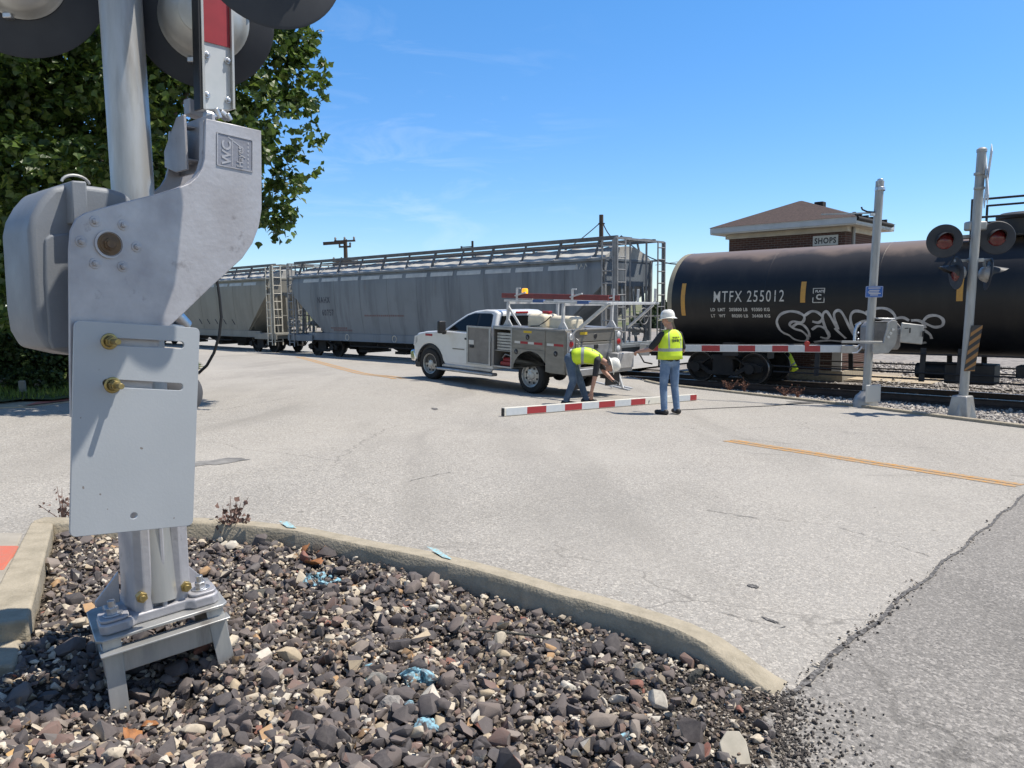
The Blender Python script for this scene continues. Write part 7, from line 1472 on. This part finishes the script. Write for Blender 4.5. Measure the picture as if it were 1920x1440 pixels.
def wire(name, px, label, r=.03, m=mCABLE, sag=0):
    pts = [P(*p) for p in px]; out_ = []
    for i in range(len(pts)-1):
        for k in range(10): t = k/10; q = pts[i].lerp(pts[i+1], t); q.z -= sag*4*t*(1-t); out_.append(q)
    out_.append(pts[-1]); mb = MB(); mb.tube(out_, r, 6); tag(mb.build(name, m), label, 'cable')
wire('wire', [(1125, 418, 48), (1030, 485, 60)], 'black cable running down left from the plain pole', .035, sag=.2)
wire('wire', [(1130, 417, 48), (1165, 442, 46), (1285, 495, 40)], 'black cable running from the plain pole down right behind the tank car', .035, sag=.5)
wire('wire', [(1229, 497, 58), (1290, 488, 60)], 'thin grey wire in the gap between hopper and tank car', .02)
d3 = 70; pb3 = P(888, 600, d3); pb3.z = -.4; zt3 = P(888, 453, d3).z; sg3 = thing('signal_pole', 'thin signal pole with a short side arm rising above the middle of the hopper', 'signal pole', pb3); mb = MB(); mb.cyl(pb3, Vector((pb3.x, pb3.y, zt3)), .10, n=10); mb.build('pole', mUND, sg3, world=True); mb = MB(); mb.bar((pb3.x-1.0, pb3.y, zt3-.55), (pb3.x, pb3.y, zt3-.5), .08, .08); mb.bar((pb3.x-1.0, pb3.y, zt3-.9), (pb3.x-1.0, pb3.y, zt3-.45), .12, .1); mb.build('side_arm', mUND, sg3, world=True)
# ================================================================== PLANTS
LEAFV = np.array([(0, 0, 0), (-.30, .12, .10), (-.50, .42, .14), (-.24, .62, .08), (0, 1.0, -.06), (.24, .62, .08), (.50, .42, .14), (.30, .12, .10), (0, .45, -.02)])
LEAFF = np.array([(0, 8, 2, 1), (8, 4, 3, 2), (0, 7, 6, 8), (8, 6, 5, 4)])
def leaves(name, pos, nrm, size, m, parent=None):
    n_ = len(pos); ax = rng.normal(size=(n_, 3)); nrm = nrm/np.linalg.norm(nrm, axis=1)[:, None]; ax -= (ax*nrm).sum(1)[:, None]*nrm; ax /= np.linalg.norm(ax, axis=1)[:, None]; bx = np.cross(nrm, ax)
    V = (LEAFV[None, :, 0, None]*bx[:, None]+LEAFV[None, :, 1, None]*ax[:, None]+LEAFV[None, :, 2, None]*nrm[:, None])*size[:, None, None]+pos[:, None]
    F = (LEAFF[None]+(np.arange(n_)*9)[:, None, None]).reshape(-1, 4); return np_mesh(name, V.reshape(-1, 3), F, m, parent=parent)
mLEAF = mat('tree_leaf', (.05, .09, .02), .42, island=('L', [(0, (.035, .065, .013)), (.5, (.06, .105, .02)), (.8, (.105, .165, .03)), (1, (.18, .235, .045))]), spec=.5, transl=.4)
mLEAFD = mat('shrub_leaf', (.03, .055, .015), .6, island=('L', [(0, (.018, .034, .01)), (.7, (.035, .062, .016)), (1, (.07, .11, .03))]), spec=.3, transl=.2)
mLEAFF = mat('far_leaf', (.06, .085, .045), .8, island=('L', [(0, (.045, .065, .035)), (1, (.085, .115, .06))]), spec=.1, transl=.2)
mBARK = mat('tree_bark', (.17, .15, .12), .9, col2=(.09, .08, .065), scale=5, stretch=(3, 3, .6), bump=.6, bscale=12)
def crown(name, blobs, n_, size, m, parent, keep=None, shell=.55):
    w = np.array([b[3]**2 for b in blobs]); idx = rng.choice(len(blobs), n_, p=w/w.sum()); c = np.array([b[:3] for b in blobs])[idx]; r = np.array([b[3] for b in blobs])[idx]; d = rng.normal(size=(n_, 3)); d /= np.linalg.norm(d, axis=1)[:, None]; rad = r*(shell+(1-shell)*rng.random(n_)**.6)*(1+.12*rng.normal(size=n_)*(rng.random(n_) < .3)); pos = c+d*rad[:, None]*np.array([1, 1, .82])
    nr = d*.55+rng.normal(size=(n_, 3))*.45+np.array([0, 0, .55]); sz = size*rng.uniform(.65, 1.25, n_)
    if keep is not None: k = keep(pos); pos, nr, sz = pos[k], nr[k], sz[k]
    return leaves(name, pos, nr, sz, m, parent)
# big tree at the left
DT = 13.0
tb = P(203, 600, 15.6); tb.z = float(zg(tb.x, tb.y)); tr = thing('shade_tree', 'large dense green tree behind the near crossing gate at the left', 'tree', tb)
px_blobs = [(60, 60, 150), (160, 20, 150), (280, 60, 150), (400, 30, 130), (480, 110, 110), (540, 60, 62), (556, 140, 55), (530, 210, 72), (450, 200, 120), (340, 180, 140), (220, 180, 150), (100, 190, 160), (0, 170, 160), (30, 320, 150), (120, 330, 130), (220, 330, 120), (330, 320, 110), (430, 310, 100), (510, 300, 80), (558, 262, 38), (520, 370, 52), (505, 418, 42), (470, 395, 50), (-40, 420, 130), (50, 440, 110), (140, 420, 100), (-30, 560, 100), (-120, 300, 220), (-150, 60, 240), (60, -130, 200), (260, -140, 200), (430, -110, 170), (545, -10, 60), (570, 70, 34), (588, 150, 22), (575, 190, 30), (535, 345, 40), (-90, 520, 120), (10, 520, 80), (486, 452, 14), (598, 132, 15), (600, 158, 13), (560, 38, 20), (578, 62, 18), (586, 246, 16), (588, 292, 15), (572, 322, 20), (556, 352, 18), (540, 404, 18), (518, 432, 14)]
random.seed(11); BL = []
for x, y, r in px_blobs:
    for dd in ((-.9, .0, 1.0) if r > 90 else (-.3, .35)): q = P(x+random.uniform(-18, 18), y+random.uniform(-18, 18), DT+dd*1.3+random.uniform(-.5, .5)); q = q-tb; BL.append((q.x, q.y, q.z, r/FPX*DT*.80))
# smaller clumps on the outside make the outline ragged
sub = []
for b in BL:
    for k in range(5):
        v = Vector((random.gauss(0, 1), random.gauss(0, 1), random.gauss(0, 1))).normalized(); sub.append((b[0]+v.x*b[3]*.92, b[1]+v.y*b[3]*.92, b[2]+v.z*b[3]*.8, b[3]*random.uniform(.16, .34)))
def gappy(p): return np.sin(p[:, 0]*2.9+.6)*np.sin(p[:, 1]*3.3+1.1)*np.sin(p[:, 2]*3.1+.4)+.55*np.sin(p[:, 0]*6.3+2)*np.sin(p[:, 2]*5.7+1)+.25*rng.normal(size=len(p)) > -.12
crown('crown', BL, 30000, .132, mLEAF, tr, keep=lambda p: gappy(p) | (p[:, 0] < 2.4), shell=.25); crown('leaf_clump', sub, 64000, .12, mLEAF, tr, keep=gappy, shell=.1)
mb = MB(); mb.tube([tb-Vector((0, 0, .2)), tb+Vector((.05, 0, 1.5)), tb+Vector((-.05, .1, 3.2)), tb+Vector((.1, .2, 5.5)), tb+Vector((0, .2, 8))], [.30, .24, .21, .16, .08], 14); tk = mb.build('trunk', mBARK, tr, world=True)
for e, s0 in (((2.6, -.8, 6.2), 3.0), ((-2.4, -.6, 5.8), 2.8), ((1.2, -1.6, 4.6), 2.6), ((3.0, .2, 4.4), 3.4), ((-1.5, 1.2, 7), 4.0), ((-2.6, .4, 4.0), 2.4)):
    q = tb+Vector((0, .05, s0)); e = tb+Vector(e); mid = q.lerp(e, .5)+Vector((0, 0, .25)); mb = MB(); mb.tube([q, mid, e], [.12, .08, .03], 8); mb.build('limb', mBARK, tk, world=True)
crown.__doc__ = None
# shrubs, grass and white posts under it
def shrub(px, py, d, rpx, n_, label, m=mLEAFD, sz=.09, name='shrub'):
    q = P(px, py, d); g = float(zg(q.x, q.y)); t = thing(name, label, 'shrub', (q.x, q.y, g)); r = rpx/FPX*d; BL = [(random.uniform(-.6, .6)*r, random.uniform(-.4, .4)*r, (q.z-g)*random.uniform(.5, 1.1), r*random.uniform(.4, .65)) for _ in range(9)]
    crown('foliage', BL, n_, sz, m, t, shell=.3); mb = MB()
    for k in range(4): mb.tube([(0, 0, 0), (BL[k][0]*.5, BL[k][1]*.5, BL[k][2]*.5), (BL[k][0], BL[k][1], BL[k][2])], [.03, .02, .008], 6)
    mb.build('stem', mBARK, t); return t
random.seed(21)
shrub(20, 640, 15.0, 95, 5200, 'dark leafy shrub at the left edge below the big tree'); shrub(120, 655, 16.0, 75, 4200, 'dark leafy shrub in deep shade just left of the gate housing'); shrub(-60, 690, 14.4, 80, 3500, 'low dark shrub cut by the left picture edge behind the white posts'); shrub(72, 712, 14.2, 42, 2600, 'low dark bush right behind the small white posts')
GQ = [road_hit(x, y) for x, y in ((-260, 772), (44, 765), (150, 752), (330, 722), (372, 690))]
front = [(q.x, q.y) for q in GQ]; back = [(-20, 44), (-34, 40), (-36, 10)]
poly = [(x_-.2, y_+.74) for x_, y_ in front] + [(-14.2, 28)] + back; pn = np.array(poly)
grid_sheet('lawn', -36, -4, 9, 44, .5, lambda X, Y: zg(X, Y)+.07, mLAWN, keep=lambda X, Y: inside(poly, X, Y))
X = rng.uniform(-20, -5, 60000); Y = rng.uniform(10, 30, 60000); k = inside(poly, X, Y); X, Y = X[k], Y[k]; h = rng.uniform(.06, .16, len(X)); a = rng.uniform(0, 6.28, len(X)); lx = rng.normal(0, .04, len(X)); ly = rng.normal(0, .04, len(X)); Z = zg(X, Y)+.06; w = .012
V = np.stack([np.stack([X-w*np.cos(a), Y-w*np.sin(a), Z], -1), np.stack([X+w*np.cos(a), Y+w*np.sin(a), Z], -1), np.stack([X+lx, Y+ly, Z+h], -1)], 1).reshape(-1, 3)
tag(np_mesh('grass', V, np.arange(len(V)).reshape(-1, 3), mGRASS), 'green grass under and beyond the big tree', kind='stuff')
rows = [[], [], [], []]
for a, b in zip(GQ[:-1], GQ[1:]):
    for t in np.linspace(0, 1, 8):
        q = a.lerp(b, t); z = float(zg(q.x, q.y))
        for r, (o_, dz) in zip(rows, ((0, -.05), (.005, .02), (.75, .03), (.76, -.05))): r.append(Vector((q.x-.3*o_, q.y+o_, float(zg(q.x-.3*o_, q.y+o_))+dz)))
strip_sheet('pavement', rows, mCONC)
bq0, bq1 = road_hit(42, 766), road_hit(140, 754); rows = [[], []]
for t in np.linspace(0, 1, 6):
    q = bq0.lerp(bq1, t)
    for r, o_ in zip(rows, (.10, .66)): r.append(Vector((q.x-.3*o_, q.y+o_, float(zg(q.x-.3*o_, q.y+o_))+.036)))
strip_sheet('paving', rows, mTACT)
for k, (x, y, lab) in enumerate(((6, 727, 'leftmost'), (43, 733, 'middle'), (72, 731, 'rightmost'))):
    q = road_hit(x, y+9); mb = MB(); mb.cyl((q.x, q.y, q.z-.1), (q.x, q.y, q.z+.26), .065, .06, n=12); mb.cyl((q.x, q.y, q.z+.26), (q.x, q.y, q.z+.275), .06, .045, n=12); tag(mb.build('marker_post', mat('old_white_post', (.22, .22, .2), .8, col2=(.14, .14, .125), scale=9)), f'short weathered white post in the shade under the tree, {lab} of the three', 'post')
# dry weeds
mWEED = mat('dry_weed', (.17, .10, .075), .8, col2=(.1, .06, .05), scale=30)
mWEEDR = mat('rust_weed', (.20, .085, .05), .8, col2=(.13, .07, .05), scale=20)
def weed(base, H, n_, spread, m, label, lf=.03, seed=1, top=.5):
    random.seed(seed); t = thing('weed', label, 'weed', base); mb = MB(); tips = []
    for k in range(n_):
        a = random.uniform(0, 6.28); s_ = spread*random.uniform(.2, 1); h = H*random.uniform(.55, 1.0); p = [Vector((0, 0, 0)), Vector((s_*.3*math.cos(a), s_*.3*math.sin(a), h*.5)), Vector((s_*math.cos(a), s_*math.sin(a), h))]; mb.tube(p, [.004, .003, .0015], 5)
        for j in range(7): u = random.uniform(top*.5, 1); q = p[0].lerp(p[1], u*2) if u < .5 else p[1].lerp(p[2], u*2-1); tips.append(q+Vector((random.gauss(0, .015), random.gauss(0, .015), random.gauss(0, .01))))
    mb.build('stem', m, t); pos = np.array([tuple(v) for v in tips]); leaves('leaf', pos, rng.normal(size=(len(pos), 3)), lf*rng.uniform(.5, 1.2, len(pos)), m, t); return t
q = road_hit(437, 1014, .02); weed(Vector((q.x, q.y, float(zg(q.x, q.y))+.02)), .27, 20, .12, mWEED, 'dry brown weed growing against the kerb right of the gate post', .035, 3)
q = road_hit(118, 990, .02); weed(Vector((q.x, q.y, float(zg(q.x, q.y))+.02)), .25, 9, .16, mWEED, 'thin dry weed left of the counterweight plate', .028, 4)
for (px_, H, n_, sp, lab, sd_) in ((1352, .34, 18, .32, 'rusty dry weed clump beside the track below the tank car bogie, leftmost of the clumps', 5), (1385, .42, 12, .22, 'rusty dry weed clump just left of the wheel by the track', 6), (1478, .32, 16, .3, 'rusty dry weed clump in the ballast under the lowered gate arm', 7), (1505, .26, 10, .2, 'small rusty dry weed at the right end of the trackside clumps', 8)):
    t_ = Tpx(px_, float(s_edge(-8))+.7); e = float(s_edge(t_))+.75; p = ST(e, t_); weed(Vector((p.x, p.y, float(zb(np.float64(e), t_))+.02)), H, n_, sp, mWEEDR, lab, .04, sd_)
# distant trees and bushes
def far_tree(px, py_top, d, rpx, label, n_=700, trunk=True):
    q = P(px, py_top, d); r = rpx/FPX*d; t = thing('distant_tree', label, 'tree', (q.x, q.y, -.42), group='distant trees beyond the railway'); H = q.z+.42; BL = [(random.uniform(-.7, .7)*r, random.uniform(-.5, .5)*r, H-r*random.uniform(.5, 1.5), r*random.uniform(.35, .6)) for _ in range(9)]
    crown('crown', BL, n_, .018*d*.45, mLEAFF, t, shell=.3); mb = MB(); mb.cyl((0, 0, 0), (0, 0, H*.7), .02*r+.15, .1, n=8); mb.build('trunk', mBARK, t)
random.seed(31)
for px_, pt, d, r, lab in ((1236, 562, 85, 24, 'tallest distant tree in the gap between hopper and tank car'), (1262, 566, 90, 20, 'distant tree touching the tank car end in the gap'), (1222, 582, 80, 18, 'low distant tree behind the hopper end ladder'), (1205, 590, 84, 18, 'distant tree seen through the hopper end frame'), (1285, 570, 95, 26, 'distant tree mostly hidden by the tank car end')): far_tree(px_, pt, d, r, lab)
for k, (px_, d, r) in enumerate(((860, 95, 26), (820, 100, 22), (905, 92, 24), (700, 110, 20), (760, 105, 20), (960, 90, 22), (430, 130, 18), (470, 126, 16))):
    q = P(px_, 630, d); t = thing('distant_bush', 'distant green bush glimpsed low under the hopper cars', 'bush', (q.x, q.y, -.42), group='distant bushes under the train'); rr = r/FPX*d; BL = [(random.uniform(-1, 1)*rr*1.3, random.uniform(-.5, .5)*rr, rr*random.uniform(.2, .8), rr*random.uniform(.4, .6)) for _ in range(8)]; crown('foliage', BL, 420, .5, mLEAFF, t, shell=.3)
